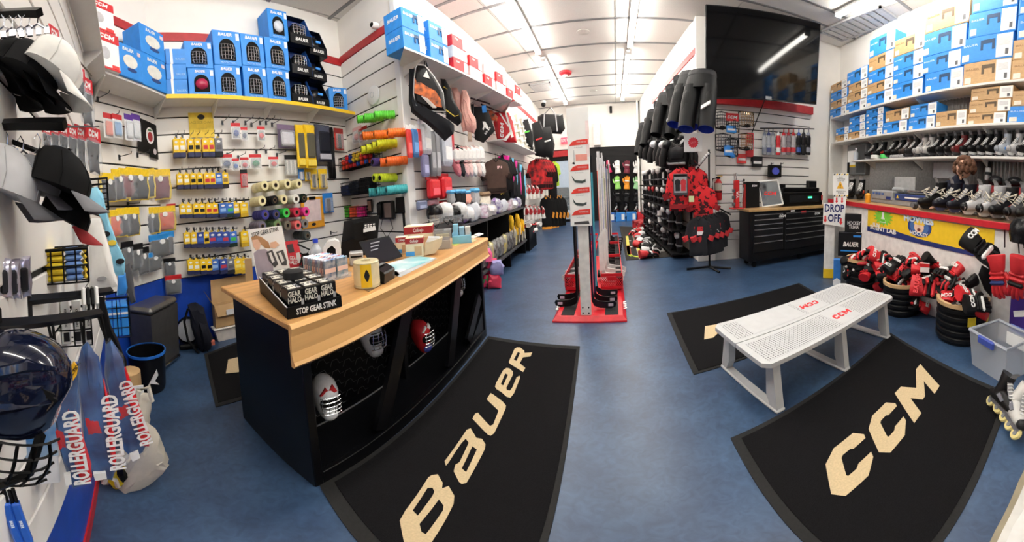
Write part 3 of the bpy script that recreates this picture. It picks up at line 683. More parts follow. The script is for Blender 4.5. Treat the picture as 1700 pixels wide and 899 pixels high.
part(t,'sheet',G().box(-wd/2,wd/2,-0.003,0,0,h),cm((232,200,62),0.6));part(t,'emblem',G().prism(arc(0,h*.82,wd*.15,h*.11,0,360,12)[:-1],-0.006,-0.003),cm((70,66,60)))
text(t,'LACE SIZE CHART',cm((190,158,40)),wd*.12,(0,-0.005,h*.6));text(t,'kids  youth\njunior  senior',cm((200,168,48)),wd*.1,(0,-0.005,h*.3))
for i,(a,it,sh_)in enumerate([((384,204,399,231),(60,90,170),'ball'),((400,211,411,233),(60,70,110),'ball'),((427,210,440,234),(220,40,50),'ball'),((366,256,386,281),(40,60,110),'ball'),((385,263,397,283),(40,100,180),'ball'),((399,261,413,281),(220,60,80),'ball'),((414,256,434,280),(40,140,90),'ball'),((446,260,462,279),(220,60,60),'ball')]):
    put(FN,carded(WHI,it,(206,40,48),sh_),'mgc%d'%i,a,'red and white mouthguard pack, %s from the left in the %s row'%(ORD[i if i<3 else i-3],'upper' if i<3 else 'lower'),0.16,'red and white mouthguard packs')
for i,(u,v)in enumerate([(368,205),(376,258),(386,205),(394,262),(406,205),(416,208),(424,252),(430,205),(440,205),(450,208),(440,252),(458,258)]):hook(FN,u,v,0.34,'long wire hook among the red and white mouthguard packs, %s from the left'%ORD[i],'hooks of the mouthguard packs')
put(FN,carded((210,44,50),(170,30,36),(60,60,64),'long'),'redtool',(399,281,411,311),'hanging red skate tool below the mouthguard packs',0.14)
put(FN,carded((90,78,100),(220,218,226),(120,100,130)),'puck',(461,207,490,246),'purple grey boxed skate strap kit beside the yellow bag',0.12)
def bigbag(c,goods,edge):
    def b():
        t=thing('long_bag','x','bag');part(t,'bag',pillow(dense([(-.5,0),(.5,0),(.5,1),(-.5,1)],4),0.4,0.02,3),cm(c,0.3),True)
        part(t,'goods',G().rbox(-.38,.38,-.26,-.1,.22,.8,.05),cm(goods,0.6));part(t,'label',G().cbox((0,-.21,.12),(.8,.02,.14)),cm(edge));part(t,'header',G().rbox(-.5,.5,-.12,.12,.88,1,.03),cm(c,0.4));return t
    return b
put(FN,bigbag(YEL,(90,86,70),(250,220,90)),'bigy',(492,208,508,278),'tall yellow bag of laces, left of two',0.16,'tall yellow bags')
put(FN,bigbag(YEL,(80,80,76),(250,220,90)),'bigy',(506,208,523,279),'tall yellow bag of laces, right of two',0.2,'tall yellow bags')
put(FN,bigbag((70,74,92),(44,48,66),(190,190,200)),'bigk',(524,208,547,268),'clear bag with a navy mesh sack beside the tall yellow bags',0.14)
put(FN,carded((190,60,50),(60,40,36),(150,40,40),'long'),'rbx',(555,213,570,249),'red boxed blade pack at the right end of the wall',0.1)
for i in range(3):put(FN,carded((190,188,184),(230,228,222),(40,40,44),'long'),'tubes',(473+6.5*i,257,480+6.5*i,291),'pale tube pack under the purple grey kit, %s of three'%ORD[i],0.1,'pale tube packs')
for i,a in enumerate([(495,280,505,299),(506,280,516,300),(515,280,527,313),(529,280,543,313),(536,320,553,353)]):
    put(FN,carded([(50,130,210),YEL,YEL,YEL,(40,130,215)][i],[(230,230,235),(40,40,44),(60,60,60),(90,80,50),(30,40,60)][i],None,'long'),'sm%d'%i,a,['small blue wax pack under the tall yellow bags','small yellow pack beside the blue wax pack','slim yellow tool pack under the tall yellow bags','slim yellow pack with a curved tool, right of its twin','blue card with black scissors beside the clipboard'][i],0.08)
for i in range(2):put(FN,bigbag((30,30,32),(60,60,62),(20,20,20)),'strp',(543+6*i,212,549+6*i,296),'black helmet strap hanging by the clear navy bag, %s one'%('left','right')[i],0.06,'black straps')
# ---- stick tape on prongs
tc_={'cream':(236,226,176),'black':(28,28,30),'white':(238,238,230),'dark green':(24,50,40),'purple blue':(52,52,140),'navy':(36,44,98),'green':(56,200,76),'crimson':(196,30,66),'pink':(236,60,150),'patterned grey':(110,104,122),'camo green':(110,140,90),'camo brown':(110,102,88),'salmon':(236,110,110),'grey':(128,128,130),'charcoal':(72,78,76)}
for nm,it in[('first',[(440,308,'cream'),(458,307,'cream'),(478,304.5,'cream'),(497,304.5,'cream')]),('second',[(436,333,'cream'),(456.5,332,'black'),(472,330.5,'cream'),(492,330,'white'),(505,328.5,'dark green')]),('third',[(441,356,'purple blue'),(459,355.5,'navy'),(476,353,'green'),(493,352,'crimson'),(509,351,'pink')]),('fourth',[(436,375,'patterned grey'),(461.5,373,'camo green'),(478,374,'camo brown'),(495,373.5,'salmon'),(507,371,'grey')]),('fifth',[(511,391,'charcoal')])]:
    for i,(u,v,c)in enumerate(it):
        s,z=FN.hit(u,v,0.42);inst('tape'+c,taperoll(tc_[c]),FN.pt(s,z,0.06),FN.rz,'%s stack of stick tape, %s from the left in the %s row of tape'%(c,ORD[i],nm),'stick tape on prongs')
t=thing('clipboard','orange clipboard with a pink sheet hanging right of the tape rolls','clipboard',FN.px(521,378,0.05),FN.rz)
s,z,wd,h=FN.rect(503,327,540,378,0.05)
part(t,'board',G().rbox(-wd/2,wd/2,-0.01,0,0,h,0.01),cm((230,160,40)));part(t,'sheet',G().box(-wd*.36,wd*.36,-0.013,-0.01,h*.22,h*.92),cm((236,214,214)));part(t,'clip',G().rbox(-wd*.14,wd*.14,-0.03,0,h*.92,h*1.02,0.005),blackm)
part(t,'emblem',G().prism(arc(0,h*.12,wd*.1,h*.05,0,360,10)[:-1],-0.013,-0.01),cm((60,60,70)))
for i,(u,v)in enumerate([(430,395),(470,400),(548,386)]):hook(FN,u,v,0.2,'empty wire hook below the tape rolls, %s from the left'%ORD[i],'empty hooks under the tape')
# ================================================================ partition: rollers, balls, baskets
rl=[('green',(96,214,60),[(604,194),(616,191),(634,187)]),('orange',(246,120,32),[(613,222),(633,220),(657,217)]),('lime yellow',(224,228,40),[(611,246),(620,243),(630,239),(638,236)]),('purple',(72,56,120),[(624,269)]),('deep orange',(244,112,40),[(644,267),(655,265)]),('lime',(204,222,50),[(626,295),(636,295)]),('teal',(70,182,190),[(624,318),(638,316),(655,314)])]
for nm,c,it in rl:
    for i,(u,v)in enumerate(it):
        s,z=FP.hit(u,v,0.3)
        o=inst('rol'+nm,roller(c),FP.pt(s,z,0.03),FP.rz,'%s grip roller on the partition, %s from the left of its colour'%(nm,ORD[i]),'grip rollers on the partition',(1,0.75,1))
        if nm in('green','orange','lime yellow','deep orange','teal'):o.rotation_euler=(0,0,FP.rz-0.5)
t=thing('security_camera','white dome camera on the red stripe of the partition','camera',FP.px(627,44,0.02),FP.rz)
part(t,'housing',G().lathe([(0.05,0),(0.06,0.02),(0.06,0.1),(0.05,0.13)],14,Matrix.Rotation(PI/2,4,'X')),whitep,True);part(t,'lens',G().ball((0,-0.13,0),(0.042,0.02,0.042),12,6),black,True)
part(t,'cable',G().tube([(0.03,0,.03),(0.12,-0.02,.05),(0.2,-0.03,0.02),(0.26,-0.02,0.06)],0.006,5),whitep,True)
t=thing('wifi_disc','round white wireless disc mounted on the partition slats','router',FP.px(622,158,0.02),FP.rz)
part(t,'disc',G().lathe([(0.11,0),(0.155,0.015),(0.15,0.04),(0.09,0.055),(0.0,0.06)],24,Matrix.Rotation(PI/2,4,'X')),whitep,True);part(t,'ring',G().lathe([(0.05,0.056),(0.05,0.063),(0.042,0.063),(0.042,0.056)],20,Matrix.Rotation(PI/2,4,'X'),False),cm((215,218,222)),True)
def wbasket(f,box,d,label,pitch=0.05,slope=0.0,dep=0.26):
    s,z,wd,h=f.rect(*box,d);t=thing('wire_basket',label,'basket',f.pt(s,z,0.02),f.rz);part(t,'wires',basket(wd,dep,h,pitch,0.004,slope),wire);return t,s,z,wd,h
t,s,z,wd,h=wbasket(FP,(572,255,626,277),0.14,'black wire basket full of coloured street hockey balls',0.06)
rnd=random.Random(3);bc={'orange red':(240,70,36),'red':(216,40,46),'yellow':(244,206,50),'blue':(30,70,170)};k_=0
cnt={}
for lay,(nx,nd)in enumerate([(7,3),(7,3),(5,2)]):
    for i in range(nx):
        for j in range(nd):
            c=rnd.choice(['orange red']*3+['red']*2+['yellow','yellow','blue','blue']);cnt[c]=cnt.get(c,0)+1
            x=s-wd*.42+wd*.84*(i+.25*(j%2)+.2*lay)/7;dd=0.07+0.075*j+.02*lay
            inst('ball'+c,lambda:one('street_ball',G().ball((0,0,0.045),0.045,12,8),cm(bc[c],0.4),'x','ball',smooth=True),FP.pt(x,z+0.004+lay*0.078,dd),0,'%s street ball in the basket, %s layer, %s from left, %s row'%(c,('bottom','middle','top')[lay],ORD[i],('back','middle','front')[j]),'street hockey balls')
t,s,z,wd,h=wbasket(FP,(570,300,624,322),0.14,'black wire basket with dark blue goods under the ball basket',0.05)
for i,(q,c)in enumerate([(-.3,(30,44,90)),(0.0,(40,48,70)),(.3,(34,36,44))]):
    one('folded_pouch',G().rbox(-wd*.13,wd*.13,-0.12,0.12,0,h*(0.8+.15*i),0.03),cm(c,0.7),'%s dark folded pouch in the wire basket under the balls'%ORD[i],'pouch',FP.pt(s+wd*q,z+.006,0.15),FP.rz,'dark pouches',True)
t,s,z,wd,h=wbasket(FP,(574,343,610,360),0.12,'small wire basket holding neon tape sleeves',0.05,0,0.2)
for i,(u,c,nm)in enumerate([(575,(90,210,50),'lime green'),(587,(250,96,50),'orange'),(599,(250,50,150),'hot pink')]):
    g=G()
    s2,z2,w2,h2=FP.rect(u-5,342,u+5,360,0.14);tt=thing('neon_sleeve','%s ribbed sleeve in the small wire basket'%nm,'sleeve',FP.pt(s2,z+.006,0.12),FP.rz,'neon sleeves')
    for q in range(4):part(tt,'ring',G().lathe([(w2*.46,h2*q/4),(w2*.5,h2*(q+.1)/4),(w2*.5,h2*(q+.8)/4),(w2*.46,h2*(q+.92)/4)],12),cm(c,0.5),True)
t=thing('desk_phone','black corded desk phone hung on the partition behind the register','phone',FP.px(646,363,0.04),FP.rz)
s,z,wd,h=FP.rect(635,334,659,364,0.04)
part(t,'base',G().rbox(-wd/2,wd/2,-0.08,0,0,h,0.02),cm((44,44,46),0.4));part(t,'handset',G().rbox(-wd*.5,-wd*.2,-0.13,-0.06,h*.03,h*.97,0.03),black,True);part(t,'keypad',G().rbox(-wd*.05,wd*.42,-0.088,-0.078,h*.1,h*.9,0.005),cm((120,104,98),0.5))
part(t,'cord',G().tube([(-wd*.3,-0.06,0),(-wd*.4,-0.08,-h*.5),(0,-0.08,-h*1.0),(wd*.4,-0.06,-h*.5),(wd*.2,-0.04,0)],0.006,5),black,True)
t=thing('card_machine_holder','black bracket panel beside the desk phone','bracket',FP.px(668,365,0.03),FP.rz)
part(t,'panel',G().rbox(-0.1,0.1,-0.04,0,0.1,0.32,0.01),black);part(t,'leg_rail',G().rbox(0.03,0.07,-0.03,0,-0.9,0.12,0.008),black)
for i,(u,c)in enumerate([(594,(236,150,150)),(603,(228,60,50))]):put(FP,carded(WHI,c,(235,190,190)if i==0 else(200,40,40),'ball'),'fig%d'%i,(u-8,210,u+7,237),'%s toy pack hanging left of the orange rollers'%('pale pink','red')[i],0.12)
t=thing('picture_frame','tilted brown framed photo leaning left of the desk phone','frame',FP.px(616,352,0.06),FP.rz)
part(t,'frame',G().rbox(-0.07,0.07,-0.03,0,0,0.2,0.008),cm((70,56,44)));part(t,'photo',G().cbox((0,-0.032,0.1),(0.1,0.004,0.15)),cm((150,110,90)))
# ================================================================ near left: baskets, rails, guards, helmet, bin
def vframe(u,v,r):  # upright plane facing the camera r metres away
    p=atr(u,v,r);q=Vector((p.x,p.y)).normalized();e=Vector((q.y,-q.x));a=Vector((p.x,p.y))-e*2
    return Frame((a.x,a.y),tuple(Vector((p.x,p.y))+e*2)),p
def loc_poly(f,p,poly):  # pixel outline -> outline in the plane, about p
    s0=(Vector((p.x,p.y))-f.a).dot(f.e);return[(f.hit(u,v)[0]-s0,f.hit(u,v)[1]-p.z)for u,v in poly]
def soft(name,poly,r,m,label,cat,t=0.03,jit=0.003,seed=1,group=None,par=None,k=2,prof=None):
    u=sum(q[0]for q in poly)/len(poly);v=sum(q[1]for q in poly)/len(poly)
    f,p=vframe(u,v,r);g=pillow(dense(loc_poly(f,p,poly),k),t,jit,seed,prof)
    o=one(name,g,m,label,cat,p,f.rz,group,True);return o,f,p
def hw(u,v):return FH.px(u,v).xy.length
m_lb=mat('print_light_blue',(128,196,226),0.8,rgb2=(150,212,236),scale=20)
o,f,p=soft('printed_sock',[(150,312),(162,310),(171,323),(179,358),(194,404),(208,432),(207,456),(190,458),(183,412),(165,352),(147,328)],1.5,m_lb,'light blue sock with printed yellow and black badges hanging beside the caps','sock',0.08)
for u,v,c in[(186,402,(240,206,60)),(176,388,(30,34,40)),(199,432,(40,44,50))]:
    x,z=loc_poly(f,p,[(u,v)])[0];part(o,'badge',G().prism(arc(x,z,.022,.012,20,380,10)[:-1],-0.045,-0.02),cm(c))
o,f,p=soft('white_sleeve',[(146,364),(166,362),(179,404),(190,450),(196,474),(172,478),(148,482),(148,430)],1.2,cm((232,230,226),0.8),'white towel hanging from the end of the lower cap rail','towel',0.05)
x,z=loc_poly(f,p,[(169,460)])[0];part(o,'mark',G().prism(arc(x,z,.02,.007,0,360,10)[:-1],-0.028,-0.01),cm((150,150,152)))
soft('blue_pouch_pack',[(196,455),(208,452),(212,478),(207,490),(194,490)],1.7,cm((52,132,210),0.4),'bright blue pack under the printed sock','pack',0.05)
soft('grey_strap',[(206,440),(216,436),(222,470),(225,500),(218,504),(210,486)],1.85,cm((76,76,80),0.8),'dark grey strap hanging in front of the black packs','strap',0.03)
# baskets on the wall
def fbasket(box,r,d,pitch,label,fr=1.0):
    u=(box[0]+box[2])/2;v=(box[1]+box[3])/2;f,p=vframe(u,box[3],r);s,z,wd,h=f.rect(*box)
    t=thing('wire_basket',label,'basket',p+Vector((f.i.x,f.i.y,0))*d,f.rz);part(t,'wires',basket(wd,d,h,pitch,0.0028),wire);return t,f,p,wd,h
t,f,p,wd,h=fbasket((66,414,148,470),0.98,0.13,0.045,'black wire basket of yellow and blue bundles under the caps')
part(t,'mount_plate',G().rbox(-wd*.72,-wd*.5,-0.14,-0.12,h*.2,h*1.02,0.004),black)
for nm,u0,u1,c in[('yellow',74,108,(244,214,50)),('pale blue',108,138,(120,160,224)),('small yellow',139,146,(240,206,60))]:
    x0,x1=[loc_poly(f,p,[(u,440)])[0][0]for u in(u0,u1)]
    n=5
    for i in range(n):one('folded_bundle',G().rbox(x0,x1,0.012,0.118,i*h*.2+.004,(i+1)*h*.2,0.008),cm(c,0.7),'%s folded bundle, %s from the bottom in the basket under the caps'%(nm,ORD[i]),'bundle',p,f.rz,'folded bundles',True)
t,f,p,wd,h=fbasket((152,296,181,348),1.5,0.2,0.04,'empty black wire basket behind the printed sock')
t,f,p,wd,h=fbasket((96,520,154,574),1.12,0.1,0.07,'black wire basket holding upright white boxes')
for i,(u0,u1)in enumerate([(96,114),(115,133),(134,151)]):
    pl=loc_poly(f,p,[(u0-2,500),(u1-4,497),(u1+8,566),(u0+9,570)]);x0,x1=pl[0][0],pl[1][0];H=pl[0][1]
    tt=thing('white_carton','upright white tape carton, %s from the left in the basket by the rails'%ORD[i],'box',p,f.rz,'upright white cartons')
    part(tt,'carton',G().rbox(x0+.012,x1+.01,0.01,0.09,0.004,H,0.003),paper);part(tt,'picture',G().cbox(((x0+x1)/2+.011,0.008,H*.2),((x1-x0)*.6,0.004,H*.2)),cm((50,50,54)))
    text(tt,'KNEE PADS',cm((40,40,44)),(x1-x0)*.34,((x0+x1)/2+.011,0.007,H*.62),rot=(PI/2,PI/2,0))
t,f,p,wd,h=fbasket((176,494,218,560),1.75,0.16,0.06,'black wire basket holding blue boxes left of the trash can')
for i in range(3):
    tt=thing('blue_carton','%s bright blue box from the left in the basket by the trash can'%ORD[i],'box',p,f.rz,'blue boxes in the basket')
    x=-wd*.34+wd*.32*i;part(tt,'carton',G().rbox(x-wd*.14,x+wd*.14,0.01,0.15,0.004,h*.8,0.004),blue);part(tt,'stripe',G().cbox((x,0.008,h*.6),(wd*.28,0.004,h*.05)),paper)
# rails with straps and guards
for a,r,lab in[((42,498,184,482),(0.80,1.15),'upper black rail of the pair over the shin guard bags'),((-12,540,166,519),(0.60,0.95),'lower black rail that carries the shin guard bags')]:
    t=arm_bar(*a,r,lab,0.026);b_=atr(a[0]+4,a[1]+6,r[0]);part(t,'mount_plate',G().rbox(-.02,.012,-.012,.012,-.05,.03,.003),black)
t=thing('striped_strap','black and white striped strap looped over the black rails','strap',*face(151,500,0.98)[:1],face(151,500,0.98)[1])
for x,m_ in((-.022,paper),(-.008,black),(.006,black),(.02,paper)):part(t,'stripe',G().tube([(x,.012,.035),(x,-.02,.038),(x,-.03,.0),(x,-.022,-.036),(x,.012,-.036)],0.0075,5),m_,True)
o,f,p=soft('black_belt',[(160,494),(172,492),(184,540),(206,588),(212,606),(202,612),(184,572),(166,540)],1.0,black,'black belt curving down from the rails beside the trash can','belt',0.02)
m_rg=mat('guard_print',(24,40,96),0.35,scale=9,rgb2=(64,116,180),detail=6)
bagshine=mat('bag_shine',(225,230,236),0.08,alpha=0.07,spec=0.8,var=0,bump=0.6,scale=30)
def guard(pb,pr,r,lab,seed,strap,win,band,seedx=0.0):
    u=sum(q[0]for q in pb)/len(pb);v=sum(q[1]for q in pb)/len(pb);f,p=vframe(u,v,r)
    t=thing('shin_guard_bag',lab,'pack',p,f.rz,'printed shin guard bags on the rail')
    L=loc_poly(f,p,pb);part(t,'bag',pillow(dense(L,2),0.05,0.003,seed),m_rg,True);part(t,'film',pillow(dense([(x*1.05,z*1.03)for x,z in L],2),0.06,0.004,seed+5),bagshine,True)
    R=loc_poly(f,p,pr);mx_=sum(q[0]for q in R)/len(R);mz_=sum(q[1]for q in R)/len(R);part(t,'red_panel',pillow(dense([(mx_+(x-mx_)*1.25+(.012 if x<mx_ else .0),mz_+(z-mz_)*1.04)for x,z in R],2),0.056,0.002,seed+1),cm((214,28,40),0.3),True)
    tx_,tz_=(R[0][0]+R[1][0])/2,(R[0][1]+R[1][1])/2;far=max(R,key=lambda q:math.hypot(q[0]-tx_,q[1]-tz_))
    Ln=math.hypot(far[0]-tx_,far[1]-tz_);a=math.atan2(tz_-far[1],tx_-far[0]);cx=(tx_+far[0])/2+Ln*seedx;cz=(tz_+far[1])/2
    text(t,'ROLLERGUARD',cm((246,246,246)),Ln*.2,(cx,-0.0325,cz),bold=0.03,rot=(PI/2,-a,0),width=0.62)
    B=loc_poly(f,p,band);part(t,'red_band',pillow(dense(B,2),0.054,0.001,seed+2),cm((206,30,42),0.3),True)
    w_=loc_poly(f,p,win);part(t,'label',G().prism(w_,-0.034,-0.02),paper)
    s_=loc_poly(f,p,strap);G_=G().tube([(s_[0][0],0.0,s_[0][1]),(s_[1][0],0.0,s_[1][1])],0.004,5).tube([(s_[0][0]+.012,0.0,s_[0][1]),(s_[1][0],0.0,s_[1][1])],0.004,5);part(t,'cord',G_,black)
    return t,f,p
t,f,p=guard([(84,664),(96,640),(122,606),(132,600),(128,640),(134,700),(147,775),(146,798),(120,806),(104,768),(90,700)],[(92,668),(112,652),(128,690),(146,770),(147,796),(126,800),(112,748)],0.74,'shin guard bag with yellow top strip, left of three on the rail',1,[(78,528),(98,616)],[(106,776),(116,774),(118,790),(109,793)],[(90,704),(106,700),(112,738),(98,742)],.07)
y_=loc_poly(f,p,[(80,660),(84,642),(122,592),(128,600),(126,612),(90,662)]);part(t,'top_strip',G().prism(y_,-0.036,-0.024),cm((248,190,40),0.4));text(t,'THE ULTIMATE PROTECTION',cm((40,40,44)),0.011,(y_[3][0]*.5+y_[0][0]*.5,-0.038,(y_[3][1]+y_[0][1])/2),rot=(PI/2,-0.92,0))
guard([(136,575),(144,566),(162,590),(172,630),(190,740),(191,770),(186,793),(152,788),(140,760),(134,680),(126,620)],[(166,632),(174,640),(184,690),(191,762),(188,778),(180,770),(170,700)],0.86,'shin guard bag with a white label at its foot, middle of three on the rail',2,[(132,522),(140,575)],[(154,775),(174,773),(176,783),(157,786)],[(138,684),(168,684),(172,716),(142,720)],.05)
guard([(176,570),(184,566),(204,594),(214,640),(232,690),(244,736),(238,748),(222,757),(204,744),(188,690),(174,620)],[(196,618),(206,612),(222,650),(244,720),(243,736),(234,738),(216,690)],0.98,'shin guard bag in front of the black bucket, right of three on the rail',3,[(162,522),(180,575)],[(214,746),(228,740),(231,750),(219,756)],[(188,668),(214,660),(220,682),(198,694)],.02)
# navy helmet with cage, hung on the near rail
nav_m=mat('helmet_navy',(20,28,60),0.12,coat=0.8,var=0.02)
p,rz=face(30,640,0.55);t=thing('hockey_helmet','glossy navy helmet with cage hanging under the rails at the far left','helmet',p,rz)
t.rotation_euler=(0.15,0.25,rz)
part(t,'shell',G().rings([[(0.098*s_*math.cos(2*PI*i/20)-(0.012 if z<0 else 0),0.075*s_*math.sin(2*PI*i/20),z)for i in range(20)]for s_,z in((0.86,-.072),(0.97,-.05),(1.0,-.01),(0.98,.03),(0.88,.062),(0.66,.086),(0.35,.098),(0.05,.102))]),nav_m,True)
part(t,'ridge',G().tube([(-.085,-.03,.02),(-.05,-.058,.05),(0,-.055,.074),(.05,-.045,.07)],[.004,.012,.012,.004],6),nav_m,True);part(t,'ridge',G().tube([(-.09,-.03,-.03),(-.03,-.072,0.0),(.05,-.062,.02)],[.004,.012,.004],6),nav_m,True)
for x,z in((.02,.05),(.03,.044)):part(t,'vent',G().cbox((x,-.056,z),(.03,.02,.006),Matrix.Rotation(.4,4,'Y')),dark)
part(t,'emblem',G().prism([(-.075,.02),(-.055,.03),(-.045,.022),(-.06,.005)],-.066,-.05),paper)
part(t,'cage',cage(0.17,0.11,0.06,-0.18,-0.03,0.0032,6,5),mat('cage_black',(20,20,22),0.3,0.6),True);part(t,'chin_strap',G().tube([(.05,-.05,-.06),(.045,-.07,-.14),(.0,-.075,-.19)],.01,5),black,True)
t=thing('white_blue_box','white box with a blue wash below the navy helmet','box',*face(74,804,0.72));p=t.location
f,p=vframe(74,804,0.72);s,z,wd,h=f.rect(48,690,102,804)
part(t,'carton',G().rbox(-wd/2,wd/2,0,0.09,0,h,0.004),cm((226,228,232)));part(t,'print',G().box(-wd/2-.001,wd/2+.001,-0.002,0.06,h*.45,h*.98),mat('blue_wash',(66,128,190),0.5,rgb2=(190,210,226),scale=9))
for i,(u0,u1)in enumerate([(24,40),(40,56)]):
    f,p=vframe((u0+u1)/2,898,0.6);s,z,wd,h=f.rect(u0,818,u1,905);t=thing('blue_sleeve_pack','tall blue pack with black top at the bottom left corner, %s of two'%('left','right')[i],'pack',p,f.rz,'tall blue packs');t.rotation_euler=(0,-0.12,f.rz)
    part(t,'sleeve',G().rbox(-wd/2,wd/2,-.01,.012,0,h*.78,.004),cm((40,96,196),0.35));part(t,'top',G().tube([(-wd*.22,0,h*.76),(-wd*.22,0,h*.98)],wd*.22,8).tube([(wd*.22,0,h*.76),(wd*.22,0,h)],wd*.22,8),black,True)
    text(t,'BAUER',cm((220,230,245)),wd*.5,(0,-.0112,h*.42),rot=(PI/2,PI/2,0))
for i,(u,v,r)in enumerate([(8,462,.66),(24,462,.7),(42,458,.76)]):
    f,p=vframe(u,v+34,r);s,z,wd,h=f.rect(u-11,v-32,u+12,v+34);t=thing('shiny_pouch','shiny rainbow pouch under the grey caps, %s from the left'%ORD[i],'pack',p,f.rz,'shiny pouches')
    part(t,'pouch',pillow(dense([(-wd/2,0),(wd/2,0),(wd/2,h),(-wd/2,h)],3),.025,.003,i),mat('foil',(186,190,196),0.16,0.6,rgb2=(200,190,214),scale=30),True);part(t,'contents',G().rbox(-wd*.28,wd*.28,-.018,-.008,h*.15,h*.75,.01),cm((60,62,70),.4))
# ---- tote bag, bucket, paper roll on the floor
tb=onz(196,812);f,p=vframe(212,812,tb.xy.length);p.z=0.0
t=thing('tote_bag','crumpled cream cloth tote bag lying open on the floor under the shin guard bags','bag',p,f.rz)
cr=mat('canvas',(214,206,190),0.9,var=0.05,scale=14,bump=0.4)
q=lambda pl:loc_poly(f,p,pl)
part(t,'front_panel',pillow(dense(q([(189,832),(247,804),(278,772),(276,752),(262,722),(244,700),(226,742),(206,790)]),3),0.1,0.012,4),cr,True)
part(t,'back_panel',pillow(dense(q([(165,806),(176,826),(189,832),(206,800),(214,770),(230,700),(236,664),(256,662),(254,700),(244,740),(200,760)]),3),0.06,0.01,5,[(.5,.6),(.9,.9),(1,1.2),(1,1.6),(.8,2.0)]),cr,True)
for a in[[(226,670),(230,646),(246,640),(252,664)],[(172,800),(178,790),(192,794),(196,806)]]:part(t,'handle',G().tube([(x,-0.01,z)for x,z in q(a)],0.016,6),cr,True)
yl=q([(180,800),(204,776),(222,770),(212,800),(192,818)]);one('yellow_elbow_pad',pillow(dense(yl,2),0.1,.006,2,[(.5,-.2),(1,.1),(1,.4),(.6,.7)]),cm((238,212,30),.5),'yellow pad poking out of the tote bag','pad',p,f.rz,None,True)
one('black_strap_pad',pillow(dense(q([(194,784),(204,776),(214,786),(204,798)]),2),0.13,.004,2,[(.5,-.35),(1,-.2),(1,.2),(.6,.3)]),black,'black pad on the yellow pad in the tote bag','pad',p,f.rz,None,True)
one('white_cup_pad',pillow(dense(q([(200,768),(214,754),(226,758),(222,776),(206,782)]),2),0.1,.004,2,[(.5,0),(1,.2),(1,.5),(.6,.8)]),cm((232,228,214)),'cream pad at the back of the tote bag','pad',p,f.rz,None,True)
bp=onz(243,660);t=thing('bucket','black bucket with a white emblem and blue rim beside the trash can','bucket',(bp.x-.22,bp.y+0.02,0),face(243,640,2)[1])
part(t,'body',G().lathe([(.17,0),(.185,.05),(.2,.4),(.19,.4),(.17,.06),(.0,.05)],20,None,False),cm((20,20,24),.3),True);part(t,'rim',G().lathe([(.2,.385),(.21,.385),(.21,.41),(.2,.41)],20,None,False),cm((40,110,200),.4),True)
part(t,'emblem',G().prism([(-.02,.1),(.09,.28),(.1,.22),(.06,.16),(.1,.12),(.02,.14),(-.04,.08)],-.205,-.192),paper)
p,rz=face(212,604,2.2);t=thing('paper_roll','tan paper roll standing in front of the wall by the bucket','roll',(p.x,p.y,0.0),rz);part(t,'roll',G().lathe([(.07,0),(.09,.01),(.09,.62),(.07,.63)],14),kraft,True);part(t,'label',G().prism(arc(0,.52,.05,.03,0,360,10)[:-1],-.094,-.085),paper)
p,rz=face(225,624,2.1);t=thing('card_sign','white card leaning upright behind the bucket','card',(p.x,p.y,0),rz);part(t,'card',G().rbox(-.04,.05,0,.008,.2,.55,.002),paper);part(t,'stand',G().box(-.04,.05,.008,.03,0,.5),black)
# ---- trash can
F0=onz(258,622);F1=onz(300,590);e=(F1-F0);L=e.length;rz=math.atan2(e.y,e.x)
t=thing('trash_can','tall dark grey step trash can with a steel lid by the corner','trash can',F0,rz);tm=mat('can_grey',(92,90,88),0.32,0.6)
part(t,'body',G().hull([(x+s_,y+s2,z)for z,i_ in((0.02,.02),(.66,0))for x,y in((i_,i_),(L-i_,i_),(L-i_,.34-i_),(i_,.34-i_))for s_,s2 in((0,.02),(.02,0),(-.0,-.0))]),tm,False)
part(t,'lid',G().rbox(-.015,L+.015,-.015,.355,.665,.74,.03),mat('lid_grey',(120,118,116),0.28,0.7));part(t,'base',G().rbox(.01,L-.01,-.005,.33,0,.03,.005),black);part(t,'pedal',G().rbox(L*.2,L*.8,-.05,.0,.03,.06,.008),chrome)
# ---- backpack, fan, carton in a tub, mat behind the counter
bpk=onz(328,580);f,p=vframe(328,580,bpk.xy.length-.02);p.z=0
t=thing('backpack','dark navy backpack slumped on the floor against the blue wall','backpack',p,f.rz);q=lambda pl:loc_poly(f,p,pl);nv=mat('pack_navy',(28,32,50),.75,bump=.2)
part(t,'body',pillow(dense(q([(312,506),(326,503),(338,510),(346,540),(354,566),(350,578),(336,583),(326,570),(318,540)]),2),.26,.012,3),nv,True);part(t,'pocket',pillow(dense(q([(330,530),(342,534),(350,564),(344,576),(336,572)]),2),.12,.006,4,[(.5,-1.5),(1,-1.2),(1,-.6),(.8,0)]),nv,True)
part(t,'strap',G().tube([(x,-.1,z)for x,z in q([(312,508),(306,530),(312,560),(330,582)])],.018,6),black,True);x,z=q([(352,566)])[0];part(t,'patch',G().cbox((x,-.1,z+.02),(.06,.06,.05)),cm((200,110,90)))
f,p=vframe(314,570,bpk.xy.length+.12);p.z=0;t=thing('floor_fan','white round floor fan half hidden behind the backpack','fan',p,f.rz)
part(t,'disc',G().lathe([(.12,0),(.15,.02),(.15,.05),(.05,.07)],20,Matrix.Translation((0,0,.24))@Matrix.Rotation(PI/2,4,'X')),cm((205,208,214)),True);part(t,'guard',G().lathe([(.16,0),(.175,.01),(.175,.05),(.16,.06)],20,Matrix.Translation((0,0,.24))@Matrix.Rotation(PI/2,4,'X'),False),black,True);part(t,'foot',G().rbox(-.14,.14,-.1,.1,0,.07,.02),black)
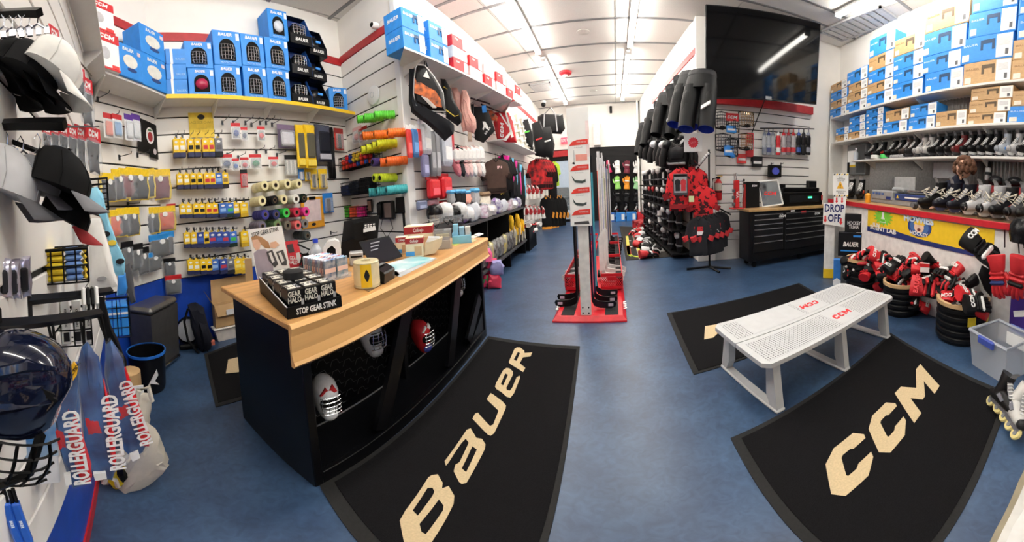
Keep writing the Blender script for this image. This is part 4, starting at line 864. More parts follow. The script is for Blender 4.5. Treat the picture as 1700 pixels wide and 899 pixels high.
s_,_=FN.hit(357,552,.24);a=FN.pt(s_,0,.24);e=Vector((FN.e.x,FN.e.y,0));L=.78;rz=FN.rz
t=thing('storage_tub','pale plastic tub on the floor under the cardboard box','tub',a,rz);part(t,'tub',G().hull([(i,i*.5,z)if k==0 else(L-i,i*.5,z)if k==1 else(L-i,.14-i*.5,z)if k==2 else(i,.14-i*.5,z)for z,i in((0,.05),(.17,0))for k in range(4)]),cm((214,206,198),.4));part(t,'rim',G().rbox(-.02,L+.02,-.02,.16,.165,.19,.008),cm((226,220,212),.4))
t=thing('cardboard_box','open cardboard box standing on the pale tub behind the counter','box',a+Vector((e.x,e.y,0))/e.length*.02+Vector((0,0,.195)),rz);W,D,H=.62,.13,.3
for nm,bb in(('side_panel',(0,W,0,.008,0,H)),('side_panel',(0,W,D-.008,D,0,H)),('end_panel',(0,.008,0,D,0,H)),('end_panel',(W-.008,W,0,D,0,H)),('bottom_panel',(0,W,0,D,0,.008))):part(t,nm,G().box(*bb),kraft)
part(t,'flap',G().hull([(0,D,H),(W,D,H),(.02,D+.04,H+.3),(W-.02,D+.04,H+.3),(0,D+.01,H),(W,D+.01,H)]),kraft);part(t,'flap',G().hull([(0,0,H),(0,D,H),(-.12,.04,H+.2),(-.12,D-.04,H+.2),(-.005,0,H),(-.005,D,H)]),kraft)
part(t,'flap',G().hull([(0,0,H),(W,0,H),(.03,-.05,H-.14),(W-.03,-.05,H-.14),(0,.008,H),(W,.008,H)]),kraft);part(t,'label',G().cbox((W*.38,-.058,H-.1),(.16,.004,.07),None),cm((214,214,216)));part(t,'red_label',G().cbox((W*.75,-.003,H*.2),(.16,.004,.12)),cm((238,226,224)))
one('small_blue_carton',G().rbox(0,.2,0,.12,0,.06,.004),cm((120,186,214)),'small pale blue box lying on the rim of the cardboard box','box',t.location+Vector((e.x,e.y,0))/e.length*.4+Vector((-.1,0,.3)),rz)
def matq(name,pts,label,border=0.05,h=0.012,bm_=None):
    t=thing(name,label,'mat',(0,0,0));c=sum((Vector(p)for p in pts),Vector((0,0)))/4;n=len(pts)
    part(t,'border',G().slab(pts,0.0,h*.6),mat('mat_border',(58,58,58),.9,var=.1,scale=60))
    inn=[tuple(Vector(p)+(c-Vector(p)).normalized()*border*1.41)for p in pts]
    part(t,'pile',G().slab(inn,h*.5,h),mat('mat_pile',(34,33,36),.97,var=.25,scale=220,bump=.4,spec=.1));return t
mk=[onz(339,588).xy,onz(358,676).xy,onz(470,640).xy,onz(430,552).xy]
t=matq('floor_mat',[tuple(v)for v in mk],'dark mat with a pale letter behind the counter',.05)
part(t,'lettering',G().slab([tuple(onz(u,v).xy)for u,v in[(379,598),(399,593),(400,607),(405,602),(404,612),(396,619),(375,621)]],.012,.0135),mat('letter_tan',(206,184,146),.95,var=.08,scale=90))
# ================================================================ sales counter
D0=onz(527,808).xy;D1=onz(808,557).xy;FD=Frame(D0,D1);DL=FD.L
wood=mat('counter_wood',(196,146,88),0.4,var=0.14,scale=3.0,detail=6)
lam=mat('counter_laminate',(226,176,112),0.35,var=0.08,scale=2.5,detail=6)
for m_ in(wood,lam):  # long grain
    nt=m_.node_tree;tc=[n for n in nt.nodes if n.type=='TEX_COORD'][0];nz=[n for n in nt.nodes if n.type=='TEX_NOISE'][0]
    mp=nt.nodes.new('ShaderNodeMapping');mp.inputs['Scale'].default_value=(0.6,6,6);nt.links.new(tc.outputs['Object'],mp.inputs[0]);nt.links.new(mp.outputs[0],nz.inputs['Vector'])
blk=mat('counter_black',(14,15,20),0.35,var=0.2)
t=thing('sales_counter','long black sales counter with wooden top and open wire-mesh front','counter',FD.pt(0,0),FD.rz)
DP=0.98
part(t,'worktop',G().rbox(-.09,DL+.1,-.045,DP+.05,1.065,1.1,.006),wood)
part(t,'front_edge',G().rings([[(x,y,z)for y,z in((-.05,1.098),(-.062,1.08),(-.05,1.04),(-.045,.96),(-.058,.915),(-.07,.9),(-.055,.885),(-.03,.885),(-.03,1.098))]for x in(-.09,DL+.1)]),lam)
part(t,'end_panel',G().rbox(-.01,.05,0,DP,0,1.065,.006),blk);part(t,'end_panel',G().rbox(DL-.05,DL+.01,0,DP,0,1.065,.006),blk)
part(t,'back_panel',G().box(.05,DL-.05,.5,.53,.06,1.06),blk);part(t,'rear_panel',G().box(.05,DL-.05,DP-.04,DP,0,1.06),blk)
part(t,'kick_board',G().rbox(.05,DL-.05,0.0,.04,0,.1,.004),blk);part(t,'bottom_shelf',G().box(.05,DL-.05,.04,.5,.07,.1),blk)
part(t,'shelf_glint',G().box(.05,DL-.05,.40,.405,.1,.112),cm((120,120,124)))  # pale grey strip paints in the glint along the shelf lip
part(t,'divider',G().rbox(DL*.5-.03,DL*.5+.03,0.3,.5,.1,1.06,.004),blk)
def plank(x0,z0,x1,z1,w_,y0,y1):
    e=Vector((x1-x0,z1-z0)).normalized();q=Vector((-e.y,e.x))*w_/2
    return G().prism([(x0+q.x,z0+q.y),(x1+q.x,z1+q.y),(x1-q.x,z1-q.y),(x0-q.x,z0-q.y)],y0,y1)
for a in((DL*.22,.12,DL*.40,.98),(DL*.62,.12,DL*.76,.98)):part(t,'brace',plank(*a,.13,.01,.045),blk)
part(t,'brace',plank(DL-.1,.5,DL*.8,.16,.12,.012,.045),blk);part(t,'gusset',G().prism([(DL-.05,.1),(DL-.5,.1),(DL-.05,.32)],.012,.045),blk)
part(t,'top_rail',G().rbox(.05,DL-.05,.005,.045,.86,1.06,.004),blk)
hx=G();c_=.085;nx=int((DL-.1)/(c_*1.5));vs=[];fs=[]
for i in range(nx):  # hexagonal wire mesh in front of the back panel
    for j in range(9):
        cx=.06+i*c_*1.5/1.0;cz=.14+j*c_*1.02+(c_*.51 if i%2 else 0)
        P=[(cx+c_*.55*math.cos(PI/3*k),.455,cz+c_*.58*math.sin(PI/3*k))for k in range(4)]+[(cx+c_*.95,.455,cz)]
        for a,b2 in((0,1),(1,2),(2,3),(0,4)):
            if P[b2][0]<DL-.05:hx.tube([P[a],P[b2]],.0022,3,False)
o=part(t,'wire_mesh',hx,mat('mesh_wire',(120,120,122),.35,.8));o['kind']='stuff'
wl_=cm((216,216,218),.3)
def gmask(c1,c2,c3):
    t=thing('goalie_mask','x','mask')
    part(t,'shell',G().rings([[(.105*s_*math.cos(2*PI*i/18),.03+.125*s_*math.sin(2*PI*i/18)-sh_,z)for i in range(18)]for s_,z,sh_ in((.35,0,.05),(.6,.03,.04),(.8,.09,.02),(.98,.17,0),(1,.23,0),(.86,.29,-.01),(.55,.325,-.02),(.08,.335,-.02))]),cm(c1,.2),True)
    part(t,'eye_opening',G().ball((0,-.062,.165),(.075,.04,.065),14,6),dark,True)
    part(t,'chin',G().ball((0,-.065,.055),(.062,.045,.05),12,6),cm(c2,.25),True)
    part(t,'cage',cage(.16,.14,.05,.095,-.088,.004,4,5),cagem,True)
    part(t,'stripe',G().prism([(-.07,.24),(-.02,.3),(0,.27),(.04,.31),(.07,.25),(.02,.235)],-.075,-.055),cm(c3,.3));part(t,'strap_plate',G().ball((0,.13,.18),(.07,.03,.09),10,6),black,True)
    return t
for i,(u,v,cs,lab)in enumerate([(545,690,((226,226,228),(236,236,238),(190,40,46)),'white goalie mask in the near bay of the counter front'),(620,588,((222,222,226),(230,230,232),(40,44,96)),'white goalie mask with navy and red chin under the counter edge'),(703,582,((170,36,42),(60,70,150),(230,230,232)),'red and white goalie mask in the middle of the counter front'),(757,492,((60,60,64),(190,190,194),(150,40,44)),'dark goalie mask in the far bay of the counter front')]):
    s,z=FD.hit(u,v,-.27);inst('gm%d'%i,lambda:gmask(*cs),FD.pt(s,max(.102,z),-.27),FD.rz+(-.35,-.2,-.1,-.1)[i],lab,'goalie masks',(.86,.86,.86))
# ---- things on the counter
ZT=1.1
T0=onz(478,530,ZT);T1=onz(567,508,ZT);T3=onz(427,468,ZT);e1=(T1-T0).xy;W3=e1.length;rz=math.atan2(e1.y,e1.x);D3=.62
t=thing('display_tray','black cardboard counter tray reading STOP GEAR STINK','tray',T0+Vector((0,0,.001)),rz)
part(t,'front_panel',G().box(0,W3,-.004,.004,0,.055),black);part(t,'bottom_panel',G().box(0,W3,0,D3,0,.004),black);part(t,'back_panel',G().box(0,W3,D3-.006,D3,0,.055),black)
for x in(0,W3):part(t,'side_panel',G().prism([(0,0),(D3,0),(D3,.1),(0,.055)],-.003,.003,Matrix.Translation((x,0,0))@Matrix.Rotation(PI/2,4,'Z')),black)
part(t,'white_edge',G().tube([(0,0,.056),(0,D3,.1)],.004,4),paper);text(t,'STOP GEAR STINK',paper,.04,(W3*.52,-.006,.027),bold=.02,width=.72)
bw=(W3-.03)/3;bd=(D3-.03)/4
def halo():
    t=thing('halo_box','x','box');part(t,'carton',G().rbox(0,bw*.96,0,bd*.95,0,.125,.003),mat('halo_black',(22,22,26),.3))
    part(t,'top_label',G().box(bw*.12,bw*.62,bd*.2,bd*.75,.125,.1265),cm((226,222,210)));part(t,'top_icon',G().box(bw*.68,bw*.88,bd*.2,bd*.75,.125,.1265),cm((170,170,172)))
    text(t,'OZ + C',cm((30,30,34)),bd*.3,(bw*.37,bd*.47,.127),rot=(0,0,0),bold=.02,width=.7)
    text(t,'GEAR\nHALO',cm((230,226,212)),.036,(bw*.36,-.002,.09),bold=.02,width=.8);part(t,'front_icon',G().box(bw*.74,bw*.9,-.001,0,.035,.075),cm((170,170,172)));return t
for j in range(4):
    for i in range(3):
        q=T0.xy+e1.normalized()*(.015+i*bw)+Vector((-e1.y,e1.x)).normalized()*(.012+j*bd)
        inst('halo',halo,(q.x,q.y,ZT+.006),rz,'small black box in the counter tray, %s row, %s from the left'%(('front','second','third','back')[j],ORD[i]),'black boxes in the counter tray')
q=onz(487,462,ZT+.131);one('puck',G().lathe([(.058,0),(.064,.005),(.064,.04),(.058,.045)],24),mat('rubber',(58,58,60),.8,bump=.2),'black rubber puck lying on the boxes in the tray','puck',q,0,None,True)
f,p=vframe(452,452,onz(480,450,ZT).xy.length);p.z=ZT+.13
t=thing('placard','white cardboard placard of a woman holding up skates','sign',p,f.rz);q=lambda pl:loc_poly(f,p,pl)
part(t,'card',G().prism(q([(411,381),(468,374),(483,452),(427,462)]),0,.008),paper)
def pr(nm,pl,c,k):part(t,nm,G().prism(q(pl),-.0012*k,0),cm(c,.6)if isinstance(c,tuple)else c)
pr('shirt_print',[(421,420),(428,414),(440,413),(447,418),(453,440),(455,458),(428,461)],(168,158,170),1);pr('hair_print',[(417,394),(424,390),(434,393),(446,402),(449,412),(440,411),(432,404),(420,406)],(176,132,92),2)
pr('face_print',[(419,398),(428,397),(433,404),(431,413),(425,415),(420,408)],(226,184,158),3);pr('hand_print',[(449,402),(458,400),(464,406),(456,412),(448,410)],(222,180,152),3);pr('boot_print',[(442,418),(452,414),(456,424),(462,438),(456,444),(446,432)],(70,70,72),3);pr('boot_print',[(458,418),(470,414),(476,432),(476,440),(468,440),(462,428)],(72,72,74),3);pr('boot_print',[(446,420),(450,418),(456,434),(452,436)],(226,226,226),4);pr('boot_print',[(462,420),(466,418),(472,432),(468,436)],(226,226,226),4)
c0,c1=q([(440,385)])[0],q([(464,380)])[0];text(t,'STOP GEAR STINK',cm((60,64,66)),.1*abs(q([(468,374)])[0][0]-q([(411,381)])[0][0])*1.5,(c0[0],-.002,c0[1]),bold=.012,width=.64,rot=(PI/2,-.12,0))
part(t,'support',G().cbox((q([(413,450)])[0][0],.03,q([(413,450)])[0][1]),(.07,.03,.2)),kraft)
f,p=vframe(490,447,onz(492,444,ZT).xy.length);p.z=ZT;q=lambda pl:loc_poly(f,p,pl)
t=thing('red_card','red leaflet card standing right of the white placard','card',p,f.rz);part(t,'card',G().prism(q([(473,401),(494,398),(506,448),(483,452)]),0,.006),cm((226,60,72),.5));part(t,'picture',G().prism(q([(476,406),(486,404),(489,418),(479,420)]),-.001,0),cm((80,70,76)));part(t,'text_panel',G().prism(q([(491,420),(497,418),(501,434),(495,437)]),-.001,0),paper);x,z=q([(487,432)])[0];text(t,'GEAR\nHALO',paper,.045,(x,-.002,z),bold=.02,width=.7,rot=(PI/2,.2,0))
q=onz(527,447,ZT);t=thing('water_bottle','clear water bottle with a blue cap beside the card packs','bottle',(q.x,q.y,ZT))
part(t,'bottle',G().lathe([(.05,0),(.058,.01),(.058,.05),(.053,.06),(.058,.07),(.058,.14),(.05,.17),(.024,.2),(.022,.215)],14),mat('bottle_clear',(214,222,232),.1,alpha=.5,var=0),True);part(t,'cap',G().lathe([(.026,.215),(.026,.245),(.02,.247)],12),cm((40,70,200),.4),True);part(t,'label',G().lathe([(.0585,.075),(.0585,.13)],14,None,False),cm((220,224,232)),True)
q=onz(599,478,ZT);t=thing('tape_roll','fat clear tape roll with a yellow label on the counter','tape',(q.x,q.y+.06,ZT+.001),0)
part(t,'roll',G().lathe([(.035,0),(.085,0),(.09,.005),(.09,.075),(.088,.078),(.09,.081),(.09,.15),(.085,.155),(.035,.155),(.035,0)],24,None,False),cm((226,214,174),.25),True);part(t,'label',G().lathe([(.0905,.02),(.0905,.14)],24,None,False),cm((236,222,180),.3),True)
lb_=G();lb_.rings([[(.092*math.cos(a),.092*math.sin(a),z)for z in(.012,.145)]for a in[-1.15+.09*i for i in range(10)]],False,False);part(t,'yellow_label',lb_,yellow,True);lb_=G();lb_.rings([[(.0925*math.cos(a),.0925*math.sin(a),.08+s_*.035*math.sin(PI*i/6))for s_ in(-1,1)]for i,a in enumerate([-.9+.07*i for i in range(7)])],False,False);part(t,'emblem',lb_,cm((50,50,54)),True)
# trading card tray
q0=onz(541,470,ZT);q1=onz(584,458,ZT);e=(q1-q0).xy;rz=math.atan2(e.y,e.x);L=e.length
t=thing('card_tray','clear tray of shiny card packs behind the tape roll','tray',q0+Vector((0,0,.001)),rz);part(t,'tray',G().box(0,L,0,.005,0,.03).box(0,L,.4,.405,0,.03).box(0,.005,0,.4,0,.03).box(L-.005,L,0,.4,0,.03).box(0,L,0,.4,0,.004),bagclear)
for i in range(2):
    for j in range(9):
        c=[(84,120,170),(150,80,90),(170,190,214),(90,90,150),(196,120,90),(110,160,190)][(i*5+j)%6];x=.008+i*(L-.01)/2;y=.02+j*.04
        a=q0.xy+e.normalized()*x+Vector((-e.y,e.x)).normalized()*y
        g=G().rbox(0,(L-.03)/2,0,.02,0,.14,.006);tt=thing('card_pack','shiny card pack in the clear tray, %s column, %s from the front'%(('left','right')[i],ORD[j]),'pack',(a.x,a.y,ZT+.006),rz,'shiny card packs')
        part(tt,'wrapper',g,mat('foil_%d'%((i*5+j)%6),c,.25,.5,rgb2=(214,220,230),scale=24));part(tt,'band',G().box(0.004,(L-.03)/2-.004,-.001,0,.05,.08),cm((230,200,190)))
q=onz(628,468,ZT);t=thing('card_reader','black card reader standing on the counter edge','card reader',q+Vector((0,.04,.001)),FD.rz+.2);part(t,'body',G().hull([(x,y,z)for x in(-.08,.08)for y,z in((-.06,0),(.08,0),(-.06,.07),(.08,.13),(-.068,.06))]),mat('dark_gloss',(26,26,28),.25));part(t,'keypad',G().box(-.05,.05,-.01,.06,.1,.104,Matrix.Rotation(.0,4,'X')),grey)
def flatq(name,pl,m,label,cat,z=ZT,h=.002):return one(name,G().slab([tuple(onz(u,v,z).xy)for u,v in pl],z,z+h),m,label,cat)
wm=mat('flyer_art',(250,250,250),.4,rgb2=(110,196,206),scale=3.5)
flatq('counter_pad',[(588,474),(658,450),(664,456),(612,484)],cm((120,96,70),.5),'brown pad lying under the card reader','pad',ZT+.0005,.002)
flatq('paper_sheet',[(634,440),(688,425),(724,428),(663,452)],wm,'white sheet with a blue green picture on the counter','paper',ZT+.003);flatq('clear_folder',[(644,452),(700,436),(726,429),(664,460)],cm((200,204,208),.2),'clear folder edge under the blue green sheet','folder',ZT+.0005)
# screens
f,p=vframe(640,440,2.15);q=lambda pl:loc_poly(f,p,pl);p.z=onz(640,440,ZT).z
p=onz(642,436,ZT);f,p=vframe(642,436,p.xy.length+.05);p.z=ZT;q=lambda pl:loc_poly(f,p,pl);ql=q([(594,404),(646,394),(669,426),(617,442)])
def tilt(pl,z0,k):return[(x,k*(z-z0),z)for x,z in pl]
t=thing('tablet','black tablet till tilted on its stand on the counter','tablet',p,f.rz);tp=tilt(ql,0,.6);bk=[(x,y+.02,z)for x,y,z in tp];part(t,'body',G().add(tp+bk,[(3,2,1,0),(4,5,6,7)]+[(i,(i+1)%4,4+(i+1)%4,4+i)for i in range(4)]),black)
cxx=sum(x for x,_ in ql)/4;czz=sum(z for _,z in ql)/4;sp=tilt([(cxx+(x-cxx)*.9,czz+(z-czz)*.9)for x,z in ql],0,.6);part(t,'screen',G().add([(x,y-.002,z)for x,y,z in sp],[(3,2,1,0)]),mat('screen_dark',(52,50,58),.15,emit=.25,var=.02))
for k in range(3):
    x,z=ql[0][0]*.45+ql[2][0]*.2+cxx*.35,ql[0][1]*(.7-.16*k)+ql[2][1]*.2+.02;ln=tilt([(x-.04,z+.01),(x+.05-.01*k,z+.02),(x+.05-.01*k,z+.012),(x-.04,z+.002)],0,.6);part(t,'text_line',G().add([(a,b2-.004,c)for a,b2,c in ln],[(3,2,1,0)]),cm((170,170,180)))
part(t,'stand',G().rbox(-.12,.08,.1,.3,0,.12,.01),cm((190,192,196),.3))
b2=FD.pt(1.62,ZT,0)+Vector((-.80,0,0));f,p=vframe(598,420,b2.xy.length);p.z=ZT;q=lambda pl:loc_poly(f,p,pl)
t=thing('till_monitor','black till screen seen from behind on the counter','monitor',p,f.rz);ml=q([(571,367),(630,357),(627,398),(566,410)]);part(t,'panel',G().prism(ml,0,.03),mat('dark_satin',(44,44,46),.35));part(t,'mount',G().prism(q([(585,370),(604,367),(606,400),(588,396)]),-.08,0),black);part(t,'stand',G().prism(q([(567,400),(606,392),(606,424),(565,426)]),-.06,.1),black)
part(t,'keypad',G().prism(q([(603,370),(622,367),(623,379),(603,383)]),-.11,-.08),cm((60,60,62)));part(t,'label',G().prism(q([(603,378),(622,374),(623,380),(603,384)]),-.114,-.08),whitep)
for i in range(4):
    for j in range(2):part(t,'key',G().prism(q([(605+i*4.4,371.5-i*.6+j*3.2),(608+i*4.4,371-i*.6+j*3.2),(608+i*4.4,373-i*.6+j*3.2),(605+i*4.4,373.5-i*.6+j*3.2)]),-.115,-.11),paper)
p_=onz(552,432,ZT);f,p=vframe(552,432,p_.xy.length-.35);p.z=ZT;q=lambda pl:loc_poly(f,p,pl);t=thing('label_printer','white arched label printer with a black mouth behind the water bottle','printer',p,f.rz)
part(t,'casing',G().prism(q([(535,433),(537,410),(545,400),(556,397),(563,400),(566,412),(566,432),(558,432),(557,412),(551,406),(543,412),(541,433)]),-.05,.12),whitep);part(t,'mouth',G().prism(q([(541,433),(543,412),(551,406),(557,412),(558,432)]),-.04,.11),dark)
p_=onz(592,432,ZT);f,p=vframe(592,432,p_.xy.length-.2);p.z=ZT;s,z,wd,h=f.rect(582,410,605,432);t=thing('receipt_printer','silver receipt printer under the till screen','printer',p,f.rz);part(t,'body',G().rbox(-wd/2,wd/2,-.06,.06,0,h,.008),cm((168,166,164),.3));part(t,'slot',G().cbox((0,-.062,h*.7),(wd*.8,.004,.012)),dark)
p_=onz(505,436,ZT);f,p=vframe(510,440,p_.xy.length-.3);p.z=ZT;t=thing('wire_stand','black wire stand with clips between the red leaflet and the bottle','stand',p,f.rz);q=lambda pl:loc_poly(f,p,pl)
for a in[[(494,405),(514,414),(508,424),(498,420)],[(498,440),(502,422),(512,422),(514,440)],[(500,446),(514,446)]]:part(t,'wire',G().tube([(x,0,z)for x,z in q(a)],.008,5),black,True)
part(t,'clip_block',G().prism(q([(500,422),(512,420),(514,444),(501,446)]),0,.04),black);part(t,'base',G().box(-.08,.06,-.03,.06,.001,.02),black)
def rwbox(box,lab,dz=0.0,r=None):
    pp=onz((box[0]+box[2])/2,box[3],ZT);f,p=vframe((box[0]+box[2])/2,box[3],r or pp.xy.length);p.z=ZT+dz;s,z,wd,h=f.rect(*box);t=thing('snack_box',lab,'box',p,f.rz-.12,'red and cream counter boxes')
    D=wd*.75;part(t,'carton',G().rbox(-wd/2,wd/2,0,D,0,h,.004),cm((232,220,190),.5));part(t,'red_band',G().box(-wd/2-.001,wd/2+.001,-.001,D+.001,h*.7,h*.97),cm((158,30,36),.45));part(t,'blue_band',G().box(-wd/2-.001,0,-.002,D,h*.08,h*.3),cm((70,150,214)));part(t,'lid_print',G().box(-wd*.3,wd*.3,D*.2,D*.8,h,h+.002),paper);text(t,'Colloejo',paper,h*.2,(0,-.003,h*.83),shear=.2,bold=.01,width=.7);part(t,'picture',G().box(.0,wd*.4,-.002,0,h*.1,h*.55),cm((206,170,130)));return t
rwbox((672,370,720,412),'tallest red and cream box, behind its two smaller twins',r=onz(690,426,ZT).xy.length+.28);rwbox((674,394,704,427),'small red and cream box at the front of the three');rwbox((658,393,678,422),'small red and cream box at the left of the three')
p_=onz(716,424,ZT);f,p=vframe(716,422,p_.xy.length);p.z=ZT;q=lambda pl:loc_poly(f,p,pl);t=thing('kraft_tray','cream folded card tray of small tags beside the red boxes','tray',p,f.rz);part(t,'tray',G().prism(q([(706,404),(735,394),(733,406),(722,420),(704,424)]),0,.1),cm((216,200,168)));part(t,'tags',G().prism(q([(708,402),(711,394),(730,394),(728,400)]),.01,.08),paper)
p_=onz(735,414,ZT);f,p=vframe(736,412,p_.xy.length);p.z=ZT;s,z,wd,h=f.rect(721,382,751,413);t=thing('acrylic_case','clear acrylic case of small goods on the counter','case',p,f.rz);part(t,'case',G().box(-wd/2,wd/2,0,.22,0,h),mat('acrylic',(200,206,210),.08,alpha=.35,var=0))
for k in range(3):part(t,'goods',G().box(-wd*.4,wd*.4,.03+k*.06,.06+k*.06,.004,h*(.45+.14*k)),cm([(170,160,140),(140,140,146),(206,196,150)][k]))
p_=onz(767,404,ZT);f,p=vframe(767,402,p_.xy.length);p.z=ZT;s,z,wd,h=f.rect(751,376,783,403);t=thing('blue_display','pale blue counter display holding small boxes','display',p,f.rz);part(t,'tray',G().rbox(-wd/2,wd/2,0,.02,0,h*.5,.004).box(-wd/2,wd/2,0,.2,0,.01).box(-wd/2,-wd/2+.01,0,.2,0,h*.6).box(wd/2-.01,wd/2,0,.2,0,h*.6),cm((130,196,226)))
for k in range(3):one('small_goods_box',G().rbox(-wd*.14,wd*.14,0,.1,0,h*(.9+.2*(k==0)),.004),cm([(140,200,226),(150,190,210),(210,206,200)][k]),'%s small box standing in the pale blue display'%ORD[k],'box',f.pt(s-wd*.32+wd*.32*k,ZT+.012,-.05),f.rz,'boxes in the pale blue display')
for k,(u,v)in enumerate([(756,405),(768,400),(776,398),(786,393),(795,389),(762,397),(784,399)]):flatq('sticker',[(u-8,v),(u,v-3),(u+8,v-1),(u,v+3)],cm([(220,220,90),(200,204,206),(150,200,200),(214,210,200),(230,230,230),(190,190,196),(206,196,150)][k]),'flat sticker at the far end of the counter, %s from the left'%ORD[k],'sticker',ZT+.0004*k+.001,.0008)
# ================================================================ mats on the shop floor
tan=MATS['letter_tan']
def flat_loops(loops,z,h=.0015):  # outline with holes, laid level
    bm=bmesh.new()
    for L in loops:
        vs=[bm.verts.new((x,y,0))for x,y in L]
        for i in range(len(vs)):bm.edges.new((vs[i],vs[(i+1)%len(vs)]))
    bmesh.ops.triangle_fill(bm,use_beauty=True,edges=bm.edges[:]);bm.verts.index_update()
    g=G();g.add([(v.co.x,v.co.y,z+h)for v in bm.verts],[[v.index for v in f.verts]for f in bm.faces])
    bm.free();n0=0
    for L in loops:
        k=len(L);g.add([(x,y,z)for x,y in L]+[(x,y,z+h)for x,y in L],[(i,(i+1)%k,k+(i+1)%k,k+i)for i in range(k)])
    return g
t=matq('floor_mat',[(-1.60,3.20),(-.456,3.14),(-.27,.42),(-1.38,.70)],'black entrance mat with tan lettering BAUER along the sales counter',.06)
Z3=lambda pl,ox,oy,k:[tuple(onz(ox+x/k,oy+y/k,.012).xy)for x,y in pl]
c1=lambda pl:Z3(pl,500,660,3.696);c2=lambda pl:Z3(pl,770,560,5.285)
glyphs=[[c1([(605,752),(640,690),(780,488),(800,474),(838,468),(868,520),(864,556),(905,540),(940,600),(935,650),(890,740),(800,885),(760,930),(680,935),(632,890)]),c1([(684,690),(775,552),(806,550),(818,575),(806,600),(716,722)]),c1([(726,772),(845,622),(874,660),(870,690),(765,836),(738,822)])],
          [c1([(880,388),(1015,196),(1040,186),(1075,245),(1110,252),(1131,285),(1126,315),(1015,520),(985,528),(968,514),(936,450),(946,410),(972,394),(1028,275),(1010,250),(985,275),(945,332),(905,396),(888,416)]),c1([(985,432),(1050,296),(1078,316),(1012,456)])],
          [c2([(75,710),(100,665),(125,658),(145,685),(230,775),(258,762),(305,640),(200,540),(235,486),(260,500),(340,560),(370,596),(365,626),(266,838),(235,860),(208,848)])],
          [c2([(274,430),(285,395),(345,286),(375,265),(400,270),(430,297),(432,322),(372,440),(378,460),(405,465),(425,440),(462,350),(488,333),(494,352),(440,488),(408,528),(375,518),(330,478),(285,450)]),c2([(324,408),(363,314),(388,326),(346,420)])],
          [c2([(395,215),(405,190),(445,100),(465,87),(495,88),(530,115),(533,135),(600,130),(585,165),(520,172),(490,225),(540,265),(520,302),(470,270),(405,230)]),c2([(438,192),(474,126),(493,135),(462,206)])]]
for gl in glyphs:part(t,'lettering',flat_loops(gl,.0115),tan)
t=matq('floor_mat',[(.66,1.61),(2.86,2.03),(2.42,.45),(.55,.33)],'black mat with large tan CCM lettering in front of the bench',.05)
def ccm_floor(par,bl,br,tr,z,m,h=.0015,flip=False):
    o,x_,y_=Vector(bl),Vector(br)-Vector(bl),Vector(tr)-Vector(br);P=ccm_poly();xs=[q[0]-.22*(q[1]+.5)for p in P for q in p];x0,x1=min(xs),max(xs)
    for p in P:
        L=[]
        for a,b2 in p:
            u_=(a-.22*(b2+.5)-x0)/(x1-x0);w_=b2+.5;q=o+x_*u_+y_*w_;L.append((q.x,q.y))
        part(par,'lettering',flat_loops([L],z,h),m)
F2=lambda u,v,z=.012:tuple(onz(u,v,z).xy)
ccm_floor(t,F2(1384,838),F2(1560,640),F2(1528,604),.0115,tan)
t=matq('floor_mat',[(.655,3.94),(3.1,4.27),(3.0,2.85),(.65,2.47)],'black mat partly hidden behind and under the bench',.05)
part(t,'lettering',G().slab([F2(u,v)for u,v in[(1170.5,541),(1190,538),(1190.5,548),(1199,546),(1184,560),(1169,563)]],.012,.0135),tan)
# ================================================================ bench
bm_=mat('bench_grey',(206,207,208),.4,var=.03)
pf=mat('bench_perforated',(206,207,208),.4,var=.02);nt=pf.node_tree;bs=nt.nodes['Principled BSDF'];tc=[n for n in nt.nodes if n.type=='TEX_COORD'][0]
vm=nt.nodes.new('ShaderNodeVectorMath');vm.operation='MULTIPLY';vm.inputs[1].default_value=(40,40,0);nt.links.new(tc.outputs['Object'],vm.inputs[0])
fr=nt.nodes.new('ShaderNodeVectorMath');fr.operation='FRACTION';nt.links.new(vm.outputs[0],fr.inputs[0]);sb=nt.nodes.new('ShaderNodeVectorMath');sb.operation='SUBTRACT';sb.inputs[1].default_value=(.5,.5,0);nt.links.new(fr.outputs[0],sb.inputs[0])
le=nt.nodes.new('ShaderNodeVectorMath');le.operation='LENGTH';nt.links.new(sb.outputs[0],le.inputs[0]);lt=nt.nodes.new('ShaderNodeMath');lt.operation='LESS_THAN';lt.inputs[1].default_value=.27;nt.links.new(le.outputs['Value'],lt.inputs[0])
mx=nt.nodes.new('ShaderNodeMix');mx.data_type='RGBA';nt.links.new(lt.outputs[0],mx.inputs[0]);src=bs.inputs['Base Color'].links[0].from_socket;nt.links.new(src,mx.inputs[6]);mx.inputs[7].default_value=(.14,.14,.15,1);nt.links.new(mx.outputs[2],bs.inputs['Base Color'])
zb=.44;Q=[onz(u,v,zb).xy for u,v in[(1197,537),(1416,464),(1467,498),(1254,612)]]
o0=(Q[0]+Q[3])/2;ex=((Q[1]+Q[2])/2-o0);BLn=ex.length;rz=math.atan2(ex.y,ex.x);BW=((Q[0]-Q[3]).length+(Q[1]-Q[2]).length)/2
t=thing('bench','light grey two-plank bench with red CCM lettering between the mats','bench',(o0.x,o0.y,0),rz)
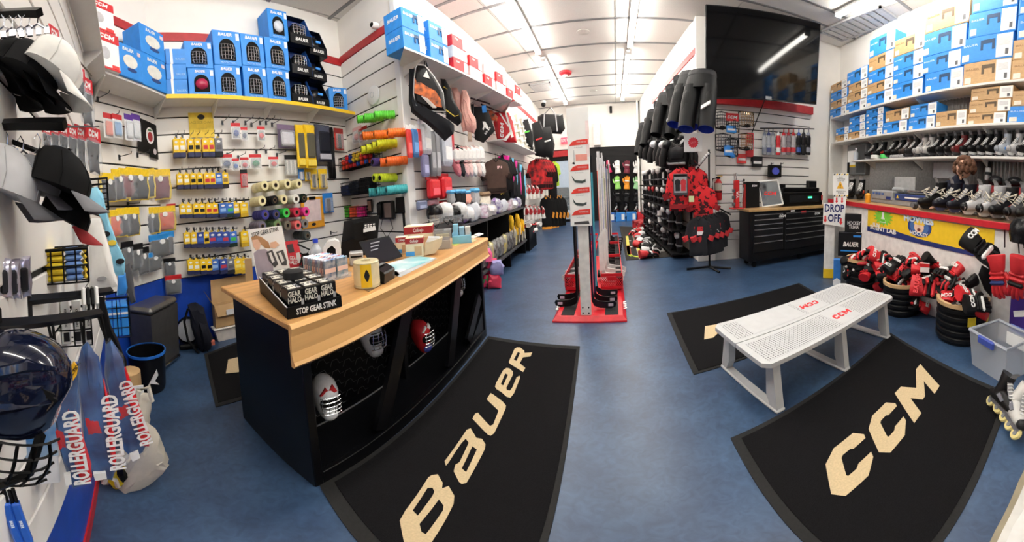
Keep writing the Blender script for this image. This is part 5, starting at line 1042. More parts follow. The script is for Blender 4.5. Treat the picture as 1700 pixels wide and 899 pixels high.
for s_ in(-1,1):
    y0,y1=(.006,BW/2)if s_>0 else(-BW/2,-.006);c=.05
    oc=(y1 if s_>0 else y0);ic=(y0 if s_>0 else y1)
    pl=[(0,ic),(0,oc-s_*c),(c,oc),(BLn-c,oc),(BLn,oc-s_*c),(BLn,ic)]
    part(t,'plank',G().slab(pl,zb-.035,zb),bm_);part(t,'perforated_top',G().box(.06,BLn-.06,min(ic,oc)+.04,max(ic,oc)-.04,zb,zb+.001),pf)
    xm=BLn*(.58 if s_<0 else .56);part(t,'blank_panel',G().box(xm-.16,xm+.16,min(ic,oc)+.05,max(ic,oc)-.05,zb+.001,zb+.0018),bm_)
    if s_>0:part(t,'blank_panel',G().box(BLn*.12,BLn*.45,ic+.05,oc-.05,zb+.001,zb+.0018),bm_)
    w2,h2=.13,.042;yc=(ic+oc)/2
    d_=-1 if s_>0 else 1
    ccm_floor(t,(xm-d_*w2,yc-d_*h2),(xm+d_*w2,yc-d_*h2),(xm+d_*(w2+.02),yc+d_*h2),zb+.002,cm((214,36,42)),.001)
for k,fx in enumerate((.07,.5,.93)):
    x=BLn*fx;lf=G().rbox(x-.045,x+.045,-BW/2-.02,BW/2+.02,0,.03,.01);part(t,'foot_beam',lf,bm_)
    for s_ in(-1,1):
        y=s_*(BW/2-.09);part(t,'leg',G().hull([(x+a,y+b2*.04+c*s_*.05,z)for z,c in((.02,1.2),(.12,.2),(zb-.035,0))for a in(-.035,.035)for b2 in(-1,1)]),bm_)
    part(t,'cross_bar',G().rbox(x-.03,x+.03,-BW/2+.05,BW/2-.05,zb-.075,zb-.035,.005),bm_)
# ================================================================ stick rack in the middle of the aisle
rb=onz(917,535);rr=onz(1041,534);e=(rr-rb).xy;W=e.length;rz=math.atan2(e.y,e.x);RC=(rb+rr)/2
t=thing('stick_rack','red wheeled stick rack base with crates and a tall white sign post','rack',(RC.x,RC.y,0),rz)
RD=1.15;rm=mat('rack_red',(206,26,40),.4);rk=mat('rack_rubber',(52,52,54),.8,bump=.3,scale=60)
part(t,'base_plate',G().rings([[(x*W/2*s_,y,z)for x,y in((-1,0+i_),(1,0+i_),(1,RD*3),(-1,RD*3))]for s_,i_,z in((1,0,0),(1,0,.02),(.9,.05,.07))]),rm)
for s_ in(-1,1):
    part(t,'rubber_strip',G().box(s_*W*.30-.09,s_*W*.30+.09,.07,.95,.07,.074),rk)
    ccm(t,paper,.085,Matrix.Translation((s_*W*.475,.45,.05))@Matrix.Rotation(PI/2,4,'Z')@Matrix.Rotation(s_*-.0-PI/2*0,4,'Y')@Matrix.Rotation(-PI/2+.0,4,'X')@Matrix.Rotation(PI,4,'X'),.003,.9)
CF=1.0;CH=.24;CT=.09
for k in range(3):
    y0=CF+k*1.35;y1=y0+1.32
    for s_ in(-1,1):
        x0,x1=sorted((s_*W*.48,s_*W*.12));cr_=part(t,'crate',G().box(x0,x1,y0,y1,CT,CT+.012),rm)
        for a in((x0,x1,y0,y0+.012),(x0,x1,y1-.012,y1),(x0,x0+.012,y0,y1),(x1-.012,x1,y0,y1)):
            part(cr_,'rim',G().box(a[0],a[1],a[2],a[3],CT+CH-.045,CT+CH),rm);part(cr_,'skirt',G().box(a[0],a[1],a[2],a[3],CT,CT+.05),rm)
        lat=G();n=11;m_=6  # diamond lattice of the crate front and outer side
        for i in range(n+1):
            for d_ in(-1,1):
                xa=x0+(x1-x0)*i/n;L_=(CH-.1);xb=xa+d_*L_*.8;zt=CT+.05+L_;za=CT+.05
                if xb<x0:zt=za+(xa-x0)/.8;xb=x0
                if xb>x1:zt=za+(x1-xa)/.8;xb=x1
                if zt-za>.01:lat.tube([(xa,y0+.006,za),(xb,y0+.006,zt)],.006,4)
        if k==0:part(cr_,'lattice',lat,rm);part(cr_,'name_panel',G().box((x0+x1)/2-.07,(x0+x1)/2+.07,y0-.002,y0+.004,CT+CH*.55,CT+CH*.8),rm)
        part(cr_,'corner_panel',G().box(s_*W*.48-.006,s_*W*.48+.006,y0,y1,CT+.05,CT+CH-.04),rm)
        part(cr_,'rubber_lining',G().box(s_*W*.42-.05,s_*W*.42+.05,y0+.03,y1-.03,CT+.012,CT+CH-.08),rk)
pw=.07;px_=onz(974,529).xy-RC.xy;lx=px_.dot(Vector((math.cos(rz),math.sin(rz))))
po=part(t,'post',G().rbox(lx-pw,lx+pw,.07,.13,.07,2.46,.004),mat('post_white',(226,224,220),.4))
for x in(-.04,.04):
    for z in(.1,.17):part(po,'bolt',G().cyl((lx+x,.07,z),(lx+x,.064,z),.01),dark)
sg=part(t,'sign_board',G().rbox(lx-.155,lx+.125,.03,.068,1.14,2.46,.003),paper)
sx=lx-.015
part(sg,'red_print',G().box(sx+.10,sx+.141,.0285,.068,1.9,2.3),cm((246,226,226)))
for k,z in enumerate((2.03,1.75,1.5,1.26)):
    part(sg,'red_swoosh',G().prism([(sx-.12,z),(sx-.08,z+.045),(sx-.02,z+.062),(sx+.125,z+.066),(sx+.125,z+.01),(sx-.02,z+.004)],.027,.03),cm((222,60,50)))
    text(sg,'BLADE %s PATTERN'%'ABCD'[k]if 0 else 'CURVE AND FLEX',paper,.022,(sx+.04,.026,z+.036),width=.7);text(sg,'lie  loft  kick point',cm((170,170,174)),.018,(sx+.0,.0285,z-.02),width=.8)
    if k==0:part(sg,'stick_print',G().prism([(sx-.07,1.83),(sx-.05,1.83),(sx-.055,1.98),(sx-.065,1.98)],.027,.03),cm((200,200,200)));part(sg,'blur_print',G().box(sx-.04,sx+.11,.028,.03,1.86,1.93),cm((240,160,146)));part(sg,'blade_print',G().prism([(sx-.09,1.835),(sx-.06,1.82),(sx-.05,1.84),(sx-.075,1.85)],.0265,.03),black)
    elif k<3:part(sg,'blade_print',G().prism([(sx-.1,z-.05),(sx-.06,z-.1),(sx+.04,z-.11),(sx+.08,z-.095),(sx+.08,z-.125),(sx+.03,z-.14),(sx-.05,z-.13),(sx-.085,z-.1)],.0275,.03),cm((60,72,70)))
    else:part(sg,'grip_print',G().prism([(sx-.09,z-.075),(sx+.1,z-.065),(sx+.11,z-.1),(sx-.09,z-.1)],.0275,.03),cm((70,70,74)))
# ---- sticks in the rack
def stick(shaft,blade,h=1.55,goalie=False):
    t=thing('hockey_stick','x','stick')
    part(t,'shaft',G().rbox(-.014,.014,-.011,.011,.12,h,.004),cm(shaft,.35))
    if goalie:
        part(t,'paddle',G().hull([(x,y,z)for z,a in((.1,.045),(.62,.045),(.7,.016))for x in(-a,a)for y in(-.012,.012)]),cm(blade,.4));part(t,'blade',G().prism([(-.045,.12),(-.03,0.02),(.02,-.02),(.3,-.06),(.36,-.03),(.37,.04),(.3,.07),(.06,.11),(.045,.16)],-.012,.012),cm(blade,.4))
    else:part(t,'blade',G().prism([(-.014,.2),(-.012,.07),(.02,.01),(.1,-.02),(.26,-.03),(.32,-.01),(.335,.03),(.32,.06),(.2,.06),(.09,.07),(.03,.1),(.014,.2)],-.007,.007),cm(blade,.4));part(t,'blade_mark',G().prism([(.22,0),(.29,0),(.29,.035),(.22,.035)],-.0085,.0085),cm((190,180,196)))
    part(t,'grip',G().rbox(-.016,.016,-.013,.013,h-.22,h+.01,.005),cm((230,230,230)if shaft[0]>100 else(40,40,44),.8));return t
R_=lambda x,y,z=0:(RC.x+x*math.cos(rz)-y*math.sin(rz),RC.y+x*math.sin(rz)+y*math.cos(rz),z)
sk=[('navy',(34,36,70),(30,30,46),False,.08,.28,1),('dark purple',(54,40,84),(26,26,34),False,.10,.48,1),('teal',(60,160,180),(30,40,50),False,.11,.75,1),('black',(28,28,32),(22,22,24),False,-.15,.36,-1),('charcoal',(60,60,64),(24,24,26),False,-.16,.6,-1),('white goalie',(226,224,220),(236,234,230),True,.19,1.2,1),('pearl goalie',(232,230,226),(230,228,224),True,.22,1.45,1),('ivory goalie',(220,218,214),(226,226,224),True,.25,1.7,1),('grey goalie',(190,190,194),(214,214,216),True,-.17,1.3,-1),('silver goalie',(180,182,188),(206,206,210),True,-.17,1.6,-1),
      ('orange',(240,90,50),(40,40,44),False,.14,2.0,1),('pale grey',(200,202,206),(60,60,64),False,.16,2.3,1),('bright blue',(40,90,190),(40,40,44),False,.19,2.6,1),('lime',(190,210,60),(40,40,44),False,.22,2.9,1),('white',(234,234,234),(60,60,64),False,.2,3.2,1),('red',(200,40,46),(30,30,34),False,.23,3.5,1),('light steel',(176,182,190),(40,40,44),False,.25,3.8,1),('dark green',(40,70,60),(30,30,34),False,.26,4.1,1)]
sk+=[(n_,a,(50,50,54),False,.17+.02*k,1.9+.35*k,1)for k,(n_,a)in enumerate([('ash grey',(186,186,184)),('chalk white',(236,236,232)),('silver white',(214,218,222)),('smoke grey',(150,152,156)),('bone white',(228,222,210)),('slate blue',(90,104,140)),('stone grey',(196,192,186)),('jet black',(26,26,28)),('frost white',(230,234,238))])]
for i,(nm,a,b2,gk,x,y,sd)in enumerate(sk):
    o=stick(a,b2,1.62+.12*(i%3)+(.1 if y>1.9 else 0),gk);o.location=R_(lx+x,y,.105 if y<1 else .19);o.rotation_euler=(0,-.01*sd,rz+(0 if sd>0 else PI));o['label']='%s hockey stick standing in the red rack'%nm;o['group']='hockey sticks in the rack'
for i in range(6):
    x,y=W*(.24+.05*(i%2)),1.6+.5*i;o=inst('glv_k',lambda:glove((24,24,26),(36,36,38),(60,60,64),None),R_(x,y,CT+.02),rz+.4*i,'black glove lying in the right hand crates of the red rack, %s from the front'%ORD[i],'gloves in the rack crates');o.rotation_mode='XYZ'
# ================================================================ back wall: black board, door, outside
pegm=mat('pegboard_black',(30,30,33),.6,bump=.3,scale=50)
st_=struct('wall_back_board',G().box(2.2,5.02,-.02,.06,0,3.15),pegm,None,FB.pt(0,0),FB.rz)
for k in range(14):part(st_,'slat',G().box(2.2,5.02,-.032,-.02,.05+k*.225,.235+k*.225),pegm)
dr=struct('door_1',G().box(.42,.62,-.05,.08,0,3.15).box(1.5,2.2,-.05,.08,0,3.15).box(.62,1.5,-.05,.08,2.66,3.15).box(.62,1.5,-.03,.04,0,.12),black,None,FB.pt(0,0),FB.rz)
part(dr,'glass',G().box(.62,1.5,.0,.012,.12,2.66),mat('door_glass',(225,235,240),.02,alpha=.18,var=0));part(dr,'push_bar',G().rbox(.64,1.48,-.07,-.04,1.05,1.11,.01),grey);part(dr,'stile',G().box(.62,.7,-.03,.04,.12,2.66).box(1.42,1.5,-.03,.04,.12,2.66),black)
part(dr,'red_header',G().rbox(.44,1.9,-.12,-.05,2.84,3.1,.01),redm)
t=thing('exit_sign','small red exit sign above the back door','sign',FB.px(938,238,.08),FB.rz);part(t,'case',G().rbox(-.2,.2,-.05,.05,0,.26,.01),mat('exit_red',(240,60,80),.4,emit=.8));text(t,'EXIT',paper,.17,(0,-.053,.13),bold=.02)
struct('pavement',G().box(-9,5,14.95,24,-.1,-.02),mat('pavement_grey',(190,194,200),.8));struct('wall_outside',G().box(-9,5,21.5,21.7,-.1,6),mat('siding',(226,230,234),.8))
for k in range(16):part(bpy.data.objects['wall_outside'],'siding_board',G().box(-9,5,21.47,21.5,.1+k*.36,.43+k*.36),MATS['siding'])
t=thing('car','dark grey car parked outside beyond the back door','car',(-3.6,18.2,-.02),0);cb=mat('car_paint',(52,56,64),.2,.5)
part(t,'body',G().rings([[(x,y,z)for x,z in((-2.2,.35),(2.2,.35),(2.25,.75),(2.1,.95),(-2.0,1.0),(-2.25,.8))]for y in(-.85,.85)]),cb);part(t,'cabin',G().hull([(x,y,z)for x,z in((-1.5,.95),(1.2,.95),(.7,1.5),(-1.0,1.52))for y in(-.75,.75)]),cb)
part(t,'window',G().prism([(-1.2,1.02),(.95,1.02),(.6,1.42),(-.9,1.44)],-.80,-.7),mat('car_glass',(30,36,42),.08))
for x in(-1.4,1.4):w_=part(t,'wheel',G().lathe([(.2,0),(.33,.02),(.33,.2),(.2,.22)],18,Matrix.Translation((x,-.65,.33))@Matrix.Rotation(PI/2,4,'X')),black,True)
part(t,'mirror',G().rbox(.6,.8,-1.0,-.82,1.0,1.12,.03),cb);part(t,'trim_line',G().box(-2.1,2.1,-.87,-.85,.55,.6),chrome)
struct('trim_jog',G().rbox(-.04,.04,-.3,.3,0,HC,.01),white,None,(1.12,14.6,0),0)
# ---- gear hung on the black board, five rows
cs_=[[(200,36,90),(226,226,226),(110,30,50),(222,222,220)],[(40,40,44),(150,214,110),(236,150,40),(150,200,150)],[(34,34,38)]*4,[(30,30,34),(44,44,48),(30,30,32),(40,40,44)],[(26,26,28)]*4]
nm_=[['magenta','white','maroon','pale grey'],['black','lime and white','orange and black','mint and white'],['black']*4,['charcoal']*4,['dark']*4]
for j,v in enumerate((286,312,333,350,361)):
    for i,u in enumerate((1009,1025,1041,1058)):
        c=cs_[j][i];s,z=FB.hit(u-(2 if j>2 else 0),v,.12)
        if j<2 or j==2:
            o=inst('bgl%d%d'%(j,i)if j<2 else 'bglk',lambda:glove(c,c,WHI if j<2 else(70,70,74),None),FB.pt(s,z,.16),0,'%s glove on the black back board, %s row, %s from left'%(nm_[j][i],('top','second','third')[j],ORD[i]),'gloves on the back board',(1.7,1.7,1.7));o.rotation_euler=(PI/2,-PI/2+.15*(i-1.5),0)
            o.location.z+=.3
        else:
            inst('bsk%d'%j,lambda:skate((34,34,38),(20,20,22),(200,200,200)if j==4 else(60,60,62)),FB.pt(s,max(.0,z-.1),.25 if j==3 else .4),-PI/2-.6,'%s skate below the back board, %s from left, %s row'%(nm_[j][i],ORD[i],('fourth','lowest')[j-3]),'skates at the back board',(1.5,1.5,1.5))
for i,(u,c)in enumerate([(1013,BLU),(1030,(50,130,210)),(1048,(50,130,210)),(1066,(206,40,50))]):
    s,z,wd,h=FB.rect(u-8,355,u+8,367,.35);t=thing('shoe_box','%s box at the foot of the black back board, %s from the left'%(('blue','red')[i==3],ORD[i]),'box',FB.pt(s,0,.62),FB.rz,'boxes on the floor at the back');part(t,'carton',G().rbox(-wd/2,wd/2,0,.25,0,.36,.01),cm(c));part(t,'label',G().box(wd*.1,wd*.4,-.004,0,.06,.3),paper)
t=thing('stick_chart_mat','dark floor mat printed with yellow, orange and grey sticks','mat',(0,0,0));mq=[(.10,12.6),(1.1,12.0),(1.62,7.1),(.19,6.98)]
part(t,'mat',G().slab(mq[::-1],0,.01),mat('chart_mat',(66,62,58),.85,var=.1,scale=40))
F4=lambda pl:[onz(990+x/3.909,220+y/3.909,.011).xy for x,y in pl]
def line4(pl,w_,m,nm='print'):
    P=F4(pl);g=G()
    for a,b2 in zip(P,P[1:]):
        e=(b2-a).normalized()*w_/2;q=Vector((-e.y,e.x));g.slab([tuple(a-e+q),tuple(a-e-q),tuple(b2+e-q),tuple(b2+e+q)],.0105,.0118)
    part(t,nm,g,m)
for pl,c,w_ in[([(199,672),(212,790)],(214,200,90),.09),([(206,735),(214,785)],(226,96,60),.1),([(214,790),(232,800),(305,806)],(206,220,70),.1),([(248,660),(276,772)],(216,206,100),.08),([(276,772),(372,784)],(226,110,60),.09),([(305,655),(342,758)],(226,120,80),.07),([(342,758),(436,768)],(170,170,166),.08),([(402,706),(436,768)],(160,160,158),.06),([(228,640),(280,820)],(190,188,180),.02),([(280,630),(372,812)],(190,188,180),.02)]:line4(pl,w_,cm(c,.8))
for a in[(216,700),(222,740),(262,690),(284,730),(328,690)]:line4([a,(a[0]+5,a[1]+1)],.06,paper)
# ================================================================ aisle left: shelf with boxes
a_=onz(671,77,3.48);b_=onz(850,164,3.48);FS=Frame(a_.xy,b_.xy);ws,wz_=FL.hit(680,88);we=FL.pt(4.75,0);wa_=FL.pt(max(.02,-.0),0)
t=thing('wall_shelf','white shelf along the left aisle carrying blue and red boxes','shelf',(0,0,3.45));fb=FS.pt(FS.L,0);part(t,'board',G().slab([(a_.x,a_.y),(fb.x,fb.y),(we.x,we.y),(wa_.x-.05,wa_.y)],0,.03),shelfm)
for s in(0.02,1.15,2.3,3.5,4.7):
    A=FL.pt(max(.03,s*.98),0);bracket2(t,A,FS.pt(min(FS.L-.02,max(.1,(A.xy-FS.a).dot(FS.e))),0))
def hbox(c,L,dp,h,lab,grp,s,z,hand=True):
    t=thing('shoe_box',lab,'box',FS.pt(s,z,-.01),FS.rz,grp)
    part(t,'carton',G().rbox(-L/2,L/2,0,dp,0,h,.005),cm(c));part(t,'label',G().box(L*.22,L*.49,-.004,0,h*.08,h*.92),paper)
    if hand:part(t,'handle',G().prism([(-L*.02,h*.4),(-L*.02,h*.8),(L*.2,h*.8),(L*.2,h*.4),(L*.15,h*.4),(L*.15,h*.66),(.02,h*.66),(.02,h*.4)],-.012,.0),cm(tuple(int(q*.5)for q in c)))
    text(t,'BAUER' if c[2]>150 else 'CCM',paper,h*.22,(-L*.22,-.004,h*.7),bold=.02,shear=.15);e=text(t,'BAUER' if c[2]>150 else 'CCM',paper,h*.25,(-L/2-.002,dp*.5,h*.55),bold=.02,shear=.15,rz=-PI/2);return t
BB=(44,138,222);CR_=(212,36,46)
for i,(s,L,n)in enumerate([(.24,.46,2),(.82,.46,2)]):
    for k in range(n):hbox(BB,L,.36,.31,'%s blue box in the %s pile over the hanging bags'%(('lower','upper')[k],('near','far')[i]),'blue boxes on the aisle shelf',s,3.48+.311*k)
for i,s in enumerate((1.42,1.95,2.5,3.05,3.6,4.1)):
    for k in range(2 if i%3 else 3):hbox(CR_ if(i+k)%2==0 else(226,226,226),.44,.34,.2,'%s %s box, %s pile of red and white boxes'%(('bottom','middle','top')[k],('red','white')[(i+k)%2],ORD[i]),'red and white boxes on the aisle shelf',s,3.48+.201*k,False)
# ---- bags and packs hanging in the aisle
P5=lambda pl:[(680+x/5.617,80+y/5.617)for x,y in pl]
P6=lambda pl:[(690+x/4.086,200+y/4.086)for x,y in pl]
def rw(u,v,d):return FL.px(u,v,d).xy.length
bkm=mat('bag_black',(38,38,41),.6,bump=.15,scale=30)
soft('backpack',P5([(0,200),(50,190),(60,540),(190,610),(420,720),(410,800),(330,860),(150,700),(20,600),(-5,500)]),rw(700,160,.3),mat('bag_back',(30,32,42),.7),'black backpack hanging behind the one with orange flames','bag',.25,.01)
sh_pl=P5([(75,165),(140,172),(230,280),(310,420),(335,600),(230,598),(130,575),(60,540),(40,440),(45,300),(58,200)])
o,f,p=soft('backpack',sh_pl,rw(712,160,.42),bkm,'black backpack with orange flame print and white triangle on the aisle wall','bag',.22,.004)
q=lambda pl:loc_poly(f,p,P5(pl))
def dec(nm,pl,c,y=-.115):part(o,nm,G().prism(q(pl),y,y+.03),cm(c,.6))
fl_m=mat('flame_print',(230,116,50),.6,rgb2=(60,40,36),scale=9)
part(o,'flame_print',G().prism(q([(52,300),(70,340),(110,345),(180,390),(240,420),(290,500),(300,570),(240,560),(130,470),(50,440)]),-.113,-.09),fl_m);dec('triangle_emblem',[(160,232),(190,310),(128,290)],(230,226,220),-.116)
for k in range(3):dec('hand_bone_print',[(110+k*22,470+k*10),(122+k*22,466+k*10),(232+k*10,570),(216+k*10,575)],(206,200,196),-.117)
part(o,'piping',G().tube([(x,-.06,z)for x,z in q([(75,165),(140,172),(230,280),(310,420),(335,600),(230,598),(130,575),(60,540),(40,440),(45,300),(58,200),(75,165)])],.008,5),cm((220,220,220)),True);x,z=q([(150,150)])[0];part(o,'strap_loop',G().tube([(x-.02,0,z-.04),(x,0,z+.1),(x+.02,0,z-.04)],.014,6),black,True)
o,f,p=soft('backpack',P5([(290,290),(330,292),(385,380),(400,470),(490,620),(485,690),(450,720),(340,650),(335,600),(310,420)]),rw(745,175,.36),bkm,'black backpack with yellow curved piping beside the flame backpack','bag',.26,.006)
q=lambda pl:loc_poly(f,p,P5(pl))
for a in[[(320,380),(350,400),(375,460),(380,520),(360,540)],[(370,540),(420,570),(455,640),(420,650),(340,590)]]:part(o,'yellow_piping',G().tube([(x,-.115,z)for x,z in q(a)],.01,5),cm((232,200,70)),True)
pkm=mat('bag_pink',(224,172,160),.6,bump=.1,scale=30)
soft('backpack',P5([(392,372),(440,372),(475,430),(480,560),(530,770),(500,780),(460,640),(420,500)]),rw(760,180,.25),pkm,'pink backpack hanging behind the front pink one','bag',.2,.006)
o,f,p=soft('backpack',P5([(490,392),(530,395),(565,480),(570,590),(615,660),(625,740),(600,795),(530,770),(490,640),(468,560),(480,450)]),rw(775,190,.42),pkm,'pink backpack with stitched oval pocket on the aisle wall','bag',.22,.004)
q=lambda pl:loc_poly(f,p,P5(pl));part(o,'pocket_piping',G().tube([(x,-.115,z)for x,z in q([(505,490),(530,520),(545,620),(585,700),(570,740),(530,690),(510,600),(500,520),(505,490)])],.006,5),cm((206,146,136)),True);x,z=q([(560,780)])[0];part(o,'strap',pillow(loc_poly(f,p,P5([(540,780),(580,780),(585,870),(545,870)])),.04),cm((200,176,156),.8),True)
o,f,p=soft('drawstring_bag',P5([(600,545),(690,548),(735,590),(798,770),(690,882),(610,850),(590,650)]),rw(805,205,.4),bkm,'charcoal pull-string bag with a white emblem and blue tag','bag',.14,.005)
q=lambda pl:loc_poly(f,p,P5(pl));part(o,'emblem',G().prism(q([(680,690),(705,690),(725,720),(740,770),(720,760),(700,740),(690,770),(678,760),(690,730)]),-.075,-.05),paper);part(o,'blue_tag',G().prism(q([(672,545),(712,540),(720,605),(680,610)]),-.09,-.07),blue);x,z=q([(728,775)])[0];text(o,'BAUER',paper,.06,(x,-.076,z),rot=(PI/2,-.8,0))
soft('drawstring_bag',P5([(570,525),(600,520),(600,700),(610,850),(585,660)]),rw(785,200,.3),black,'black bag edge hanging behind the charcoal pull-string bag','bag',.1)
soft('orange_pack',P5([(722,575),(770,580),(822,640),(815,680),(740,670)]),rw(818,195,.34),mat('orange_black',(220,100,50),.6,rgb2=(30,30,32),scale=10),'small black and orange pack hanging above the red bag','pack',.1)
o,f,p=soft('gear_bag',P5([(790,600),(920,602),(960,680),(1000,880),(900,875),(820,850),(810,720)]),rw(838,210,.5),cm((198,32,42),.5),'red bag with white slashes and CCM lettering on the aisle wall','bag',.2,.004)
q=lambda pl:loc_poly(f,p,P5(pl))
for a in[[(835,615),(850,615),(930,740),(915,735)],[(890,610),(905,605),(970,830),(950,840)],[(870,860),(940,780),(950,800),(900,868)]]:part(o,'slash',G().prism(q(a),-.107,-.08),paper)
x,z=q([(862,770)])[0];ccm(o,paper,.09,Matrix.Translation((x,-.108,z))@Matrix.Rotation(-PI/2+.08,4,'Y'))
def railp(a,b2,lab,th=.02):
    A,B=Vector(a),Vector(b2);t=thing('display_rail',lab,'rail',A);part(t,'rail',G().tube([(0,0,0),B-A],th,4),blackm);return t
railp(FL.px(782,163,.3),FL.px(813,172,.3),'short black rail above the charcoal bag');railp(FL.px(799,173,.35),FL.px(848,194,.35),'long black rail above the red bag')
# ---- packs and clothing below the bags
def ubag(head,body):
    def b():
        t=thing('long_pack','x','pack');part(t,'body',G().rbox(-.46,.46,-.3,.1,0,.86,.1),cm(body,.35));part(t,'header',G().rbox(-.5,.5,-.06,.06,.84,1,.02),cm(head,.4));part(t,'label',G().cbox((0,-.305,.3),(.6,.02,.3)),cm(tuple(min(255,q+60)for q in body)));return t
    return b
for i,(a,h_,b_,lab)in enumerate([((674,208,682,262),WHI,(214,60,60),'red long pack at the corner post'),((682,208,692,261),WHI,(70,120,180),'blue long pack between two red ones'),((691,208,698,258),WHI,(214,60,60),'red long pack right of the blue one'),((696,200,711,256),(230,226,236),(206,210,218),'pale clear long pack under the flame backpack'),((698,250,709,294),WHI,(120,120,160),'lilac long pack under the pale clear one'),((711,207,720,292),WHI,(110,112,118),'grey ribbed long pack, left of two'),((719,207,728,292),WHI,(130,132,138),'grey ribbed long pack, right of two')]):put(FL,ubag(h_,b_),'lp%d'%i,a,lab,.2,'long packs on the aisle wall')
t=put(FL,ubag((40,50,90),(196,202,214)),'shin',(727,208,744,276),'white and blue boxed long pack beside the ribbed packs',.2);put(FL,ubag((60,70,110),(200,40,50)),'shin2',(743,206,751,276),'red striped long pack at the right of the blue one',.2)
for i,a in enumerate([(708,293,726,329),(727,288,744,330)]):put(FL,ubag((180,24,34),(214,34,46)),'rdp',a,'red flat box on the aisle wall, %s of two'%('left','right')[i],.16,'red flat boxes')
for i,(a,c)in enumerate([((690,331,708,348),(110,120,150)),((709,329,726,348),(150,110,120)),((728,332,744,338),(190,40,46))]):put(FL,ubag((70,74,84),c),'smp%d'%i,a,'small hanging pack below the red flat boxes, %s from the left'%ORD[i],.16,'small packs below the red boxes')
sock_cs=[((222,220,218),(190,110,120)),((222,220,218),(40,40,46)),((228,226,224),(214,170,170)),((230,228,226),(222,190,186)),((232,232,230),(232,232,230)),((230,228,228),(218,196,192)),((236,236,234),(236,236,234))]
def sockp(a,b2):
    def f_():
        t=thing('sock_pair','x','socks');part(t,'leg',pillow(dense([(-.5,.45),(.5,.45),(.5,1),(-.5,1)],2),.5,.03,2),cm(b2,.85),True);part(t,'foot',pillow(dense([(-.5,.46),(.5,.46),(.9,.12),(.6,0),(.1,.05),(-.45,.3)],2),.45,.03,3),cm(b2,.85),True);part(t,'wrapper',G().rbox(-.52,.52,-.28,.28,.5,.95,.1),cm(a,.6));return t
    return f_
for i,(a,b2)in enumerate(sock_cs):put(FL,sockp(a,b2),'sock%d'%i,(753+6.6*i,245-.4*i,761+6.6*i,293),'pair of long socks in a white band, %s from the left'%ORD[i],.3,'hanging socks')
def hangshirt(a,r,c,lab,key=None,grp=None,yaw=0.0,c2=None,logo=None,**kw):
    u=(a[0]+a[2])/2;P=atr(u,a[1],r);h=P.z-atr(u,a[3],r).z;wd=(a[2]-a[0])*r/FU
    o=inst(key,lambda:shirt(c=c,c2=c2,logo=logo,**kw),P,-math.atan2(P.x,P.y)+yaw,lab,grp,(wd/.62/max(.3,math.cos(yaw)),wd/.62,h/.78))if key else None;return o
def tag_logo(col):return lambda t,z0,w,h,th:part(t,'chest_mark',G().rbox(.02,.12,-th*.56,-th*.45,z0-.2,z0-.14,.004),cm(col))
r_=rw(820,290,.4)
hangshirt((798,255,846,323),r_,(72,52,44),'dark brown sweatshirt with a pale pink chest mark','brn',None,.25,(62,44,38),tag_logo((226,180,180)),name='sweatshirt',cat='sweatshirt')
hangshirt((812,306,846,352),r_+.1,(24,24,26),'black shirt hanging below the brown sweatshirt','blks',None,.25,None,tag_logo((220,210,80)),name='shirt',cat='shirt')
for i in range(3):hangshirt((802+4*i,255,850+4*i,318),r_+.25+.15*i,(40,38,40),'dark sweatshirt behind the brown one, %s in line'%ORD[i],'drk','dark sweatshirts behind the brown one',.35,None,name='sweatshirt',cat='sweatshirt')
rl=[((836,258,846,318),(26,26,34),(230,40,150)),((845,262,853,330),(24,24,32),(110,190,230)),((851,266,859,345),(22,22,28),(230,60,160)),((858,272,866,350),(22,22,28),(120,200,236))]
for i,(a,c,c2)in enumerate(rl):
    def legg():
        t=thing('leggings','x','leggings');part(t,'legs',pillow(dense([(-.5,1),(.5,1),(.55,.6),(.45,0),(.1,0),(.02,.55),(-.1,0),(-.45,0),(-.55,.6)],2),.5,.02,1),cm(c,.8),True);part(t,'side_panel',pillow([(.2,.75),(.5,.8),(.5,.3),(.3,.15)],.54,.02,1),cm(c2,.8),True);part(t,'hip_panel',pillow([(-.5,.98),(-.1,.98),(-.3,.8),(-.5,.82)],.54,.01,1),cm(c2,.8),True);return t
    put(FL,legg,'leg%d'%i,a,'black training suit with %s panels, %s from the left'%(('pink','pale blue')[i%2],ORD[i]),.45,'black training suits with bright panels')
gl_=[((744,315,753,341),(150,150,152),'grey knit glove'),((753,314,763,340),(26,26,28),'black knit glove, left one'),((761,314,771,340),(28,28,30),'black knit glove, right one'),((768,316,780,339),(240,170,150),'pink mitten'),((783,312,793,342),(170,170,174),'silver wrapped pack'),((794,318,812,349),(226,218,200),'cream mitten with brown fur cuff')]
for i,(a,c,lab)in enumerate(gl_):
    def mit():
        t=thing('mitten','x','mitten');part(t,'hand',pillow(dense([(-.4,.8),(.4,.8),(.5,.4),(.35,.05),(0,0),(-.35,.08),(-.5,.3)],2),.5,.02,2),cm(c,.85),True);part(t,'thumb',pillow(dense([(.35,.55),(.7,.4),(.6,.22),(.3,.3)],2),.35),cm(c,.85),True);part(t,'cuff',G().rbox(-.45,.45,-.28,.28,.74,1,.12),cm((120,96,70)if i==5 else(90,170,220),.8));return t
    put(FL,mit,'mit%d'%i,a,lab+' hanging under the long socks',.35)
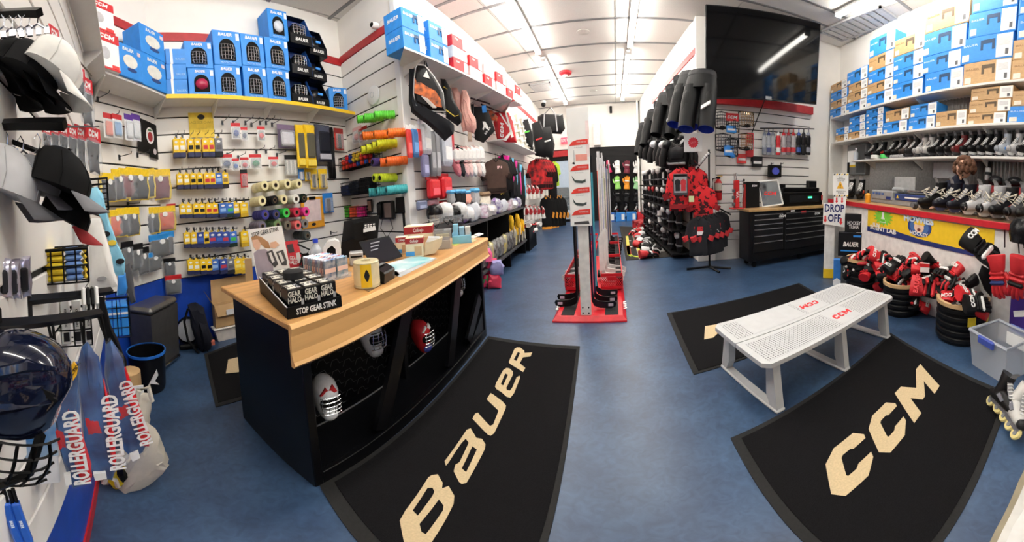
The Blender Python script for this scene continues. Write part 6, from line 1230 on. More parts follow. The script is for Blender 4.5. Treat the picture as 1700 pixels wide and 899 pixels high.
# helmets and goods below
def vhelm(c,pv):
    def b():
        t=thing('visor_helmet','x','helmet');part(t,'shell',G().rings([[(.13*s_*math.cos(2*PI*i/16),.16*s_*math.sin(2*PI*i/16),z)for i in range(16)]for s_,z in((.9,0),(1,.06),(.95,.12),(.7,.17),(.1,.19))]),cm(c,.25),True);part(t,'visor',G().rings([[(.135*math.cos(a),.165*math.sin(a),z)for z in(-.05,.05)]for a in[-2.5+.18*i for i in range(11)]],False,False),clear,True);part(t,'ear_pad',G().ball((.1,0,-.02),(.04,.05,.05),8,5),cm(pv),True);part(t,'strap',G().tube([(-.1,0,-.02),(0,-.08,-.12),(.1,0,-.02)],.008,5),black,True);return t
    return b
for i,(u,v,c)in enumerate([(722,362,1),(739,358,0),(752,362,1),(762,356,0),(774,362,0)]):
    P=FL.px(u,v,.55);inst('vh%d'%c,vhelm((30,30,34)if c else(232,232,232),(60,60,64)),P,FL.rz-.8+.3*i,'%s helmet on the low aisle shelf behind the counter boxes, %s from the left'%(('white','black')[c],ORD[i]),'helmets on the low aisle shelf',(.95,.95,.95))
t=thing('low_shelf','low dark shelf of helmets and bagged goods along the left aisle','shelf',FL.pt(0,0),FL.rz)
zsh=FL.px(740,366,.5).z-.1;part(t,'board',G().box(.1,4.4,-.7,-.02,zsh-.04,zsh),cm((70,70,74)));part(t,'lower_board',G().box(.1,4.4,-.75,-.02,.3,.34),cm((70,70,74)))
for s in(.12,1.5,2.9,4.36):part(t,'upright',G().box(s-.02,s+.02,-.7,-.02,0,zsh-.04),black)
rnd=random.Random(11)
gc=[(150,110,190),(200,204,214),(70,110,190),(180,150,170),(60,64,70),(210,206,200),(120,130,180),(90,70,130)]
for i in range(16):
    c=gc[i%8];s=.9+.21*i;hh=.16+.08*rnd.random();inst('bagged%d'%(i%8),lambda:one('bagged_goods',pillow(dense([(-.1,0),(.1,0),(.11,.12),(.06,.2),(-.07,.2),(-.11,.1)],2),.2,.015,i),mat('bagged_%d'%(i%8),c,.25,rgb2=(214,216,222),scale=14),'x','pack',smooth=True),FL.pt(s,zsh+.002,.5+.1*(i%2)),FL.rz+.3*rnd.random(),'bagged goods on the low aisle shelf, %s along from the post'%ORD[i],'bagged goods on the low aisle shelf',(1.2,1.2,hh/.17))
for i in range(14):
    s=1.2+.23*i;c=[(40,40,44),(90,80,70),(226,206,90),(60,60,66)][i%4]
    inst('lowb%d'%(i%4),lambda:one('hanging_glove_bag',pillow(dense([(-.11,0),(.11,0),(.12,.3),(.08,.36),(-.08,.36),(-.12,.3)],2),.14,.012,i),mat('lowbag_%d'%(i%4),c,.3,rgb2=(170,170,168),scale=12),'x','pack',smooth=True),FL.pt(s,.36,.66),FL.rz+.2,'bagged glove on the bottom aisle shelf, %s along from the post'%ORD[i],'bagged gloves on the bottom aisle shelf')
def yglove():
    t=thing('yellow_glove_pack','x','pack');part(t,'glove',pillow(dense([(-.09,.05),(.09,.05),(.1,.26),(.05,.34),(-.06,.34),(-.1,.24)],2),.08,.01,2),cm((240,190,40),.5),True);part(t,'card',G().rbox(-.07,.07,-.05,-.035,-.1,.12,.004),cm((232,226,214)));return t
for i,a in enumerate([(846,395),(852,390),(858,386),(864,384),(868,380),(850,378),(860,374)]):
    P=FL.px(a[0],a[1]+8,.62+.04*i);inst('yg',yglove,P,FL.rz+.6,'yellow glove pack hanging over the aisle, %s of the bunch'%ORD[i],'yellow glove packs')
for i,(u,v,c)in enumerate([(806,432,(240,100,150)),(818,446,(232,60,110)),(826,456,(150,150,200)),(810,468,(236,50,110)),(822,474,(214,60,90)),(806,476,(90,180,110))]):
    P=onz(818,478);r=P.xy.length+.1*(i%2);f,p=vframe(u,v+12,r);z=max(0,p.z);x=0
    o=one('kids_backpack',pillow(dense([(-.12,0),(.12,0),(.14,.14),(.08,.24),(-.08,.24),(-.14,.12)],2),.16,.012,i),cm(c,.5),'%s kids pack in the pile beyond the far end of the counter'%['pink','hot pink','lilac','deep pink','rose','green'][i],'bag',(p.x,p.y,z if i<3 else 0.0),f.rz,'kids packs by the counter',True)
    if i<3:o.location.z=[.44,.24,.22][i]
# ---- far part of the left aisle
z2=2.72;A=FL.pt(3.7,0);t=thing('pad_shelf','white shelf of goalie pads farther along the left aisle','shelf',FL.pt(0,z2-.03),FL.rz);part(t,'board',G().box(3.5,7.6,-.55,-.02,0,.03),shelfm)
def gpad(c,c2):
    def b():
        t=thing('goalie_pad','x','pad');part(t,'face',G().rbox(-.16,.16,-.1,.06,0,.85,.05),cm(c,.4))
        for k in range(3):part(t,'roll',G().rbox(-.17,.17,-.14,-.08,.15+.22*k,.22+.22*k,.025),cm(c2,.4))
        part(t,'thigh_rise',G().rbox(-.12,.15,-.06,.04,.8,1.05,.04),cm(c2,.4));part(t,'outer_edge',G().rbox(.15,.2,-.12,.06,.05,.9,.02),cm(c2,.4));return t
    return b
for i,(s,c,c2,lab)in enumerate([(4.0,(206,40,50),(232,230,226),'red and white goalie pad, nearest on the pad shelf'),(4.6,(214,60,66),(236,232,230),'red goalie pad behind the nearest one'),(5.2,(232,228,214),(226,222,206),'cream goalie pad in the middle of the pad shelf'),(5.8,(236,234,226),(210,206,196),'white goalie pad right of the cream one'),(6.5,(228,224,210),(236,234,230),'ivory goalie pad near the end of the pad shelf'),(7.1,(40,40,44),(220,218,214),'black and white goalie pad at the end of the pad shelf')]):
    o=inst('gp%d'%i,gpad(c,c2),FL.pt(s,z2+.002,.3),FL.rz-.5,lab,'goalie pads on the shelf',(1.2,1.2,.64 if s<4.9 else .95));o.rotation_euler=(0,-.22,FL.rz-.5)
camo=mat('camo_red',(214,36,40),.8,rgb2=(70,16,22),scale=9,detail=2)
rj=rw(890,285,.4)
for i in range(4):hangshirt((873+4*i,256,910+4*i,316),rj+.3*i,camo,'red camouflage jersey on the far left aisle wall, %s in line'%ORD[i],'camoj','red jerseys on the left aisle wall',.3,c2=(60,16,20))
hangshirt((904,262,926,330),rj+1.4,(30,30,32),'black jacket beside the red jerseys','bj1',None,.3,name='jacket',cat='jacket');hangshirt((910,262,930,310),rj+1.6,(180,214,60),'lime green hooded top beside the black jacket','lime',None,.3,name='hooded_top',cat='top')
for i in range(5):
    hangshirt((893+6*i,316,918+6*i,388),rw(905,350,.5)+.22*i,(26,26,28),'black jacket with orange sleeve stripe on the low rail, %s in line'%ORD[i],'jo','black jackets with orange stripes',.2,(226,150,50),name='jacket',cat='jacket')
for j,(v,n)in enumerate([(292,5),(326,5)]):
    for i in range(n):
        P=FL.px(868+7*i+3*j,v+24,.45);o=inst('fgl',lambda:glove((190,36,44),(228,226,222),(206,40,50),None),P,0,'red and white glove on the far aisle wall, %s in the %s row'%(ORD[i],('upper','lower')[j]),'red and white gloves in the aisle',(1.3,1.3,1.3));o.rotation_euler=(PI/2,-PI/2,FL.rz+.5)
o,f,p=soft('duffel_bag',[(893,194),(900,190),(934,190),(938,214),(932,222),(900,221),(893,214)],rw(905,215,.45)-1.5,bkm,'black duffel bag with grey straps hung high at the end of the aisle','bag',.5,.01)
q=lambda pl:loc_poly(f,p,pl)
for a in[[(903,220),(904,192),(914,181),(922,192),(925,220)]]:part(o,'strap',G().tube([(x,-.27,z)for x,z in q(a)],.03,6),cm((150,150,154)),True)
for i,a in enumerate([[(882,206),(896,200),(908,230),(906,262),(888,258)],[(898,212),(914,210),(921,240),(918,262),(904,260)],[(862,200),(876,198),(886,226),(884,246),(870,240)]]):
    o,f,p=soft('backpack',a,rw(880,230,.5)+.8*(i!=2),bkm,'black backpack with %s accents over the far aisle jerseys'%('red','white','green')[i],'bag',.35,.01,i)
    x,z=loc_poly(f,p,[((a[0][0]+a[2][0])/2,(a[0][1]+a[3][1])/2)])[0];part(o,'accent',G().prism([(x-.12,z),(x+.1,z+.04),(x+.12,z+.09),(x-.12,z+.05)],-.19,-.15),cm([(206,40,46),(226,226,226),(90,200,70)][i]))
bn=onz(884,412);t=thing('display_bin','black bin of red and white gloves standing in the left aisle','bin',(bn.x-.3,bn.y+.1,0),FL.rz)
for a in((-.5,.5,-.3,-.28),(-.5,.5,.28,.3),(-.5,-.48,-.3,.3),(.48,.5,-.3,.3)):part(t,'panel',G().box(a[0],a[1],a[2],a[3],0,.55),black)
part(t,'base',G().box(-.5,.5,-.3,.3,0,.3),black)
for i in range(8):inst('fgl2',lambda:glove((206,40,48),(230,228,224),(30,30,32),None),(t.location.x-.2+.13*(i%4),t.location.y-.25+.14*i,.36+.12*(i//4)),1.3*i,'red and white glove lying in the black aisle bin, %s from the front'%ORD[i],'gloves in the aisle bin',(1.1,1.1,1.1))
t,s,z,wd,h=wbasket(FL,(841,346,868,371),.5,'grey wire basket beside the yellow glove packs',.08,0,.4)
# ================================================================ right aisle: pants, shoulder pads, pads
def breezers(c,lin,mk):
    t=thing('hockey_pants','x','pants');m=cm(c,.55);W_=.3
    E=lambda cx,cz,rx,ry,ty=0:[(cx+rx*math.cos(2*PI*i/14),ty+ry*math.sin(2*PI*i/14),cz)for i in range(14)]
    part(t,'waist',G().rings([E(0,0,.27,.13),E(0,-.1,.3,.16),E(0,-.24,.33,.18)],True),m,True)
    for s_ in(-1,1):
        part(t,'leg',G().rings([E(s_*.16,-.2,.16,.17),E(s_*.18,-.42,.17,.18,-.02),E(s_*.19,-.68,.155,.16,-.05)],False),m,True);part(t,'lining',G().rings([E(s_*.19,-.682,.15,.155,-.05),E(s_*.18,-.5,.12,.13,-.03),E(s_*.18,-.45,.02,.02,-.03)],False),cm(lin,.7),True)
        part(t,'thigh_pad',G().ball((s_*.2,-.15,-.42),(.1,.05,.16),10,6),m,True)
    part(t,'belt',G().rings([E(0,-.02,.285,.145),E(0,-.07,.3,.155)],False),cm((60,60,64),.6),True);part(t,'mark',G().prism([(.1,-.52),(.26,-.46),(.26,-.42),(.1,-.48)],-.235,-.2),cm(mk));return t
pn=[((1150,122),6.5,(17,17,20),(30,60,190),WHI),((1135,128),7.0,(17,17,20),(30,60,190),WHI),((1166,120),6.3,(17,17,20),(30,60,180),WHI),((1120,142),7.4,(17,17,20),(20,20,24),(180,180,184)),((1110,156),7.9,(17,17,20),(20,20,24),WHI),((1098,170),8.5,(17,17,20),(24,24,60),(200,40,46)),((1089,184),9.2,(17,17,20),(20,20,24),WHI),((1080,196),10,(17,17,20),(20,20,24),WHI),((1073,205),11,(17,17,20),(20,20,24),(180,180,184))]
for i,((u,v),r,c,l_,mk)in enumerate(pn):
    P=FR.px(u,v,.5);o=inst('bz%d'%i if i<4 else 'bz3',lambda:breezers(c,l_,mk),P,-math.atan2(P.x,P.y)+(.5 if i%2 else-.2),'pair of black hockey pants hanging beside the TV, %s from the near end'%ORD[i],'hanging hockey pants',(.86,.86,1.45));o.rotation_euler=(-.3,(.12,-.1,.05,-.15,.1,-.05,.14,-.1,.08)[i],o.rotation_euler.z)
railp(FR.px(1168,121,.5),FR.px(1072,207,.5),'black rail carrying the hanging hockey pants',.03)
def spads(c,c2):
    t=thing('shoulder_pads','x','shoulder pads');part(t,'vest',pillow(dense([(-.22,0),(.22,0),(.25,.3),(.16,.48),(.06,.42),(-.06,.42),(-.16,.48),(-.25,.3)],2),.2,.01,1),cm(c,.5),True);part(t,'chest_plate',pillow(dense([(-.16,.16),(.16,.16),(.2,.36),(0,.4),(-.2,.36)],2),.27,.008,2),cm(c2,.4),True)
    for s_ in(-1,1):part(t,'shoulder_cap',G().ball((s_*.26,0,.42),(.12,.13,.09),12,6),cm(c2,.35),True);part(t,'bicep_guard',G().tube([(s_*.3,0,.38),(s_*.36,-.03,.2),(s_*.37,-.04,.06)],[.09,.09,.075],10),cm(c,.5),True)
    part(t,'strap',G().rbox(-.2,.2,-.14,-.1,.08,.12,.01),cm((120,122,126),.5));return t
for i,(u,v,r,k)in enumerate([(1127,282,6.4,0),(1120,280,6.9,1),(1114,272,7.4,0),(1102,274,8.0,1),(1092,268,8.7,0),(1083,266,9.5,1)]):
    P=FR.px(u,v,.55);inst('sp%d'%k,lambda:spads((22,22,25),(206,208,212)if k else(40,42,46)),P,-math.atan2(P.x,P.y)-.4,'black and grey shoulder pads under the hockey pants, %s from the near end'%ORD[i],'hanging shoulder pads',(1.0,1.0,1.1))
railp(FR.pt(7.9,2.75,.25),FR.pt(4.6,2.75,.25),'black rail above the shoulder pads',.025)
def shin(c,c2):
    def b():
        t=thing('shin_pad','x','pad');part(t,'shell',G().rings([[(.09*s_*math.cos(a),-.07*s_*math.sin(a),z)for a in[PI*i/8 for i in range(9)]]for z,s_ in((0,.8),(.15,1),(.3,1))],True),cm(c,.4),True);part(t,'knee_cap',G().ball((0,-.05,.35),(.1,.06,.08),12,6),cm(c2,.35),True);part(t,'liner',G().rbox(-.11,.11,-.02,.05,0.02,.4,.03),cm((30,30,34),.8));part(t,'strap',G().rbox(-.115,.115,-.075,.05,.12,.16,.01),cm((84,84,88),.7));return t
    return b
t=thing('gear_rack','low black rack of pads and elbow guards along the right aisle wall','rack',FR.pt(0,0),FR.rz)
ZR=[.12,.6,1.05,1.5]
for z in ZR:part(t,'shelf_board',G().box(3.3,8.05,-.55,-.03,z-.03,z),black)
for s in(3.32,5.0,6.6,8.03):part(t,'upright',G().box(s-.02,s+.02,-.08,-.03,0,1.98),blackm)
cc=[((30,30,34),(226,226,226)),((36,36,40),(40,40,44)),((220,220,220),(34,34,38)),((34,34,38),(200,40,46)),((30,32,40),(150,152,156))];rnd=random.Random(8)
for j,z in enumerate(ZR):
    for i in range(15):
        k=rnd.choice([0,0,1,1,1,2,3,4]);s=3.55+.31*i+.02*j
        if s>8.0:continue
        o=inst('legpad%d'%k,shin(*cc[k]),FR.pt(s,z+.002,.32+.12*(i%2)),FR.rz+rnd.uniform(-.4,.4),'%s pad, %s shelf of the aisle rack, %s from the far end'%(('white capped','all black','white','red capped','grey capped')[k],('lowest','second','third','top')[j],ORD[i]),'pads on the right aisle rack',(1.2,1.2,1.02))
for i in range(12):
    s=3.7+.36*i;P=FR.pt(s,.0,.75+.12*(i%3));k=i%3
    inst('fgv%d'%k,lambda:glove(((30,30,32),(34,34,38),(30,30,32))[k],(BLK,(226,226,226),(190,36,42))[k],(220,220,220),None),P,FR.rz-PI/2+.3*i,'%s glove on the floor before the right aisle rack, %s from the far end'%(('black','white cuffed','red cuffed')[k],ORD[i]),'gloves at the foot of the rack',(1.5,1.5,1.5))
for i in range(6):
    P=FR.pt(2.7+.22*i,0,.5+.12*(i%2));inst('redp%d'%(i%2),lambda:one('red_pack',pillow(dense([(-.2,0),(.2,0),(.22,.25),(-.2,.28)],3),.3,.02,i),mat('redpack_%d'%(i%2),(196,36,44),.5,rgb2=(34,34,38),scale=6),'x','pack',smooth=True),P,.3*i,'red and black pack on the floor behind the rack, %s from the back'%ORD[i],'red and black packs')
# ---- jersey stand before the column
jb=onz(1178,446);jr=jb.xy.length;t=thing('jersey_stand','black floor stand carrying red jerseys and dark jackets','stand',(jb.x,jb.y,0),-math.atan2(jb.x,jb.y))
part(t,'post',G().rbox(-.02,.02,-.02,.02,.04,2.15,.004),blackm)
for a in((-.48,-.1),(.45,-.05),(.2,-.3),(.0,.35)):part(t,'foot',G().tube([(0,0,.04),(a[0],a[1],.02)],.022,5),blackm)
nub=part(t,'slanted_rail',G().tube([(-.28,-.05,1.78),(.02,0,2.1)],.018,5),blackm);part(t,'low_rail',G().tube([(0,0,1.2),(.45,-.1,1.0)],.016,5),blackm)
for k in range(8):part(nub,'notch_ball',G().ball((-.26+.035*k,-.055,1.83+.035*k),.026,8,5),paper,True)
camo2=mat('camo_bright',(222,36,44),.8,rgb2=(60,14,20),scale=14,detail=1.5)
nt=camo2.node_tree;tcn=[n for n in nt.nodes if n.type=='TEX_COORD'][0];nzn=[n for n in nt.nodes if n.type=='TEX_NOISE'][0];rmp=[n for n in nt.nodes if n.type=='VALTORGB'][0]  # print grows denser toward the hem
sx_=nt.nodes.new('ShaderNodeSeparateXYZ');nt.links.new(tcn.outputs['Object'],sx_.inputs[0]);ma=nt.nodes.new('ShaderNodeMath');ma.operation='MULTIPLY_ADD';ma.inputs[1].default_value=-.32;nt.links.new(sx_.outputs[2],ma.inputs[0]);nt.links.new(nzn.outputs['Fac'],ma.inputs[2]);nt.links.new(ma.outputs[0],rmp.inputs['Fac'])
rmp.color_ramp.elements[0].position=.665;rmp.color_ramp.elements[1].position=.69
jj=[((1103,270,1150,352),-.15,-.15),((1108,268,1154,350),.05,-.5),((1114,267,1160,350),.15,.9),((1122,266,1166,350),.25,-.9),((1130,266,1172,352),.1,.7),((1136,268,1178,354),0,.35),((1142,300,1192,366),-.1,.5)]
for i,(a,dr_,yw)in enumerate(jj):hangshirt(a,jr+dr_,camo2,'red camouflage jersey on the black stand by the column, %s from the left'%ORD[i],'cj','red jerseys on the stand',yw*.5,c2=(150,26,34),sleeve=.32,t_=.09)
def shield(t,z0,w,h,th):part(t,'shield_emblem',G().prism([(-.1,z0-.16),(.1,z0-.16),(.1,z0-.25),(0,z0-.31),(-.1,z0-.25)],-th*.58,-th*.42),cm((206,36,44)));[part(t,'cuff_band',G().tube([(s_*w*.6,0,z0-.08-.24),(s_*w*.54,0,z0-.16-.24)],[th*.95,th*.8],8),cm((206,50,56),.8),True)for s_ in(-1,1)];part(t,'shield_band',G().prism([(-.11,z0-.24),(.11,z0-.24),(.08,z0-.30),(-.08,z0-.30)],-th*.62,-th*.45),paper)
for i,(a,dr_,yw)in enumerate([((1136,350,1182,426),-.35,.1),((1150,348,1192,424),-.25,.6),((1160,346,1200,424),-.15,.7),((1168,344,1208,422),-.05,.75),((1176,342,1214,414),.05,.8)]):
    hangshirt(a,jr+dr_,(64,64,70),'dark grey team jacket with red and white cuffs, %s from the left on the stand'%ORD[i],'gj','dark jackets on the stand',yw,None,shield,name='jacket',cat='jacket',t_=.08)
f,p=vframe(1151,252,jr-.62);s,z,wd,h=f.rect(1136,221,1166.5,252);t=thing('sale_sign','square white sign with a red starburst over the red jerseys','sign',p,f.rz);part(t,'board',G().rbox(-wd/2,wd/2,0,.01,0,h,.003),paper);part(t,'starburst',G().prism([((.30 if k%2 else .24)*wd*math.cos(2*PI*k/28),h/2+(.30 if k%2 else .24)*h*math.sin(2*PI*k/28))for k in range(28)],-.003,0),cm((214,40,60)));text(t,'SALE',cm((240,150,160)),wd*.14,(0,-.005,h/2),rot=(PI/2,-.3,0))
part(t,'stem',G().tube([(0,.02,.1),(0,.02,-.12),(.12,.62,-.2)],.01,5),blackm)
f,p=vframe(1130,324,jr-.35);s,z,wd,h=f.rect(1118,288,1142,324);t=thing('hanging_card','grey and black card pack with two printed shirts hanging before the red jerseys','pack',p,f.rz);part(t,'card',G().rbox(-wd/2,wd/2,0,.03,0,h,.01),cm((70,70,74),.4));part(t,'panel',G().box(-wd*.44,wd*.44,-.002,0,h*.12,h*.86),cm((170,170,176)))
for x,c in((-.2,(60,60,66)),(.2,(206,50,60))):part(t,'shirt_print',G().prism([(wd*(x+a),h*b2)for a,b2 in((-.16,.2),(.16,.2),(.16,.5),(.2,.5),(.18,.68),(.06,.74),(-.06,.74),(-.18,.68),(-.2,.5),(-.16,.5))],-.006,-.002),cm(c))
part(t,'header',G().box(-wd*.44,wd*.44,-.003,0,h*.86,h*.97),black);part(t,'hook',G().tube([(0,.01,h),(0,.01,h+.05)],.005,5),hookm)
f,p=vframe(1148,335,jr-.4);one('price_tag',G().box(-.05,.05,0,.006,0,.1),cm((226,236,180)),'small pale green tag hanging between the red jerseys','tag',p,f.rz)
s,z,wd,h=FT.rect(1185,289,1199,332,.1);t=thing('fire_extinguisher','red fire extinguisher with black hose hung on the column','extinguisher',FT.pt(s,z,.12),FT.rz)
part(t,'cylinder',G().lathe([(.07,0),(.085,.02),(.085,h*.68),(.05,h*.78),(.025,h*.82)],14),cm((190,30,36),.3),True);part(t,'label',G().lathe([(.087,h*.38),(.087,h*.66)],14,None,False),cm((190,184,170)),True);part(t,'valve',G().rbox(-.05,.05,-.02,.02,h*.82,h*.9,.01),black);part(t,'handle',G().rbox(-.02,.1,-.012,.012,h*.9,h*.95,.005),cm((220,190,120)));part(t,'hose',G().tube([(-.03,0,h*.86),(-.13,0,h*.82),(-.14,0,h*.5),(-.11,-.02,h*.1)],.014,6),black,True);part(t,'strap',G().lathe([(.09,h*.3),(.09,h*.36)],14,None,False),black,True)
# ================================================================ TV and tool chest wall
dtv=.95;tq=[FT.hit(u,v,dtv)for u,v in[(1172,8),(1362,40),(1355,173),(1172,163)]];cx=sum(q[0]for q in tq)/4;cz=sum(q[1]for q in tq)/4
t=thing('television','large black wall television tilted over the tool chest','television',FT.pt(cx,cz,dtv),FT.rz);L=[(a-cx,b2-cz)for a,b2 in tq]
part(t,'body',G().prism(L,0,.06),black);part(t,'screen',G().prism([(a*.992,b2*.988)for a,b2 in L],-.003,0),mat('tv_screen',(14,14,16),.08,spec=.22,var=0));part(t,'bezel',G().tube([(a,0,b2)for a,b2 in L+L[:1]],.012,4),mat('bezel_grey',(60,60,62),.3));part(t,'sensor',G().rbox(-.02,.12,-.01,.04,L[2][1]-.07,L[2][1]-.0,.005),grey);part(t,'wall_bracket',G().rbox(-.25,.25,.06,dtv-.02,-.3,.3,.02),blackm);part(t,'cable',G().tube([(0,.1,-.9),(.02,dtv-.1,-1.4),(.02,dtv-.05,-2.0)],.012,5),black,True)
FC=Frame((2.70,5.50),(5.30,5.72));CD=.48;ck=mat('chest_black',(26,26,29),.35);dk_=mat('drawer_black',(38,38,42),.3)
t=thing('tool_chest','wide black rolling tool chest with a wooden top under the television','tool chest',FC.pt(0,0),FC.rz);CLn=FC.L
part(t,'worktop',G().rbox(-.04,CLn+.02,-.03,CD+.02,1.04,1.085,.005),mat('chest_wood',(200,160,104),.4,var=.1,scale=6));part(t,'cabinet',G().rbox(0,CLn,0,CD,.12,1.04,.008),ck)
for x0,x1,hs in((.08,.86,[.09,.09,.09,.12,.12,.2]),(.93,CLn-.06,[.12,.09,.09,.12,.12,.2])):
    z=.99
    for h in hs:
        d_=part(t,'drawer',G().rbox(x0,x1,-.014,0,z-h+.008,z,.004),dk_);part(d_,'pull_rail',G().rbox(x0+.01,x1-.01,-.03,-.014,z-.022,z-.006,.003),mat('pull_steel',(150,150,154),.25,.9));z-=h
for s in(.15,CLn-.2):part(t,'caster',G().lathe([(.03,-.02),(.055,-.018),(.055,.018),(.03,.02)],14,Matrix.Translation((s,.08,.056))@Matrix.Rotation(PI/2,4,'X')),black,True);part(t,'caster',G().lathe([(.03,-.02),(.055,-.018),(.055,.018),(.03,.02)],14,Matrix.Translation((s,CD-.08,.056))@Matrix.Rotation(PI/2,4,'X')),black,True)
part(t,'caster',G().lathe([(.03,-.02),(.055,-.018),(.055,.018),(.03,.02)],14,Matrix.Translation((CLn*.55,.08,.056))@Matrix.Rotation(PI/2,4,'X')),black,True);part(t,'side_panel',G().rbox(-.006,0,.04,CD-.04,.16,1.0,.002),dk_)
for u in(1300,1358):s,z=FC.hit(u,351 if u<1320 else 342,.03);ccm(t,paper,.05,Matrix.Translation((s,-.016,.93)))
s,z=FC.hit(1335,346,.03);part(t,'red_badge',G().rbox(s-.08,s+.08,-.02,-.012,.955,1.005,.004),cm((220,50,56)));s2,_=FC.hit(1317,341,.03);part(t,'white_badge',G().rbox(s2-.06,s2+.06,-.02,-.012,1.0,1.03,.003),paper)
ZC=1.086
def oncst(u0,v0,u1,v1,d):s,z,wd,h=FC.rect(u0,v0,u1,v1,d);return FC.pt(s,ZC,d),wd,h
P,wd,h=oncst(1213,278,1232,338,-.2);t=thing('rivet_press','red upright rivet press with chrome rods on the tool chest','press',P,FC.rz);part(t,'base',G().rbox(-.13,.13,-.1,.1,0,.025,.008),cm((180,40,40)));part(t,'column',G().rbox(-.05,.05,-.05,.05,.025,h*.8,.01),cm((200,36,40),.35));text(t,'VIA',paper,.08,(0,-.052,h*.4),bold=.02,rot=(PI/2,-PI/2,0));part(t,'rod',G().cyl((0,0,h*.8),(0,0,h),.016),chrome);part(t,'rod',G().cyl((-.04,0,h*.7),(-.05,0,h*.98),.01),chrome);part(t,'lever',G().tube([(.04,0,h*.75),(.14,-.02,h*.78),(.16,-.02,h*.6),(.1,-.02,.05)],.012,6),chrome,True);part(t,'knob',G().ball((.17,-.02,h*.8),.025,8,6),black,True)
for k in range(3):part(t,'die',G().rbox(-.11,-.06,-.06,.0,.06+k*.12,.12+k*.12,.005),cm((90,90,94),.3))
P,wd,h=oncst(1239,294,1261,337,-.3);t=thing('black_box','black box with small white CCM mark standing on the tool chest','box',P,FC.rz);part(t,'carton',G().rbox(-wd/2,wd/2,0,.14,0,h,.004),cm((24,24,27),.4));part(t,'red_side',G().box(-wd/2-.03,-wd/2-.002,.02,.12,0,h*.9),cm((170,40,40)));ccm(t,paper,.035,Matrix.Translation((wd*.1,-.004,h*.85)))
f,p=vframe(1279,335,FC.pt(.85,0,-.1).xy.length);p.z=ZC;L=loc_poly(f,p,[(1258,295.5),(1291,293),(1300,332.5),(1266,337.5)]);zm=min(z for _,z in L);L=[(x,z-zm)for x,z in L]
t=thing('mirror_sign','white framed mirror with red CCM lettering leaning on the tool chest','mirror',p,f.rz);part(t,'mirror',G().prism(L,-.01,0),mat('mirror_glass',(150,156,162),.06,.9,var=.05));cxl=sum(x for x,_ in L)/4;czl=sum(z for _,z in L)/4
for a,b2 in zip(L,L[1:]+L[:1]):part(t,'frame_bar',G().tube([(a[0],-.01,a[1]),(b2[0],-.01,b2[1])],.018,4),paper)
ccm(t,cm((220,50,56)),.075,Matrix.Translation((cxl,-.014,czl)))
P,wd,h=oncst(1300,288,1366,330,-.18);t=thing('skate_oven','low black skate baking oven with a green lamp on the tool chest','oven',P,FC.rz);D=.26;bk=mat('oven_black',(24,24,26),.3);part(t,'body',G().rbox(-wd/2,wd/2,0,D,0,h*.55,.02),bk);part(t,'deck',G().rbox(-wd*.46,wd*.44,.04,D,h*.55,h*.72,.015),bk);part(t,'back_frame',G().rbox(-wd/2,-wd*.38,.1,D,h*.7,h*.85,.01),bk);part(t,'back_frame',G().rbox(wd*.22,wd*.42,.12,D,h*.7,h,.01),bk);part(t,'front_panel',G().rbox(-wd*.35,wd*.4,-.01,0,h*.14,h*.42,.006),cm((50,52,56),.2));part(t,'lamp',G().rbox(wd*.1,wd*.2,-.014,-.008,h*.3,h*.36,.003),mat('lamp_green',(40,240,120),.4,emit=4));part(t,'red_switch',G().rbox(wd*.46,wd*.5,-.01,.02,h*.2,h*.42,.005),cm((200,40,46)))
put(FT,lambda:(lambda t:(part(t,'body',G().rbox(-.5,.5,-.5,0,0,1,.05),black),part(t,'face',G().prism(arc(0,.5,.3,.3,0,360,12)[:-1],-.52,-.5),cm((80,90,200))),t)[-1])(thing('cooler','x','box')),'cool',(1274,274,1294,294),'small black box with a blue disc hung above the oven',.12)
for u in(1280,1296):hook(FT,u,272,.14,'black hook by the small black box, %s one'%('left','right')[u>1290],'hooks over the oven')
def vcage(wcol,chin):
    def b():
        t=thing('face_cage','x','cage');part(t,'wires',cage(.9,.8,.45,.12,-.1,.022,6,6),cm(wcol,.3,metal=.8),True);part(t,'frame',G().tube([(-.5,-.1,.1),(-.52,-.05,.95),(0,0,1.02),(.52,-.05,.95),(.5,-.1,.1),(0,-.35,0),(-.5,-.1,.1)],.04,6),black,True);part(t,'chin_cup',G().ball((0,-.35,.1),(.25,.12,.12),10,6),cm(chin,.5),True);return t
    return b
for i,(a,w_,ch,lab)in enumerate([((1187,186,1208,216),(70,70,74),(40,40,44),'black face cage, upper left of the wall cluster'),((1206,196,1226,222),(60,60,64),(60,140,220),'face cage with a blue tag, upper middle of the cluster'),((1226,186,1250,212),(190,160,120),(30,30,34),'face cage with tan wires, upper right of the cluster'),((1188,222,1212,252),(120,120,124),(30,30,34),'chrome face cage, lower left of the cluster'),((1204,230,1224,262),(70,70,74),(60,140,220),'black face cage with blue tag, lower middle of the cluster'),((1226,222,1248,250),(190,160,120),(40,40,44),'face cage with tan wires, lower right of the cluster')]):put(FT,vcage(w_,ch),'vc%d'%i,a,lab,.2,'face cages beside the bottles',.3)
